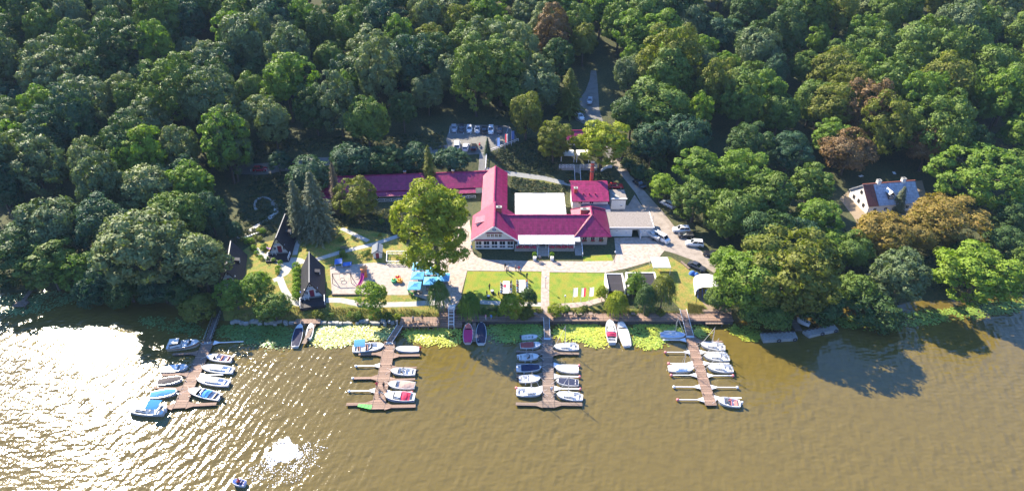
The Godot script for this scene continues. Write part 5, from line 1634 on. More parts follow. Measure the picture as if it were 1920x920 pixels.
		part(g, "cover", M.cloth, o)
	if kind == "sail":
		g = MB.new()
		g.col = Color(0.80, 0.80, 0.79)
		var h0 = deck_y.call(0.5)
		var out = []
		for t in [0.36, 0.5, 0.66, 0.74]: out.append(Vector2(L * t, hull_w(t, ws) * B * 0.26))
		var poly = out.duplicate()
		for i in range(3, -1, -1): poly.append(Vector2(out[i].x, -out[i].y))
		g.prism(poly, h0 - 0.1, h0 + 0.3)
		var cb = part(g, "cabin", M.gelcoat, o)
		g = MB.new()
		for m in [1, -1]: g.box(Vector3(L * 0.52, h0 + 0.18, m * (B * 0.262)), Vector3(L * 0.12, 0.12, 0.03))
		part(g, "window", M.boat_glass, cb)
		var mh = opt.get("mast", 6.0)
		if mh > 0:
			var mx = L * 0.58
			g = MB.new()
			g.tube(Vector3(mx, h0 - 0.1, 0), Vector3(mx, h0 + mh, 0), 0.065, 0.05, 7)
			var ms = part(g, "mast", M.steel if not opt.has("white_mast") else M.white_paint, o)
			g = MB.new()
			g.bar(Vector3(mx, h0 + mh * 0.62, -0.55), Vector3(mx, h0 + mh * 0.62, 0.55), 0.05, 0.05)
			part(g, "spreader", M.steel, ms)
			g = MB.new()
			g.tube(Vector3(L * 0.97, deck_y.call(1.0), 0), Vector3(mx, h0 + mh * 0.96, 0), 0.03, 0.03, 4)
			for m in [1, -1]: g.tube(Vector3(mx - 0.2, h0, m * B * 0.42), Vector3(mx, h0 + mh * 0.9, 0), 0.014, 0.014, 4)
			part(g, "stay", M.white_paint, ms)
			g = MB.new()
			g.tube(Vector3(mx, h0 + 0.95, 0), Vector3(L * 0.1, h0 + 0.85, 0), 0.05, 0.05, 6)
			var bm = part(g, "boom", M.steel, o)
			g = MB.new()
			g.col = opt.get("sail", Color(0.78, 0.77, 0.74))
			for k in 9: g.tube(Vector3(mx - (mx - L * 0.12) * k / 9.0, h0 + 1.05, 0.02 * sin(k * 2.0)), Vector3(mx - (mx - L * 0.12) * (k + 1) / 9.0, h0 + 1.04, 0.02 * sin(k * 2.0 + 2.0)), 0.10 + 0.02 * sin(k * 1.3), 0.10 + 0.02 * sin(k * 1.3 + 1.3), 6)
			part(g, "furled_sail", M.cloth, bm)
		g = MB.new()
		g.box(Vector3(-0.08, fb * 0.4, 0), Vector3(0.06, fb * 1.1, 0.35)); g.tube(Vector3(-0.05, fb + 0.1, 0), Vector3(0.9, fb + 0.25, 0.05), 0.025, 0.025, 5)
		part(g, "rudder", M.old_wood, o)
	if kind == "cruiser":
		var c0 = opt.get("k0", 0.34); var c1 = opt.get("k1", 0.72)
		var hh = opt.get("kh", 0.85)
		g = MB.new()
		g.col = Color(0.80, 0.80, 0.78)
		var y0 = deck_y.call(0.4)
		var ww = B * 0.36
		var bx = [Vector3(L * c0, y0, ww), Vector3(L * c1, y0 + 0.1, ww * 0.75), Vector3(L * c0 + 0.1, y0 + hh, ww * 0.88), Vector3(L * c1 - 0.5, y0 + hh, ww * 0.62)]
		var m = Vector3(1, 1, -1)
		g.quad(bx[0], bx[1], bx[3], bx[2]); g.quad(bx[2] * m, bx[3] * m, bx[1] * m, bx[0] * m)
		g.quad(bx[2], bx[3], bx[3] * m, bx[2] * m); g.quad(bx[1], bx[1] * m, bx[3] * m, bx[3]); g.quad(bx[0] * m, bx[0], bx[2], bx[2] * m)
		var cb = part(g, "cabin", M.gelcoat, o)
		g = MB.new()
		for s2 in [1, -1]:
			var f = Vector3(1, 1, s2)
			var p = [bx[0].lerp(bx[2], 0.45), bx[1].lerp(bx[3], 0.45), bx[1].lerp(bx[3], 0.85), bx[0].lerp(bx[2], 0.85)]
			var q = p.map(func(v3): return (v3 + Vector3(0, 0, 0.012)) * f)
			if s2 < 0: q.reverse()
			g.quad(q[0], q[1], q[2], q[3])
		var fw = [bx[1].lerp(bx[3], 0.25), (bx[1] * m).lerp(bx[3] * m, 0.25), (bx[1] * m).lerp(bx[3] * m, 0.9), bx[1].lerp(bx[3], 0.9)].map(func(v3): return v3 + Vector3(0.012, 0.01, 0))
		g.quad(fw[0], fw[1], fw[2], fw[3])
		part(g, "window", M.boat_glass, cb)
		if opt.has("top"):
			g = MB.new()
			g.col = opt.top
			g.box(Vector3(L * (c0 + c1) * 0.5 - 0.25, y0 + hh + 0.05, 0), Vector3(L * (c1 - c0) - 0.3, 0.09, ww * 1.9))
			part(g, "roof", M.paint, cb)
	if opt.has("bimini"):
		var t0 = opt.get("b0", 0.1); var t1 = opt.get("b1", 0.4)
		g = MB.new()
		g.col = opt.bimini
		var y = fb + 1.55
		var w = B * 0.42
		for k in 5:
			var a0 = lerpf(-1, 1, k / 5.0); var a1 = lerpf(-1, 1, (k + 1) / 5.0)
			g.quad(Vector3(L * t0, y - 0.14 * a0 * a0, w * a0), Vector3(L * t0, y - 0.14 * a1 * a1, w * a1), Vector3(L * t1, y - 0.14 * a1 * a1, w * a1), Vector3(L * t1, y - 0.14 * a0 * a0, w * a0))
		var bi = part(g, "sun_roof", M.canvas, o)
		g = MB.new()
		for sx in [t0 + 0.02, t1 - 0.02]:
			for m in [1, -1]: g.tube(Vector3(L * (t0 + t1) * 0.5, fb, m * w * 1.02), Vector3(L * sx, y - 0.14, m * w), 0.025, 0.025, 5)
		part(g, "frame", M.steel, bi)
	if opt.has("motor"):
		g = MB.new()
		g.col = opt.motor
		g.box(Vector3(-0.24, fb + 0.32, 0), Vector3(0.42, 0.44, 0.34)); g.box(Vector3(-0.26, fb + 0.57, 0), Vector3(0.3, 0.08, 0.26)); g.box(Vector3(-0.22, fb - 0.2, 0), Vector3(0.16, 0.8, 0.14))
		part(g, "outboard_motor", M.paint, o)
	if opt.has("deckline"):                                          # painted stripe along the hull
		g = MB.new()
		g.col = opt.deckline
		for i in N:
			for m in [1, -1]:
				var f = Vector3(1, 1, m)
				var q = [keel[i].lerp(rim[i], 0.62), keel[i + 1].lerp(rim[i + 1], 0.62), keel[i + 1].lerp(rim[i + 1], 0.84), keel[i].lerp(rim[i], 0.84)].map(func(v3): return (v3 + Vector3(0, 0, 0.012)) * f)
				if m < 0: q.reverse()
				g.quad(q[0], q[1], q[2], q[3])
		part(g, "hull_stripe", M.paint, o)
	if at == 0.0:
		for m in [1, -1]:
			g = MB.new()
			var tip = Vector3(L * 0.985, fb * 1.4, 0)
			g.tube(tip, tip + Vector3(1.1, -0.35, m * 0.9), 0.02, 0.02, 4, false)
			part(g, "mooring_line", M.white_paint, o)
	for k in opt.get("fenders", 0):
		g = MB.new()
		var t = 0.3 + 0.3 * k
		var w = hull_w(t, ws) * B * 0.5
		g.tube(Vector3(L * t, 0.02, w + 0.06), Vector3(L * t, fb * 0.75, w + 0.08), 0.09, 0.09, 6)
		part(g, "fender", M.white_paint, o)
	return o

func marina():
	var W = Color(0.80, 0.80, 0.79)
	var pink = Color(0.75, 0.22, 0.22); var wht = Color(0.8, 0.8, 0.8)
	dock("floating dock reached by a steel truss gangway, brown boards, boats on both sides", [390, 640], [335, 765], 2.5, [408, 588], 1.3, true,
		[[456, 640, 0.16, null], [323, 664, 0.5, null], [418, 702, 0.3, null], [301, 703, 0.6, null], [288, 727, 0.4, null, 0.5], [405, 757, 0.75, null], [296, 764, 0.6, null]])
	dock("floating dock with a bright green painted finger and dark gangway", [731, 640], [708, 767], 2.5, [750, 610], 1.3, false,
		[[672, 664, 0.6, null], [667, 686, 0.22, wht], [661, 709, 0.6, wht], [654, 733, 0.22, wht], [649, 758, 0.7, null], [787, 666, 0.6, null], [781, 689, 0.4, null], [778, 711, 0.5, null], [772, 735, 0.22, pink], [779, 761, 0.8, null]])
	dock("floating dock straight below the central walkway, greyish boards, boats on every berth", [1026, 632], [1029, 764], 2.4, [1024.5, 596], 1.25, false,
		[[968, 659, 0.6, null], [968, 682, 0.4, null], [968, 703, 0.4, null], [968, 727, 0.3, pink], [967, 757, 0.75, null], [1086, 663, 0.6, null], [1086, 685, 0.3, pink], [1087, 706, 0.3, pink], [1088, 729, 0.3, pink], [1092, 758, 0.8, null]], true)
	dock("slanting dock with thin white booms, sailing dinghies alongside", [1293, 628], [1334, 760], 2.2, [1281, 580], 1.5, false,
		[[1243, 637, 0.22, null], [1248, 660, 0.12, pink], [1254, 681, 0.14, pink], [1259, 703, 0.14, pink], [1264, 725, 0.14, wht], [1271, 749, 0.14, pink], [1355, 640, 0.45, null], [1362, 660, 0.16, null], [1368, 681, 0.16, null], [1375, 704, 0.14, pink], [1383, 726, 0.14, wht], [1391, 746, 0.22, null]])
	var o
	var second = get_node("dock_001")
	var inv = Transform3D(Basis(Vector3.UP, second.rotation.y), second.position).affine_inverse()
	for k in 4:                                                     # green painted boards on the last finger
		var gb := MB.new()
		gb.col = Color(0.06, 0.50, 0.06) * tintv(0.1)
		var p0 = P(671 + k * 6.5, 759.5 + k * 0.9, 0.5); var p1 = P(677 + k * 6.5, 760.3 + k * 0.9, 0.5)
		gb.bar(inv * Vector3(p0.x, 0.5, p0.z), inv * Vector3(p1.x, 0.5, p1.z), 0.7 + 0.12 * k, 0.05)
		part(gb, "green_board", M.paint, second)
	# first dock
	boat("cruiser", "cream cabin cruiser with maroon trim and square hard top", [374, 645], [313, 652], 2.4, Color(0.72, 0.64, 0.50), {"k0": 0.12, "k1": 0.46, "kh": 1.0, "top": Color(0.76, 0.70, 0.60), "fore": 0.5, "deckline": Color(0.25, 0.05, 0.05), "rim": Color(0.70, 0.6, 0.45), "screen": 0.72})
	boat("open", "white covered runabout on the first dock beside the cream cruiser", [352, 690], [302, 694], 2.0, W, {"cover": Color(0.76, 0.76, 0.74), "c1": 0.62, "hump": 0.3})
	boat("open", "boat with dark brown tarpaulin on the first dock", [342, 712], [295, 718], 2.0, W, {"cover": Color(0.07, 0.055, 0.055), "c1": 0.95, "hump": 0.25})
	boat("open", "boat with bright blue tarpaulin on the first dock", [332, 736], [281, 742], 2.0, W, {"cover": Color(0.05, 0.22, 0.62), "c1": 0.96, "hump": 0.28})
	boat("cruiser", "large white motor cruiser with square blue sun roof", [239, 768], [309, 772], 2.8, W, {"k0": 0.42, "k1": 0.74, "kh": 0.6, "bimini": Color(0.04, 0.28, 0.66), "b0": 0.08, "b1": 0.40, "fore": 0.72, "motor": W})
	boat("open", "white open boat with red seats on the first dock", [388, 670], [435, 675], 2.0, W, {"screen": 0.6, "seat": Color(0.45, 0.08, 0.06), "motor": Color(0.05, 0.05, 0.06)})
	boat("sail", "white sailing dinghy with pale blue cockpit, first along the outer side of the first dock", [379, 690], [438, 696], 2.1, Color(0.76, 0.79, 0.82), {"inside": Color(0.55, 0.64, 0.76), "mast": 0})
	boat("sail", "white sailing dinghy with blue hull stripe on the first dock", [370, 713], [430, 720], 2.1, W, {"inside": Color(0.55, 0.62, 0.74), "mast": 0, "deckline": Color(0.1, 0.25, 0.5)})
	boat("open", "white motorboat with crumpled bright blue cover over its middle", [354, 733], [413, 746], 2.2, W, {"screen": 0.58, "cover": Color(0.06, 0.28, 0.72), "c0": 0.34, "c1": 0.56, "hump": 0.4, "seat": Color(0.12, 0.08, 0.06), "motor": Color(0.04, 0.04, 0.05), "fenders": 1})
	# between the docks
	boat("open", "white boat with dark navy tarpaulin moored under the small landing", [563, 610], [553, 651], 2.0, W, {"cover": Color(0.02, 0.022, 0.05), "c1": 0.8})
	boat("row", "small white rowing boat moored under the small landing", [584, 609], [578, 637], 1.5, W, {"motor": Color(0.05, 0.05, 0.05)})
	# second dock
	boat("open", "white tour boat with square blue sun roof and seats inside", [720, 650], [661, 655], 2.6, W, {"bimini": Color(0.10, 0.36, 0.70), "b0": 0.08, "b1": 0.42, "fore": 0.8, "seat": Color(0.30, 0.14, 0.10), "screen": 0.6})
	boat("row", "pale grey covered rowing boat on the second dock", [742, 656], [786, 656], 1.7, Color(0.55, 0.60, 0.68), {"cover": Color(0.58, 0.62, 0.72), "c1": 0.93, "hump": 0.12, "motor": Color(0.3, 0.03, 0.03)})
	boat("open", "white motorboat with dark outboard on the second dock", [733, 697], [779, 699], 2.0, W, {"screen": 0.56, "motor": Color(0.04, 0.04, 0.05), "fenders": 2})
	boat("open", "white boat with beige brown tarpaulin aft on the second dock", [728, 722], [778, 724], 2.1, W, {"cover": Color(0.38, 0.27, 0.22), "c1": 0.58, "hump": 0.3, "fenders": 2})
	boat("cruiser", "white motor cruiser with red canvas top on the second dock", [722, 745], [778, 747], 2.4, W, {"k0": 0.45, "k1": 0.74, "kh": 0.45, "cover": Color(0.62, 0.03, 0.08), "c0": 0.16, "c1": 0.45, "hump": 0.5, "deckline": Color(0.1, 0.1, 0.3)})
	# below the slide
	boat("open", "boat with magenta tarpaulin moored at the quay below the slide", [878, 609], [877, 644], 2.1, Color(0.7, 0.55, 0.55), {"cover": Color(0.55, 0.03, 0.14), "c1": 0.66, "deck": Color(0.70, 0.20, 0.18)})
	boat("open", "boat with dark navy tarpaulin and white rim moored at the quay", [902.5, 607], [902, 646], 2.2, W, {"cover": Color(0.018, 0.022, 0.05), "c1": 0.97, "hump": 0.2})
	# central dock
	boat("row", "small white rowing boat nearest the quay on the central dock", [1008, 633], [978, 634], 1.4, W, {"motor": Color(0.04, 0.04, 0.05)})
	boat("open", "white boat with red brown tarpaulin on the central dock", [1014, 648], [975, 649], 1.9, W, {"cover": Color(0.30, 0.07, 0.06), "c1": 0.66, "fenders": 2})
	boat("open", "white open motorboat with outboard on the central dock", [1010, 670], [973, 671], 1.9, W, {"screen": 0.5, "motor": Color(0.6, 0.6, 0.6), "fenders": 2})
	boat("open", "white rimmed boat with navy interior cover and swim step on the central dock", [1015, 691], [968, 692], 2.1, W, {"cover": Color(0.02, 0.03, 0.07), "c0": 0.2, "c1": 0.93, "hump": 0.15, "fenders": 1})
	boat("open", "white motorboat with black outboard and short cuddy on the central dock", [1013, 711], [973, 712], 2.0, W, {"fore": 0.5, "motor": Color(0.03, 0.03, 0.04), "fenders": 1})
	boat("sail", "white sailing dinghy at the outermost left berth of the central dock", [1017, 737], [968, 737], 2.1, W, {"mast": 5.6, "sail": Color(0.75, 0.76, 0.8)})
	boat("sail", "white sailing boat under the lily bed side of the central dock", [1039, 652], [1085, 652], 2.1, W, {"mast": 6.0})
	boat("open", "smooth white fully covered boat on the central dock", [1041, 691], [1085, 695], 2.1, W, {"cover": Color(0.80, 0.80, 0.79), "c1": 0.95, "hump": 0.2, "fenders": 2})
	boat("open", "white rimmed boat with dark blue cover, without swim step, on the central dock", [1043, 716], [1085, 719], 2.0, W, {"cover": Color(0.02, 0.03, 0.07), "c1": 0.9, "hump": 0.1})
	boat("sail", "white sailing dinghy with rudder out, beside the dark blue covered boat", [1044, 741], [1093, 747], 2.1, W, {"mast": 5.6, })
	# two boats at the quay
	boat("cruiser", "white motor cruiser with small red canvas moored bow to the quay", [1143, 604], [1148, 645], 2.3, W, {"k0": 0.42, "k1": 0.72, "kh": 0.4, "cover": Color(0.50, 0.03, 0.08), "c0": 0.26, "c1": 0.44, "hump": 0.4, "fenders": 1})
	boat("open", "slender white motorboat with beige cockpit cover moored bow to the quay", [1163, 604], [1176, 650], 2.3, W, {"cover": Color(0.62, 0.56, 0.52), "c1": 0.66, "hump": 0.3})
	# sailing dock
	boat("sail", "sailing dinghy under a grey blue cover beside the sailing dock gangway", [1285, 630], [1238, 629], 2.0, W, {"mast": 5.0, "cover": Color(0.45, 0.52, 0.64), "c1": 0.95, "hump": 0.25})
	boat("sail", "white covered sailing dinghy alone on the inner side of the sailing dock", [1301, 692], [1253, 692], 2.1, W, {"mast": 5.6, "cover": Color(0.78, 0.78, 0.76), "c1": 0.95, "hump": 0.2})
	boat("sail", "white sailing dinghy nearest the platform on the sailing dock", [1314, 647], [1360, 654], 2.1, W, {"mast": 5.2})
	boat("sail", "white sailing dinghy between two others on the sailing dock", [1320, 669], [1368, 673], 2.1, W, {"mast": 5.2})
	boat("sail", "white sailing dinghy with dark lines in its cockpit on the sailing dock", [1327, 690], [1375, 694], 2.1, W, {"mast": 5.2, })
	boat("open", "white inflatable style motorboat with pink seat at the end of the sailing dock", [1346, 752], [1388, 758], 2.2, W, {"seat": Color(0.6, 0.2, 0.18), "motor": Color(0.7, 0.7, 0.7), "screen": 0.6})
	boat("row", "white dinghy lying on the concrete pontoon", [1493, 603], [1518, 613], 1.5, W, {"at_y": 0.75, "cover": Color(0.6, 0.6, 0.66), "c1": 0.9, "hump": 0.1})
	boat("row", "dark blue boat in the shade behind the concrete pontoon", [1475, 606], [1453, 614], 1.6, Color(0.02, 0.05, 0.09), {"cover": Color(0.02, 0.05, 0.09), "c1": 0.95, "rim": Color(0.03, 0.06, 0.1)})
	# sailing boat on a trailer in the yard
	var a = G(1209, 451); var b = G(1234, 468)
	o = boat("sail", "white sailing boat on a trailer in the paved yard", [1207, 447], [1235, 464], 2.0, W, {"name": "trailer_boat", "mast": 5.0, "at_y": a.y + 0.75})
	var tr = thing("boat_trailer", "steel boat trailer under the white sailing boat", "trailer", Vector3(o.position.x, a.y, o.position.z), o.rotation.y)
	var g := MB.new()
	for s in [-0.6, 0.6]: g.bar(Vector3(-0.2, 0.5, s), Vector3(3.8, 0.5, s * 0.4), 0.1, 0.1)
	g.bar(Vector3(3.8, 0.5, 0), Vector3(5.0, 0.45, 0), 0.1, 0.1)
	for x in [0.6, 2.0, 3.2]: g.bar(Vector3(x, 0.58, -0.6), Vector3(x, 0.58, 0.6), 0.1, 0.12)
	part(g, "frame", M.steel, tr)
	for s in [-0.85, 0.85]:
		g = MB.new()
		g.tube(Vector3(1.4, 0.32, s - 0.1), Vector3(1.4, 0.32, s + 0.1), 0.32, 0.32, 14)
		part(g, "wheel", M.black_rubber, tr)

func quay_and_decks():
	# boarded quay along the garden
	var g := MB.new()
	var o = thing("quay_promenade", "long boarded quay walk along the garden edge", "quay")
	var xa = P(858, 600, 1.2).x; var xb = P(1376, 600, 1.2).x
	var n = 34
	for i in n:
		var x0 = lerpf(xa, xb, float(i) / n); var x1 = lerpf(xa, xb, (i + 1.0) / n)
		box_part("deck_section", Vector3(x0 + 0.02, 1.02, -116.6), Vector3(x1 - 0.02, 1.16, -114.0), M.deck_plank, o)
	box_part("quay_wall", Vector3(xa, -1.2, -114.5), Vector3(xb, 1.02, -114.15), M.old_wood, o)
	for i in 30:
		var x = lerpf(xa + 0.4, xb - 0.4, i / 29.0)
		g = MB.new()
		g.tube(Vector3(x, -1.0, -114.0), Vector3(x, 1.0, -114.0), 0.13, 0.12, 7)
		part(g, "pile", M.old_wood, o)
	o = thing("stone_bank_edge", "broken stone edging along the shore below the cabins", "bank")
	R.seed = 14
	for i in 46:
		var u = lerpf(432, 752, i / 45.0)
		var p = P(u, 604, 0.5)
		g = MB.new()
		g.box(Vector3(p.x + rf(-0.3, 0.3), 0.35 + rf(-0.2, 0.15), p.z + rf(-0.5, 0.4)), Vector3(rf(0.5, 1.1), rf(0.5, 0.9), rf(0.5, 0.9)), Basis(rdir(), rf(0, 0.35)))
		part(g, "stone", M.concrete, o)
	# wooden sun deck and stepped terraces by the slide
	o = thing("sun_deck", "wooden sun deck on piles over the lily pads", "deck")
	var p0 = P(752, 594, 1.4); var p1 = P(822, 611, 1.4)
	n = 12
	for i in n: box_part("board", Vector3(lerpf(p0.x, p1.x, float(i) / n) + 0.015, 1.3, p0.z), Vector3(lerpf(p0.x, p1.x, (i + 1.0) / n) - 0.015, 1.42, p1.z), M.deck_plank, o)
	box_part("edge_beam", Vector3(p0.x, 1.02, p1.z - 0.2), Vector3(p1.x, 1.3, p1.z - 0.02), M.old_wood, o)
	for i in 9:
		g = MB.new()
		g.tube(Vector3(lerpf(p0.x + 0.2, p1.x - 0.2, i / 8.0), -1.4, p1.z - 0.12), Vector3(lerpf(p0.x + 0.2, p1.x - 0.2, i / 8.0), 1.04, p1.z - 0.12), 0.1, 0.1, 7)
		part(g, "pile", M.plank, o)
	o = thing("stepped_terrace", "broad wooden steps going down to the water beside the slide", "steps")
	var q0 = P(826, 576, 1.9); var q1 = P(866, 612, 0.6)
	for i in 8:
		var t0 = i / 8.0; var t1 = (i + 1) / 8.0
		box_part("step", Vector3(q0.x, lerpf(1.9, 0.5, t0) - 0.5, lerpf(q0.z, q1.z, t0) + 0.02), Vector3(q1.x, lerpf(1.95, 0.5, t0), lerpf(q0.z, q1.z, t1)), M.deck_plank, o)
	# white water slide frame
	o = thing("water_slide", "white framed wooden slide running down into the water", "slide")
	var s0 = P(846, 580, 2.9); var s1 = P(846, 612, 0.8)
	g = MB.new()
	g.bar(s0, s1, 1.0, 0.08)
	part(g, "chute", M.plank, o)
	for m in [-0.55, 0.55]:
		g = MB.new()
		g.bar(s0 + Vector3(m, 0.15, 0), s1 + Vector3(m, 0.15, 0), 0.1, 0.4)
		part(g, "side_board", M.white_paint, o)
	for i in 6:
		g = MB.new()
		var p = s0.lerp(s1, i / 5.0)
		for m in [-0.6, 0.6]: g.bar(p + Vector3(m, 0.7, 0), Vector3(p.x + m, -0.6, p.z), 0.1, 0.1)
		g.bar(p + Vector3(-0.6, 0.65, 0), p + Vector3(0.6, 0.65, 0), 0.09, 0.09)
		part(g, "frame", M.white_paint, o)
	box_part("platform", Vector3(s0.x - 0.8, s0.y - 0.15, s0.z - 1.8), Vector3(s0.x + 0.8, s0.y - 0.05, s0.z), M.white_paint, o)
	# small landings
	for l in [["small wooden landing at the stone bank with a narrow finger", 554, 598, 599, 606, 569, 644], ["bleached wooden bathing platform below two wide steps", 1319, 593, 1357, 607, 0, 0]]:
		o = thing("landing", l[0], "landing")
		var a = P(l[1], l[2], 0.9); var b = P(l[3], l[4], 0.9)
		for i in 6: box_part("board", Vector3(lerpf(a.x, b.x, i / 6.0) + 0.02, 0.8, a.z), Vector3(lerpf(a.x, b.x, (i + 1) / 6.0) - 0.02, 0.92, b.z), M.deck_plank if l[5] else M.plank, o)
		for x in [a.x + 0.2, b.x - 0.2]: box_part("pile", Vector3(x - 0.1, -1.5, b.z - 0.3), Vector3(x + 0.1, 0.8, b.z - 0.1), M.old_wood, o)
		if l[5]:
			var c = P(l[5], l[6], 0.6)
			g = MB.new()
			g.bar(Vector3(c.x + 0.8, 0.7, b.z), Vector3(c.x, 0.6, c.z), 0.9, 0.12)
			part(g, "finger", M.plank, o)
		else:
			for i in 2: box_part("step", Vector3(a.x + 0.1, 0.4, a.z - 0.9 - i * 1.0), Vector3(b.x - 0.1, 1.15 + i * 0.25, a.z - 0.02 - i * 1.0), M.plank, o)
	for l in [["narrow boarded finger between the magenta and the navy boat", 889, 604, 889, 640], ["narrow boarded finger between the two white boats at the quay", 1153, 604, 1157, 634]]:
		var a = P(l[1], l[2], 0.6); var b = P(l[3], l[4], 0.6)
		o = thing("mooring_finger", l[0], "jetty")
		g = MB.new()
		g.bar(a, b, 0.8, 0.14)
		part(g, "boards", M.plank, o)
		for t in [0.3, 0.95]:
			for s in [-0.4, 0.4]:
				g = MB.new()
				g.tube(a.lerp(b, t) + Vector3(s, -1.6, 0), a.lerp(b, t) + Vector3(s, 0.25, 0), 0.08, 0.08, 6)
				part(g, "pile", M.old_wood, o)
	# old jetty in the left reeds
	o = thing("old_jetty", "narrow weathered jetty with a small end platform under the forest", "jetty")
	var j0 = P(68, 528, 0.7); var j1 = P(38, 570, 0.7)
	for i in 10:
		g = MB.new()
		g.bar(j0.lerp(j1, i / 10.0), j0.lerp(j1, (i + 0.94) / 10.0), 0.9, 0.12)
		part(g, "board", M.plank, o)
	box_part("end_platform", Vector3(j1.x - 1.5, 0.66, j1.z - 0.9), Vector3(j1.x + 1.5, 0.8, j1.z + 0.9), M.plank, o)
	for i in 4:
		g = MB.new()
		g.tube(Vector3(j1.x + (-1.3 if i % 2 else 1.3), -1.5, j1.z + (-0.7 if i < 2 else 0.7)), Vector3(j1.x + (-1.3 if i % 2 else 1.3), 1.5, j1.z + (-0.7 if i < 2 else 0.7)), 0.09, 0.08, 6)
		part(g, "pile", M.old_wood, o)
	# concrete pontoons with tyres
	for l in [["grey concrete pontoon with tyre fenders, left of the pair", [[1426, 624], [1491, 621], [1497, 634], [1433, 638]]], ["grey concrete pontoon with tyre fenders, right of the pair and turned", [[1506, 620], [1565, 608], [1573, 617], [1519, 629]]]]:
		o = thing("pontoon", l[0], "pontoon")
		var q = l[1].map(func(p): return P(p[0], p[1], 0.75))
		g = MB.new()
		g.prism(q.map(func(p): return Vector2(p.x, p.z)), -0.4, 0.75)
		part(g, "slab", M.concrete, o)
		for t in [0.45, 0.92]:
			var c = q[3].lerp(q[2], t)
			g = MB.new()
			for k in 12:
				var a0 = TAU * k / 12; var a1 = TAU * (k + 1) / 12
				g.tube(c + Vector3(cos(a0) * 0.36, -0.3 + sin(a0) * 0.36, 0.1), c + Vector3(cos(a1) * 0.36, -0.3 + sin(a1) * 0.36, 0.1), 0.13, 0.13, 6, false)
			part(g, "tyre", M.black_rubber, o)
		for k in 8:
			var c = q[0].lerp(q[1], (k + 0.5) / 8)
			g = MB.new()
			g.box(c + Vector3(0, 0.1, 0.15), Vector3(0.45, 0.3, 0.3))
			part(g, "block", M.old_wood, o)
	o = thing("pontoon_bridge", "short plank bridge linking the two concrete pontoons to the bank", "bridge")
	g = MB.new()
	g.bar(P(1487, 600, 1.1), P(1499, 620, 0.85), 1.6, 0.14)
	part(g, "boards", M.old_wood, o)

func splash():
	R.seed = 71
	var c = P(SPLASH[0], SPLASH[1])
	var flake := MB.new()
	flake.lathe(Vector3.ZERO, [[0.0, -0.05], [0.9, -0.04], [1.0, 0.05], [0.6, 0.32], [0.0, 0.42]], 7)
	var mm := MultiMesh.new()
	mm.transform_format = MultiMesh.TRANSFORM_3D; mm.mesh = flake.mesh()
	var put = []
	for i in 1300:
		var a = R.randf() * TAU
		var r = pow(R.randf(), 0.62) * 2.5 * (1.0 + 0.22 * sin(a * 3.0 + 1.0) + 0.12 * sin(a * 7.0))
		put.append([Vector3(cos(a) * r * 1.15, 0, sin(a) * r * 1.1), rf(0.04, 0.2)])
	for i in 420:
		var a = rf(-0.5, 2.6)
		var r = (4.2 if i % 2 else 6.2) + R.randfn(0.0, 0.55)
		put.append([Vector3(cos(a) * r, 0, sin(a) * r), rf(0.04, 0.11)])
	mm.instance_count = put.size()
	for i in put.size():
		var s = put[i][1]
		mm.set_instance_transform(i, Transform3D(Basis(Vector3.UP, R.randf() * 6.0).scaled(Vector3(s, s, s)), c + put[i][0] + Vector3(0, rf(-0.02, 0.10), 0)))
	var o := MultiMeshInstance3D.new()
	o.name = numbered("foam"); o.multimesh = mm; o.material_override = M.foam
	add_child(o)
	tag(o, "white churned foam with rings on the open lake", "foam")
	o.set_meta("kind", "stuff")
	boat("open", "small white and blue water scooter out on the lake", [436, 904], [460, 908], 1.3, Color(0.65, 0.68, 0.75), {"name": "water_scooter", "at_y": 0.01, "fore": 0.55, "deck": Color(0.12, 0.18, 0.5), "seat": Color(0.1, 0.1, 0.25)})

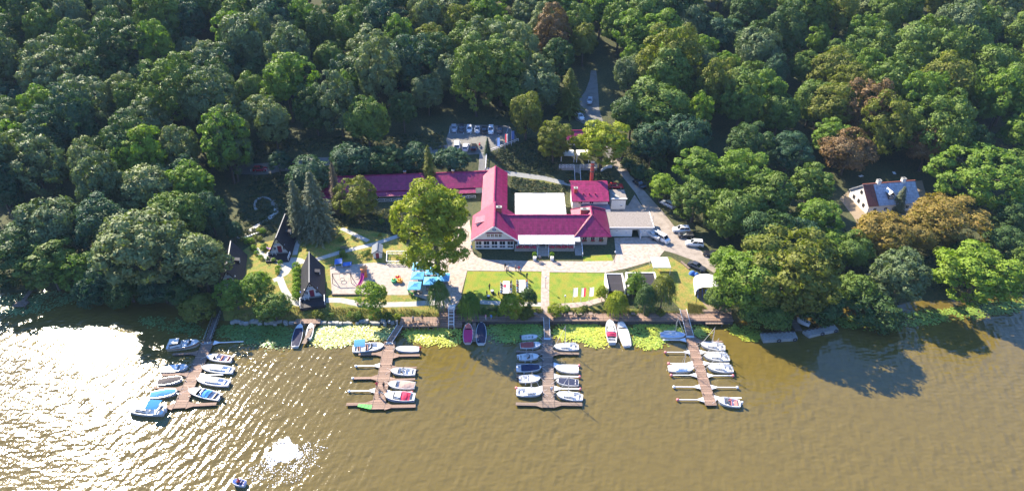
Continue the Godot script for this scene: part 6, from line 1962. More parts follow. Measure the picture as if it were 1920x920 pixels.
# ------------------------------------------------------------------ cars
var car_proto := {}
func car(label, kind, col: Color, at: Vector3, turn, group := ""):   # +x is the front
	var dim = {"hatch": [4.1, 1.76, 1.48], "saloon": [4.6, 1.80, 1.44], "suv": [4.5, 1.85, 1.68], "van": [4.8, 1.9, 1.95]}[kind]
	var L = dim[0]; var W = dim[1]; var H = dim[2]
	var o = thing("parked_car", label, "car", at, turn, group)
	# body: side profile swept across, narrower at the sills and shoulders
	var hood = 0.62 * H; var belt = 0.60 * H
	var prof = [[-L * 0.5, 0.42, 0.9], [-L * 0.49, belt * 0.98, 0.93], [-L * 0.40, belt + 0.05, 0.96], [L * 0.16, belt + 0.03, 1.0], [L * 0.38, hood * 0.92, 0.97], [L * 0.475, hood * 0.74, 0.90], [L * 0.5, 0.45, 0.84]]
	if kind == "van": prof[4][1] = belt; prof[5][1] = belt * 0.86
	var g := MB.new()
	g.col = col
	var m = Vector3(1, 1, -1)
	for i in prof.size() - 1:
		var a = prof[i]; var b = prof[i + 1]
		var ya = 0.24; var wa = W * 0.5 * a[2]; var wb = W * 0.5 * b[2]
		var p = [Vector3(a[0], ya, wa * 0.94), Vector3(b[0], ya, wb * 0.94), Vector3(b[0], b[1] * 0.72 + 0.06, wb), Vector3(a[0], a[1] * 0.72 + 0.06, wa)]
		g.quad(p[0], p[1], p[2], p[3]); g.quad(p[3] * m, p[2] * m, p[1] * m, p[0] * m)
		var t = [Vector3(b[0], b[1], wb * 0.86), Vector3(a[0], a[1], wa * 0.86)]
		g.quad(p[3], p[2], t[0], t[1]); g.quad(t[1] * m, t[0] * m, p[2] * m, p[3] * m)
		g.quad(t[1], t[0], t[0] * m, t[1] * m)
	for e in [[prof[0], -1], [prof[-1], 1]]:
		var w = W * 0.5 * e[0][2]
		var q = [Vector3(e[0][0], 0.24, w * 0.94), Vector3(e[0][0], 0.24, -w * 0.94), Vector3(e[0][0], e[0][1], -w * 0.86), Vector3(e[0][0], e[0][1], w * 0.86)]
		if e[1] < 0: q.reverse()
		g.quad(q[0], q[1], q[2], q[3])
	var body = part(g, "body", car_paint(), o)
	# greenhouse
	var x0 = {"hatch": -0.47, "saloon": -0.40, "suv": -0.48, "van": -0.485}[kind] * L; var x1 = {"hatch": 0.20, "saloon": 0.17, "suv": 0.22, "van": 0.34}[kind] * L
	var r0 = x0 + (0.35 if kind != "saloon" else 0.75); var r1 = x1 - (0.75 if kind != "van" else 0.55)
	var w0 = W * 0.42; var w1 = W * 0.35
	var base = belt + 0.02
	var c = [Vector3(x0, base, w0), Vector3(x1, base, w0), Vector3(r1, H - 0.05, w1), Vector3(r0, H - 0.05, w1)]
	g = MB.new()
	g.quad(c[0], c[1], c[2], c[3]); g.quad(c[3] * m, c[2] * m, c[1] * m, c[0] * m)
	part(g, "side_windows", M.window_glass, o)
	g = MB.new()
	g.quad(c[1], c[1] * m, c[2] * m, c[2])
	part(g, "windscreen", M.window_glass, o)
	g = MB.new()
	g.quad(c[0] * m, c[0], c[3], c[3] * m)
	part(g, "rear_window", M.window_glass, o)
	g = MB.new()
	g.col = col
	var rm = 0.06
	g.quad(c[3] + Vector3(-rm, 0.01, rm * 0.5), c[2] + Vector3(rm, 0.01, rm * 0.5), c[2] + Vector3(-0.1, 0.06, -0.12), c[3] + Vector3(0.1, 0.06, -0.12))
	g.quad((c[3] + Vector3(0.1, 0.06, -0.12)) * m, (c[2] + Vector3(-0.1, 0.06, -0.12)) * m, (c[2] + Vector3(rm, 0.01, rm * 0.5)) * m, (c[3] + Vector3(-rm, 0.01, rm * 0.5)) * m)
	g.quad(c[3] + Vector3(0.1, 0.06, -0.12), c[2] + Vector3(-0.1, 0.06, -0.12), (c[2] + Vector3(-0.1, 0.06, -0.12)) * m, (c[3] + Vector3(0.1, 0.06, -0.12)) * m)
	g.quad(c[2] + Vector3(rm, 0.01, rm * 0.5), (c[2] + Vector3(rm, 0.01, rm * 0.5)) * m, (c[2] + Vector3(-0.1, 0.06, -0.12)) * m, c[2] + Vector3(-0.1, 0.06, -0.12))
	g.quad((c[3] + Vector3(-rm, 0.01, rm * 0.5)) * m, c[3] + Vector3(-rm, 0.01, rm * 0.5), c[3] + Vector3(0.1, 0.06, -0.12), (c[3] + Vector3(0.1, 0.06, -0.12)) * m)
	var roof = part(g, "roof", car_paint(), o)
	g = MB.new()
	g.col = col
	for s in [1, -1]:
		var f = Vector3(1, 1, s)
		for e in [[0, 3], [1, 2]]: g.bar(c[e[0]] * f, c[e[1]] * f, 0.08, 0.07)
		g.bar((c[0].lerp(c[1], 0.5)) * f + Vector3(0, 0, 0.01 * s), (c[3].lerp(c[2], 0.5)) * f + Vector3(0, 0, 0.01 * s), 0.08, 0.04)
	part(g, "pillars", car_paint(), roof)
	for x in [-0.30, 0.31]:
		for s in [1, -1]:
			g = MB.new()
			g.tube(Vector3(L * x, 0.32, s * W * 0.37), Vector3(L * x, 0.32, s * W * 0.475), 0.32, 0.32, 16)
			var wh = part(g, "wheel", M.black_rubber, o)
			g = MB.new()
			g.tube(Vector3(L * x, 0.32, s * W * 0.46), Vector3(L * x, 0.32, s * W * 0.485), 0.2, 0.18, 12)
			part(g, "rim", M.steel, wh)
	for s in [1, -1]:
		g = MB.new()
		g.box(Vector3(L * 0.478, hood * 0.66, s * W * 0.33), Vector3(0.12, 0.16, 0.36))
		part(g, "headlight", M.boat_glass, o)
		g = MB.new()
		g.col = Color(0.35, 0.02, 0.02)
		g.box(Vector3(-L * 0.492, belt * 0.78, s * W * 0.36), Vector3(0.06, 0.22, 0.26))
		part(g, "tail_light", M.paint, o)
		g = MB.new()
		g.col = col
		g.box(Vector3(x1 - 0.35, base + 0.08, s * (W * 0.5 + 0.06)), Vector3(0.14, 0.14, 0.2))
		part(g, "mirror", car_paint(), o)
	return o
func car_paint():
	if not M.has("car_paint"):
		var p = mat("car_paint", Color(1, 1, 1), 0.32)
		p.clearcoat_enabled = true; p.clearcoat = 0.6; p.clearcoat_roughness = 0.08
	return M.car_paint

func cars():
	var white = Color(0.78, 0.78, 0.78); var silver = Color(0.46, 0.48, 0.52); var dark = Color(0.045, 0.05, 0.06); var black = Color(0.012, 0.013, 0.016)
	var pair = deg_to_rad(90)                                        # nose to the camera is -90
	var T = [
		["pale grey hatchback at the forest end of the upper parking row", "hatch", Color(0.40, 0.41, 0.44), 851.5, 244, -84], ["dark grey car between pale grey and white cars in the upper parking row", "hatch", dark, 865.5, 244, -86], ["white car with dark roof glass third in the upper parking row", "hatch", white, 880, 245, -87],
		["silver blue car in the middle of the upper parking row", "saloon", Color(0.32, 0.37, 0.45), 895, 246, -88], ["black car beside the white people carrier in the upper parking row", "saloon", black, 908, 247, -90], ["white people carrier in the upper parking row", "suv", white, 920.5, 247, -90], ["dark grey car alone at the open end of the upper parking row", "hatch", dark, 937, 247, -92],
		["white van half hidden by trees in the lower parking row", "van", white, 857, 277, 92], ["white estate car in the lower parking row", "suv", white, 873.5, 279, 86], ["black car with pale roof in the lower parking row", "hatch", black, 888, 278, 92],
		["silver car on the forest road under the trees", "hatch", silver, 1106, 192, -100], ["white car at the mouth of the forest road", "suv", white, 1087, 222, -70],
		["black car at the top of the curving road", "saloon", black, 1166, 303, -55], ["black car parked half way down the curving road", "saloon", black, 1199, 348, -62], ["bright red car parked behind the white shed", "hatch", Color(0.55, 0.015, 0.02), 1155, 352, 4],
		["white car nearest the garage in the roadside row", "suv", white, 1277, 434, 178], ["black car between two white cars in the roadside row", "hatch", black, 1286, 444, 178], ["white car with dark glass at the lower end of the roadside row", "suv", white, 1302, 460, 172],
		["white van beside the boat trailer", "van", white, 1240, 450, -50], ["black car half under the tree at the end of the road", "saloon", black, 1336, 480, 160], ["dark car parked on the grass below the road", "saloon", dark, 1307, 503, -42],
		["pale car under the fresh green grove", "suv", silver, 1252, 386, 130], ["dark red car on the shady service road", "hatch", Color(0.35, 0.01, 0.03), 488, 320, 4], ["black car on the shady service road", "hatch", black, 552, 306, 80],
	]
	for t in T:
		var g = G(t[3], t[4])
		car(t[0], t[1], t[2], g + Vector3(0, 0.045, 0), deg_to_rad(t[5]))
	# painted bay lines
	var b := MB.new()
	for k in 9:
		var a = G(844 + k * 13.6, 236 + k * 0.5); var e = G(842.5 + k * 13.2, 250 + k * 0.5)
		var s = Vector3(0.06, 0, 0)
		b.quad(e + Vector3(-0.06, 0.045, 0), e + Vector3(0.06, 0.045, 0), a + Vector3(0.06, 0.045, 0), a + Vector3(-0.06, 0.045, 0))
	struct(b, "bay_markings", M.white_paint)
	var mo = thing("motor_scooter", "red motor scooter standing in the car park", "scooter", G(899, 274), 1.4)
	var g := MB.new()
	g.col = Color(0.4, 0.01, 0.03)
	g.box(Vector3(0, 0.62, 0), Vector3(1.0, 0.26, 0.3)); g.bar(Vector3(0.5, 0.4, 0), Vector3(0.35, 1.05, 0), 0.12, 0.1); g.bar(Vector3(0.35, 1.05, -0.3), Vector3(0.35, 1.05, 0.3), 0.05, 0.05)
	part(g, "body", M.paint, mo)
	for x in [-0.55, 0.6]:
		g = MB.new()
		g.tube(Vector3(x, 0.28, -0.06), Vector3(x, 0.28, 0.06), 0.28, 0.28, 12)
		part(g, "wheel", M.black_rubber, mo)

# ------------------------------------------------------------------ people: tapered bones joined by a smooth minimum, meshed as surface nets
func person_mesh(bones, cell) -> ArrayMesh:                          # bone: [a, b, ra, rb, colour]
	var lo = Vector3.INF; var hi = -Vector3.INF
	for b in bones:
		lo = lo.min(b[0] - Vector3.ONE * b[2]).min(b[1] - Vector3.ONE * b[3]); hi = hi.max(b[0] + Vector3.ONE * b[2]).max(b[1] + Vector3.ONE * b[3])
	lo -= Vector3.ONE * cell * 2.0; hi += Vector3.ONE * cell * 2.0
	var n = Vector3i(((hi - lo) / cell).ceil()) + Vector3i.ONE
	var f := PackedFloat32Array(); var who := PackedByteArray()
	f.resize(n.x * n.y * n.z); who.resize(f.size())
	f.fill(1.0)
	for bi in bones.size():
		var b = bones[bi]
		var pad = maxf(b[2], b[3]) + 0.1
		var l = Vector3i(((b[0].min(b[1]) - Vector3.ONE * pad - lo) / cell).floor()).clamp(Vector3i.ZERO, n - Vector3i.ONE); var h = Vector3i(((b[0].max(b[1]) + Vector3.ONE * pad - lo) / cell).ceil()).clamp(Vector3i.ZERO, n - Vector3i.ONE)
		var ab = b[1] - b[0]
		var ll = maxf(ab.length_squared(), 1e-6)
		for z in range(l.z, h.z + 1):
			for y in range(l.y, h.y + 1):
				for x in range(l.x, h.x + 1):
					var p = lo + Vector3(x, y, z) * cell
					var t = clampf((p - b[0]).dot(ab) / ll, 0.0, 1.0)
					var d = (p - b[0] - ab * t).length() - lerpf(b[2], b[3], t)
					var i = x + n.x * (y + n.y * z)
					if d < f[i]: who[i] = bi
					var k = 0.035
					var e = clampf(0.5 + 0.5 * (f[i] - d) / k, 0.0, 1.0)
					f[i] = lerpf(f[i], d, e) - k * e * (1.0 - e)
	var mb := MB.new()
	var at := {}
	for z in n.z - 1:
		for y in n.y - 1:
			for x in n.x - 1:
				var s = Vector3.ZERO; var c = 0
				var i0 = x + n.x * (y + n.y * z)
				var neg = 0
				for k in 8:
					if f[i0 + (k & 1) + n.x * (((k >> 1) & 1) + n.y * (k >> 2))] < 0: neg += 1
				if neg == 0 or neg == 8: continue
				for e in [[0, 1], [2, 3], [4, 5], [6, 7], [0, 2], [1, 3], [4, 6], [5, 7], [0, 4], [1, 5], [2, 6], [3, 7]]:
					var pa = Vector3(e[0] & 1, (e[0] >> 1) & 1, e[0] >> 2); var pb = Vector3(e[1] & 1, (e[1] >> 1) & 1, e[1] >> 2)
					var va = f[i0 + int(pa.x) + n.x * (int(pa.y) + n.y * int(pa.z))]; var vb = f[i0 + int(pb.x) + n.x * (int(pb.y) + n.y * int(pb.z))]
					if (va < 0) != (vb < 0):
						s += pa.lerp(pb, va / (va - vb)); c += 1
				at[i0] = mb.v.size()
				mb.v.append(lo + (Vector3(x, y, z) + s / c) * cell)
				mb.n.append(Vector3(f[i0 + 1] - f[i0], f[i0 + n.x] - f[i0], f[i0 + n.x * n.y] - f[i0]).normalized())
				mb.c.append(bones[who[i0]][4])
	for z in range(1, n.z - 1):
		for y in range(1, n.y - 1):
			for x in range(1, n.x - 1):
				var i = x + n.x * (y + n.y * z)
				for ax in [[1, n.x, n.x * n.y], [n.x, n.x * n.y, 1], [n.x * n.y, 1, n.x]]:
					var a = f[i] < 0; var b = f[i + ax[0]] < 0
					if a == b: continue
					var q = [at.get(i), at.get(i - ax[1]), at.get(i - ax[1] - ax[2]), at.get(i - ax[2])]
					if null in q: continue
					if a: mb.ix.append_array([q[0], q[2], q[1], q[0], q[3], q[2]])
					else: mb.ix.append_array([q[0], q[1], q[2], q[0], q[2], q[3]])
	return mb.mesh()
func body_bones(pose, top, legs, hair, skin):
	var B = []
	var V = func(x, y, z): return Vector3(x, y, z)
	if pose == "sit":                                               # on a seat 0.45 m high, looking along +x
		B += [[V.call(0, 0.55, 0), V.call(-0.02, 0.95, 0), 0.155, 0.17, top], [V.call(-0.02, 0.97, -0.12), V.call(-0.02, 0.97, 0.12), 0.11, 0.11, top], [V.call(-0.02, 1.05, 0), V.call(0.0, 1.14, 0), 0.06, 0.06, skin]]
		B += [[V.call(0.03, 1.24, 0), V.call(0.03, 1.29, 0), 0.095, 0.1, skin], [V.call(-0.03, 1.29, 0), V.call(-0.01, 1.34, 0), 0.1, 0.09, hair]]
		for s in [-1, 1]:
			B += [[V.call(0.0, 0.55, s * 0.09), V.call(0.42, 0.53, s * 0.11), 0.10, 0.075, legs], [V.call(0.42, 0.52, s * 0.11), V.call(0.44, 0.09, s * 0.11), 0.068, 0.05, legs], [V.call(0.44, 0.05, s * 0.11), V.call(0.6, 0.04, s * 0.12), 0.05, 0.04, Color(0.04, 0.04, 0.045)]]
			B += [[V.call(-0.02, 0.97, s * 0.2), V.call(0.1, 0.72, s * 0.25), 0.062, 0.05, top], [V.call(0.1, 0.72, s * 0.25), V.call(0.36, 0.76, s * 0.16), 0.048, 0.038, skin], [V.call(0.38, 0.76, s * 0.15), V.call(0.44, 0.75, s * 0.13), 0.04, 0.03, skin]]
	else:
		var st = 0.16 if pose == "walk" else 0.04
		B += [[V.call(0, 0.95, 0), V.call(0.0, 1.30, 0), 0.15, 0.165, top], [V.call(0, 1.36, -0.13), V.call(0, 1.36, 0.13), 0.10, 0.10, top], [V.call(0, 1.44, 0), V.call(0.01, 1.54, 0), 0.058, 0.058, skin]]
		B += [[V.call(0.03, 1.61, 0), V.call(0.03, 1.66, 0), 0.092, 0.098, skin], [V.call(-0.03, 1.66, 0), V.call(-0.01, 1.71, 0), 0.1, 0.088, hair]]
		for s in [-1, 1]:
			B += [[V.call(0, 0.92, s * 0.09), V.call(s * st + 0.02, 0.50, s * 0.11), 0.105, 0.072, legs], [V.call(s * st + 0.02, 0.50, s * 0.11), V.call(s * st * 1.6, 0.09, s * 0.11), 0.068, 0.045, legs], [V.call(s * st * 1.6, 0.05, s * 0.11), V.call(s * st * 1.6 + 0.15, 0.04, s * 0.12), 0.05, 0.04, Color(0.04, 0.04, 0.045)]]
			var e = V.call(-s * st * 0.7 + (0.05 if pose == "stand" else 0.0), 1.10, s * 0.27)
			B += [[V.call(0, 1.36, s * 0.21), e, 0.062, 0.048, top], [e, e + V.call(0.12 if s > 0 or pose == "walk" else 0.22, -0.22 if pose == "walk" else (-0.2 if s > 0 else 0.05), -s * 0.02), 0.046, 0.036, skin], [e + V.call(0.13, -0.25, -s * 0.02), e + V.call(0.15, -0.32, -s * 0.02), 0.036, 0.026, skin]]
			if pose == "stand" and s < 0: B.pop_back()
	return B
var people_kinds := {}
func person(label, pose, look, at: Vector3, turn, sc := 1.0):
	var key = pose + look
	if not people_kinds.has(key):
		var skin = Color(0.45, 0.27, 0.18)
		var d = {"black": [Color(0.02, 0.02, 0.022), Color(0.025, 0.025, 0.03), Color(0.03, 0.02, 0.015)], "white": [Color(0.72, 0.70, 0.68), Color(0.08, 0.10, 0.18), Color(0.10, 0.06, 0.03)], "red": [Color(0.55, 0.05, 0.06), Color(0.06, 0.07, 0.1), Color(0.05, 0.03, 0.02)], "blue": [Color(0.08, 0.25, 0.5), Color(0.3, 0.26, 0.2), Color(0.22, 0.14, 0.06)], "pink": [Color(0.65, 0.25, 0.28), Color(0.5, 0.48, 0.45), Color(0.08, 0.05, 0.03)], "grey": [Color(0.25, 0.25, 0.28), Color(0.05, 0.05, 0.06), Color(0.03, 0.02, 0.02)]}[look]
		people_kinds[key] = person_mesh(body_bones(pose, d[0], d[1], d[2], skin), 0.04)
	var o = part(people_kinds[key], numbered("person"), M.skin_and_cloth, self)
	o.position = at; o.rotation.y = turn; o.scale = Vector3.ONE * sc
	tag(o, label, "person")
	return o

func chair(at, turn, col, label, group):
	if not proto.has("chair"):
		var o = thing("garden_chair", label, "chair", at, turn, group)
		var g := MB.new()
		g.box(Vector3(0, 0.44, 0), Vector3(0.45, 0.05, 0.45))
		part(g, "seat", M.plank, o)
		g = MB.new()
		g.box(Vector3(-0.22, 0.70, 0), Vector3(0.05, 0.42, 0.45))
		part(g, "backrest", M.plank, o)
		for p in [[-0.2, -0.2], [0.2, -0.2], [0.2, 0.2], [-0.2, 0.2]]:
			g = MB.new()
			g.box(Vector3(p[0], 0.21, p[1]), Vector3(0.05, 0.42, 0.05))
			part(g, "leg", M.old_wood, o)
		proto["chair"] = o
		return o
	return copy(proto["chair"], at, turn, label, group)
func table(at, turn, lx, lz, m, label, group := "", called := "table"):
	var o = thing(called, label, "table", at, turn, group)
	var g := MB.new()
	g.box(Vector3(0, 0.74, 0), Vector3(lx, 0.05, lz))
	part(g, "tabletop", m, o)
	for p in [[-1, -1], [1, -1], [1, 1], [-1, 1]]:
		g = MB.new()
		g.box(Vector3(p[0] * (lx * 0.5 - 0.1), 0.36, p[1] * (lz * 0.5 - 0.1)), Vector3(0.07, 0.72, 0.07))
		part(g, "leg", M.old_wood, o)
	return o
func bench(at, turn, label, group := ""):
	var o = thing("bench", label, "bench", at, turn, group)
	var g := MB.new()
	for k in 3: g.box(Vector3(0, 0.45, -0.18 + k * 0.18), Vector3(1.8, 0.05, 0.15))
	part(g, "seat", M.plank, o)
	g = MB.new()
	for k in 2: g.box(Vector3(0, 0.65 + k * 0.2, -0.30), Vector3(1.8, 0.14, 0.05))
	part(g, "backrest", M.plank, o)
	for s in [-0.75, 0.75]:
		g = MB.new()
		g.box(Vector3(s, 0.22, 0), Vector3(0.1, 0.44, 0.5))
		part(g, "leg", M.old_wood, o)
	return o
func flag(at: Vector3, h, stripes, label, wide := 1.0, tall := 2.2, group := "", lean := Vector3(0, 0, 0)):
	var o = thing("flag", label, "flag", at, 0.0, group)
	var g := MB.new()
	g.tube(Vector3.ZERO, Vector3(0, h, 0), 0.05, 0.03, 6)
	part(g, "pole", M.white_paint, o)
	var n = stripes.size()
	for k in n:
		g = MB.new()
		g.col = stripes[k]
		for i in 6:
			var a = wide * (k + i / 6.0) / n; var b = wide * (k + (i + 1) / 6.0) / n
			g.quad(Vector3(0.05 + a, h - tall, 0.09 * sin(a * 5.0)), Vector3(0.05 + b, h - tall - 0.05, 0.09 * sin(b * 5.0)), Vector3(0.05 + b, h - 0.1, 0.09 * sin(b * 5.0 + 0.6)), Vector3(0.05 + a, h - 0.08, 0.09 * sin(a * 5.0 + 0.6)))
		part(g, "cloth", M.canvas, o)
	return o

func garden_things():
	# parasols
	var blue = mat("parasol_blue", Color(0.13, 0.46, 0.80), 0.8)
	blue.backlight_enabled = true; blue.backlight = Color(0.4, 0.4, 0.4)
	var where = [[784.5, 498, "at the back by the sand"], [782.5, 515, "in the middle beside the play sand"], [777, 534, "at the front over the green chairs"], [809.5, 506, "under the very large tree"], [806, 525, "at the front beside the birch"], [831, 518, "nearest the paved plaza, shaded darker"]]
	for w in where:
		var g = G(w[0], w[1], 2.5)
		gazebo("parasol", "square sky blue parasol " + w[2], Vector3(g.x, g.y, g.z), 2.95, 2.35, 3.05, 0.18, blue, null)
		for k in 2:
			var a = w[0] + k * 2.0
			var t = table(Vector3(g.x + (k - 0.5) * 1.3, g.y + 0.03, g.z + 0.2), a, 0.9, 0.8, M.plank, "small wooden table under the blue parasols", "tables under the blue parasols", "cafe_table")
			for q in 2: chair(t.position + Vector3(cos(a + q * PI) * 0.75, 0, -sin(a + q * PI) * 0.75), a + q * PI + PI, null, "wooden garden chair under the blue parasols", "chairs under the blue parasols")
	for k in 3:
		var g = G(768 + k * 5.0, 549 + (k % 2) * 4.0)
		var o = thing("plastic_chair", "bright green plastic chair in front of the blue parasols", "chair", g + Vector3(0, 0.03, 0), k * 1.3, "green plastic chairs by the parasols")
		var b := MB.new()
		b.col = Color(0.08, 0.50, 0.08)
		b.box(Vector3(0, 0.40, 0), Vector3(0.6, 0.07, 0.6)); b.box(Vector3(-0.3, 0.75, 0), Vector3(0.07, 0.65, 0.6), Basis(Vector3.BACK, 0.2))
		for s in [-0.3, 0.3]: b.box(Vector3(0, 0.6, s), Vector3(0.55, 0.06, 0.08))
		part(b, "shell", M.paint, o)
		for p in [[-0.25, -0.25], [0.25, -0.25], [0.25, 0.25], [-0.25, 0.25]]:
			b = MB.new()
			b.col = Color(0.08, 0.50, 0.08)
			b.bar(Vector3(p[0], 0.4, p[1]), Vector3(p[0] * 1.15, 0, p[1] * 1.15), 0.06, 0.06)
			part(b, "leg", M.paint, o)
	# playground
	var g = G(676, 535)
	var o = thing("play_slide", "magenta curved slide with orange tower under the bright young tree", "slide", g, 0.3)
	var b := MB.new()
	b.col = Color(0.55, 0.02, 0.22)
	var pr = Vector3(0.9, 1.7, -2.4)
	for k in 9:
		var t = (k + 1) / 9.0
		var p = Vector3(0.9 - 1.6 * t * t, 1.7 - 1.5 * t, -2.4 + 3.0 * t)
		b.bar(pr, p, 0.75, 0.07)
		for s in [-0.36, 0.36]: b.bar(pr + Vector3(s, 0.14, 0), p + Vector3(s, 0.14, 0), 0.07, 0.26)
		pr = p
	part(b, "chute", M.paint, o)
	b = MB.new()
	b.col = Color(0.70, 0.24, 0.06)
	b.box(Vector3(1.3, 0.85, -3.1), Vector3(1.3, 1.7, 1.2)); b.prism([Vector2(0.5, -3.8), Vector2(2.1, -3.8), Vector2(2.1, -2.4), Vector2(0.5, -2.4)], 2.6, 2.72)
	for s in [[0.7, -3.6], [1.9, -3.6], [1.9, -2.6], [0.7, -2.6]]: b.box(Vector3(s[0], 2.1, s[1]), Vector3(0.1, 1.1, 0.1))
	part(b, "tower", M.paint, o)
	o = thing("play_carousel", "round play seat in orange, red and green on the sand", "toy", G(745, 527), 0.0)
	var ci = 0
	for q in [[0.0, -0.75, Color(0.62, 0.05, 0.05)], [0.65, 0.4, Color(0.80, 0.33, 0.03)], [-0.7, 0.35, Color(0.05, 0.40, 0.16)]]:
		b = MB.new()
		b.col = q[2]
		b.lathe(Vector3(q[0], 0, q[1]), [[0.35, 0.0], [0.62, 0.15], [0.7, 0.5], [0.66, 0.75], [0.45, 0.75], [0.38, 0.4], [0.0, 0.38]], 14)
		part(b, "seat", M.paint, o)
		b = MB.new()
		b.col = Color(0.75, 0.55, 0.1)
		b.tube(Vector3(q[0], 0.3, q[1]), Vector3(q[0], 1.0, q[1]), 0.06, 0.06, 6); b.lathe(Vector3(q[0], 1.0, q[1]), [[0.0, -0.03], [0.25, 0.0], [0.0, 0.03]], 10)
		part(b, "wheel", M.paint, o)
	o = thing("swing_frame", "dark wooden swing frame with round nest seat on the sand", "swing", G(642, 527), 0.05)
	b = MB.new()
	for s in [-2.2, 2.2]:
		b.bar(Vector3(s, 0, -0.9), Vector3(s * 0.95, 2.3, 0), 0.12, 0.12); b.bar(Vector3(s, 0, 0.9), Vector3(s * 0.95, 2.3, 0), 0.12, 0.12)
	b.bar(Vector3(-2.2, 2.3, 0), Vector3(2.2, 2.3, 0), 0.13, 0.13)
	part(b, "frame", M.old_wood, o)
	b = MB.new()
	for k in 12: b.tube(Vector3(cos(TAU * k / 12) * 0.6, 0.5, sin(TAU * k / 12) * 0.6), Vector3(cos(TAU * (k + 1) / 12) * 0.6, 0.5, sin(TAU * (k + 1) / 12) * 0.6), 0.06, 0.06, 5, false)
	for s in [-0.5, 0.5]: b.tube(Vector3(s, 0.5, 0), Vector3(s, 2.3, 0), 0.015, 0.015, 4)
	part(b, "nest_seat", M.dark_metal, o)
	o = thing("play_house", "small blue play structure at the back of the playground", "toy", G(641, 498), 0.1)
	b = MB.new()
	b.col = Color(0.06, 0.16, 0.48)
	slab_roof(b, Vector3(-1.6, 1.1, 0.8), Vector3(0.2, 1.3, 0.8), Vector3(0.2, 1.8, -0.7), Vector3(-1.6, 1.6, -0.7), 0.08)
	slab_roof(b, Vector3(0.3, 0.6, 1.0), Vector3(2.4, 0.6, 0.9), Vector3(2.4, 0.9, -0.2), Vector3(0.3, 0.9, -0.1), 0.08)
	part(b, "roof", M.paint, o)
	b = MB.new()
	for s in [[-1.5, 0.7], [0.1, 0.7], [-1.5, -0.6], [0.1, -0.6], [2.2, 0.6]]: b.box(Vector3(s[0], 0.6, s[1]), Vector3(0.1, 1.2, 0.1))
	part(b, "post", M.white_paint, o)
	o = thing("garden_hut", "tiny white hut with grey pitched roof above the playground", "hut", G(708, 484), 0.12)
	gable_block(o, -1.05, 1.05, -3.0, 0.0, 0.0, 1.7, 2.5, 0.3, M.plaster, mat("felt_grey", Color(0.16, 0.18, 0.20), 0.85))
	box_part("door", Vector3(-0.4, 0.05, 0.0), Vector3(0.4, 1.6, 0.06), M.maroon, o)
	o = thing("animal_pen", "white timber pen frame on the grass above the playground", "fence", Vector3.ZERO)
	var c = [G(725, 496), G(762, 496), G(762.5, 477), G(726, 477)]
	for k in 4: railing(o, c[k], c[(k + 1) % 4], 1.1, null, 1.3, "rail_side", true)
	# wooden edging of the playground
	o = thing("sand_edging", "pale timber edging along the lower side of the playground", "edging")
	for k in 8:
		b = MB.new()
		b.bar(G(622 + k * 10.2, 553.5) + Vector3(0, 0.15, 0), G(631.6 + k * 10.2, 553.5) + Vector3(0, 0.15, 0), 0.3, 0.5)
		part(b, "log", M.plank, o)
	# flags
	for f in [[1078, 565, [Color(0.8, 0.8, 0.8)], "white flag on a pole, farthest from the willow on the right lawn"], [1093, 565, [Color(0.8, 0.8, 0.8), Color(0.70, 0.05, 0.10)], "white and red flag on the right lawn"], [1108, 564, [Color(0.8, 0.8, 0.8)], "white flag on a pole beside the willow on the right lawn"]]:
		flag(G(f[0] - 4, f[1]), 4.0, f[2], f[3], 0.95, 2.6)
	for f in [[933, 286, [Color(0.12, 0.22, 0.55)], "blue flag at the car park, nearest the stone steps"], [948, 279, [Color(0.65, 0.05, 0.08), Color(0.8, 0.8, 0.8)], "red and white flag at the car park"], [960, 273, [Color(0.16, 0.28, 0.62)], "blue flag at the car park corner below the olive oak"]]:
		flag(G(f[0] - 1, f[1]), 5.0, f[2], f[3], 0.8, 2.8)
	# planters
	for f in [[1002.5, 487, "clipped ball shrub in white planter left of the veranda steps"], [1035, 487, "clipped ball shrub in white planter right of the veranda steps"]]:
		o = thing("planter", f[2], "planter", G(f[0], f[1]) + Vector3(0, 0.05, 0))
		b = MB.new()
		b.box(Vector3(0, 0.4, 0), Vector3(0.8, 0.8, 0.8))
		part(b, "tub", M.white_paint, o)
		b = MB.new()
		b.tube(Vector3(0, 0.8, 0), Vector3(0, 1.4, 0), 0.05, 0.05, 6)
		part(b, "stem", M.bark, o)
		var cr = part(KIND["bush"].crown, "ball", LEAF["lime"], o)
		cr.position.y = 1.75; cr.scale = Vector3.ONE * 0.85
	# street lamps and poles
	for f in [[1059, 575, "thin lamp post beside the left white flag"], [1023, 540, "thin lamp post on the central walkway"], [1152, 492, "short lamp post at the yard entrance"]]:
		o = thing("lamp_post", f[2], "lamp post", G(f[0], f[1]))
		b = MB.new()
		b.tube(Vector3.ZERO, Vector3(0, 3.0, 0), 0.05, 0.04, 6)
		part(b, "pole", M.dark_metal, o)
		b = MB.new()
		b.lathe(Vector3(0, 3.0, 0), [[0.0, -0.05], [0.18, 0.0], [0.2, 0.25], [0.1, 0.4], [0.0, 0.42]], 9)
		part(b, "lamp_head", M.white_paint, o)
	o = thing("crane_post", "tall slender crane post beside the bathing platform", "post", G(1305, 570))
	b = MB.new()
	b.tube(Vector3.ZERO, Vector3(0, 5.2, 0), 0.07, 0.05, 7); b.tube(Vector3(0, 5.2, 0), Vector3(0.9, 5.5, 0), 0.05, 0.04, 6)
	part(b, "mast", M.dark_metal, o)
	# long tables with guests on the left lawn
	R.seed = 55
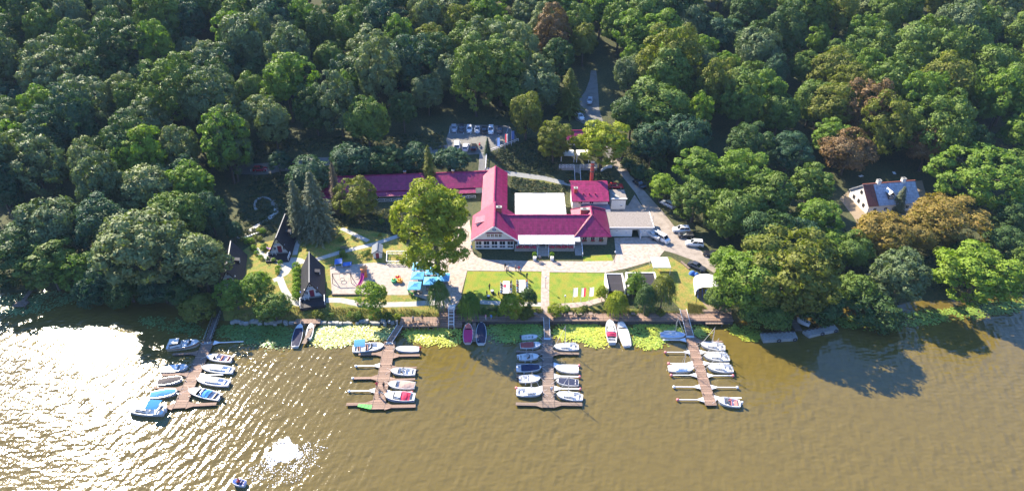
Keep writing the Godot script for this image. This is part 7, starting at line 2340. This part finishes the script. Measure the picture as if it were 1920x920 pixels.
	for f in [[949, 543, "long white table crowded with guests and a red cloth"], [979, 541, "long white table with guests beside the central walkway"]]:
		var at = G(f[0], f[1]) + Vector3(0, 0.03, 0)
		o = table(at, PI / 2, 4.6, 1.5, M.white_paint, f[2], "", "banquet_table")
		if f[0] < 960:
			b = MB.new()
			b.col = Color(0.5, 0.03, 0.06)
			b.box(Vector3(0.4, 0.785, -0.3), Vector3(1.1, 0.02, 0.7))
			part(b, "red_runner", M.cloth, o)
		for k in 5:
			for s in [-1, 1]:
				var p = at + Vector3(s * 1.15, 0, -1.9 + k * 0.95)
				bench_seat(p, 0.0 if s < 0 else PI)
				if R.randf() < 0.8:
					var look = ["black", "white", "grey", "red", "blue"][R.randi() % 5]
					var pp = person({"black": "person in black", "white": "person in a white shirt", "grey": "person in grey", "red": "person in a red top", "blue": "person in a blue top"}[look] + " seated at the long tables on the left lawn", "sit", look, p + Vector3(0, 0, 0), 0.0 if s < 0 else PI)
					pp.set_meta("group", "guests seated at the long tables")
	# standing and walking guests
	var W = [[947, 504, "walk", "black", "person in black walking from the plaza onto the left lawn"], [953, 507, "walk", "white", "person in white shirt walking on the plaza edge"], [950, 512, "stand", "grey", "person in grey standing at the plaza edge of the left lawn"],
		[967, 507, "stand", "grey", "person in grey beside the person in blue on the plaza edge"], [973, 509, "stand", "red", "person in a red top standing on the plaza edge"], [976, 513, "stand", "blue", "person in a blue top walking toward the long table"], [988, 522, "stand", "black", "person in black standing beside the right long table with a long shadow"],
		[913, 556, "stand", "black", "person in black playing a drum on the left of the band"], [918, 543, "stand", "black", "person in black at the back of the band"], [925, 557, "stand", "black", "person in black in the middle of the band"], [935, 557, "walk", "black", "person in black standing apart on the right of the band"],
		[911, 600, "stand", "pink", "person in pink on the quay walk below the willow"], [921, 600, "stand", "blue", "person in blue on the quay walk beside the one in pink"], [775, 603, "stand", "grey", "person in grey on the wooden sun deck"], [792, 601, "stand", "black", "person in black on the wooden sun deck"],
		[707, 727, "stand", "red", "person in a red top on the second dock"], [720, 728, "stand", "black", "person in black on the second dock"], [712, 744, "stand", "grey", "person in grey near the end of the second dock"], [1034, 735, "stand", "white", "person in a white shirt near the end of the central dock"], [345, 560, "stand", "grey", ""],
		[1012, 489, "walk", "grey", "person in grey walking at the foot of the veranda steps"], [884, 470, "stand", "blue", "person in blue standing at the corner of the front gable"]]
	for w in W:
		if w[4] == "": continue
		var at = G(w[0], w[1]) + Vector3(0, 0.045, 0)
		if w[1] > 620: at = P(w[0], w[1], 0.48)
		elif w[1] >= 598: at = P(w[0], w[1], 1.16 if w[0] > 850 else 1.42)
		person(w[4], w[2], w[3], at, fmod(w[0] * 1.7, TAU))
	person("person in a red top riding the water scooter", "sit", "red", P(448, 906, 0.35) + Vector3(0, -0.05, 0), PI)
	# drums and a music stand by the band
	for f in [[916, 559, "black drum standing on the lawn in front of the band"], [923, 549, "pale drum in the middle of the band"]]:
		o = thing("drum", f[2], "drum", G(f[0], f[1]) + Vector3(0, 0.03, 0))
		b = MB.new()
		b.col = Color(0.03, 0.03, 0.03) if f[0] < 920 else Color(0.4, 0.36, 0.32)
		b.lathe(Vector3.ZERO, [[0.0, 0.05], [0.36, 0.05], [0.38, 0.1], [0.38, 0.7], [0.36, 0.75]], 14)
		part(b, "shell", M.paint, o)
		b = MB.new()
		b.lathe(Vector3.ZERO, [[0.36, 0.74], [0.2, 0.77], [0.0, 0.77]], 14)
		part(b, "skin", M.white_paint, o)
	# quay furniture
	for k in 7:
		var u = [1052, 1070, 1088, 1108, 1152, 1188, 1004][k]
		var at = P(u, 597, 1.16)
		table(Vector3(at.x, 1.165, -115.6), 0.0, 0.9, 0.8, M.plank, "wooden cafe table on the quay walk", "cafe tables on the quay walk", "quay_table")
		for s in [-1, 1]: chair(Vector3(at.x + s * 0.8, 1.165, -115.5 + 0.15 * s), 0.0 if s < 0 else PI, null, "wooden garden chair on the quay walk", "chairs on the quay walk")
	for f in [[765, 605], [783, 603], [803, 609]]:
		var at = P(f[0], f[1], 1.42)
		table(Vector3(at.x, 1.425, at.z), 0.3, 0.8, 0.8, M.old_wood, "dark table on the wooden sun deck", "tables on the wooden sun deck", "deck_table")
		for s in [-1, 1]: chair(Vector3(at.x + s * 0.75, 1.425, at.z + 0.1), 0.0 if s < 0 else PI, null, "wooden garden chair on the sun deck", "chairs on the sun deck")
	bench(G(645, 468) + Vector3(0, 0.03, 0), 0.15, "pale bench beside the path through the dry lawn")
	bench(G(1000, 586), 0.0, "wooden bench on the bank above the quay")
	bench(G(676, 572) + Vector3(0, 0.05, 0), -0.1, "pale bench at the path below the playground")
	# barrels, blue tarpaulins, timber near the road end
	for f in [[1298, 514, 1.5, "blue tarpaulin bundle beside the hedge of the lower meadow"], [1306, 517, 1.1, "smaller blue tarpaulin bundle next to the large one"]]:
		b = MB.new()
		b.col = Color(0.05, 0.16, 0.5)
		b.lathe(G(f[0], f[1]), [[1.0, -0.1], [0.95, 0.35], [0.6, 0.85], [0.25, 1.0], [0.0, 1.02]], 9, f[2] * 0.55, f[2] * 0.4)
		tag(part(b, numbered("tarpaulin_bundle"), M.cloth, self), f[3], "tarpaulin")
	b = MB.new()
	b.bar(G(1277, 491) + Vector3(0, 0.15, 0), G(1293, 505) + Vector3(0, 0.15, 0), 0.5, 0.3)
	tag(part(b, numbered("timber_beam"), M.plank, self), "pale timber beam lying on the lower meadow", "timber")
	# stone ring garden in the shady lawn
	o = thing("stone_ring", "ring of pale stones round a bed on the shady lawn", "stones")
	for k in 22:
		var a = PI * (0.05 + 1.15 * k / 21.0)
		var p = G(494 + cos(a) * 17, 386 - sin(a) * 15)
		b = MB.new()
		b.box(p + Vector3(0, 0.15, 0), Vector3(rf(0.4, 0.7), rf(0.3, 0.5), rf(0.4, 0.7)), Basis(rdir(), rf(0, 0.6)))
		part(b, "stone", M.concrete, o)
	for k in 9:
		b = MB.new()
		var p = G(455 + k * 4.2, 447 - k * 1.4)
		b.box(p + Vector3(0, 0.12, 0), Vector3(rf(0.35, 0.6), 0.35, rf(0.35, 0.6)), Basis(rdir(), rf(0, 0.6)))
		part(b, "stone", M.plaster, o)
	# laundry and clutter on the cabin decks is kept to two loungers
	for f in [[508, 470, Color(0.42, 0.25, 0.45), "violet lounger on the deck of the middle cabin"], [571, 553, Color(0.10, 0.18, 0.55), "blue lounger on the deck of the right cabin"]]:
		var p = G(f[0], f[1])
		o = thing("lounger", f[3], "lounger", p + Vector3(0, 0.36, 0), 0.4)
		b = MB.new()
		b.col = f[2]
		b.box(Vector3(0.2, 0.36, 0), Vector3(1.2, 0.09, 0.62)); b.box(Vector3(-0.6, 0.6, 0), Vector3(0.75, 0.09, 0.62), Basis(Vector3.BACK, -0.75))
		part(b, "cushion", M.cloth, o)
		for x in [-0.5, 0.7]:
			b = MB.new()
			b.box(Vector3(x, 0.16, 0), Vector3(0.06, 0.32, 0.6))
			part(b, "leg", M.white_paint, o)
	# string of lights' cable between the cabins
func bench_seat(p, turn):
	if not proto.has("stool"):
		var o = thing("folding_chair", "white folding chair at the long tables", "chair", p, turn, "folding chairs at the long tables")
		var g := MB.new()
		g.box(Vector3(0, 0.42, 0), Vector3(0.42, 0.04, 0.42))
		part(g, "seat", M.white_paint, o)
		g = MB.new()
		g.box(Vector3(-0.21, 0.68, 0), Vector3(0.04, 0.4, 0.42))
		part(g, "backrest", M.white_paint, o)
		for s in [-0.19, 0.19]:
			g = MB.new()
			g.bar(Vector3(-0.2, 0.85, s), Vector3(0.2, 0, s), 0.03, 0.03); g.bar(Vector3(0.15, 0.42, s), Vector3(-0.2, 0, s), 0.03, 0.03)
			part(g, "leg", M.steel, o)
		proto["stool"] = o
	else: copy(proto["stool"], p, turn)

func _ready():
	light_and_camera()
	make_materials()
	make_terrain()
	grounds()
	make_leaves()
	make_kinds()
	clubhouse()
	outbuildings()
	white_house()
	cabin("dark A-frame cabin at the forest edge, front hidden by green trees", [423, 506], [432, 451], 6.9, 2.9, false, null)
	cabin("dark A-frame cabin with loungers on its deck beside the tall spruces", [517, 444], [534, 401], 7.4, 2.9, true, null)
	cabin("dark A-frame cabin with sunlit left slope beside the playground", [579, 527], [579, 472], 6.9, 2.9, true, null)
	quay_and_decks()
	forest()
	garden_trees()
	marina()
	splash()
	cars()
	garden_things()
	shrubs()
	lilies()
	print("built ", Time.get_ticks_msec())
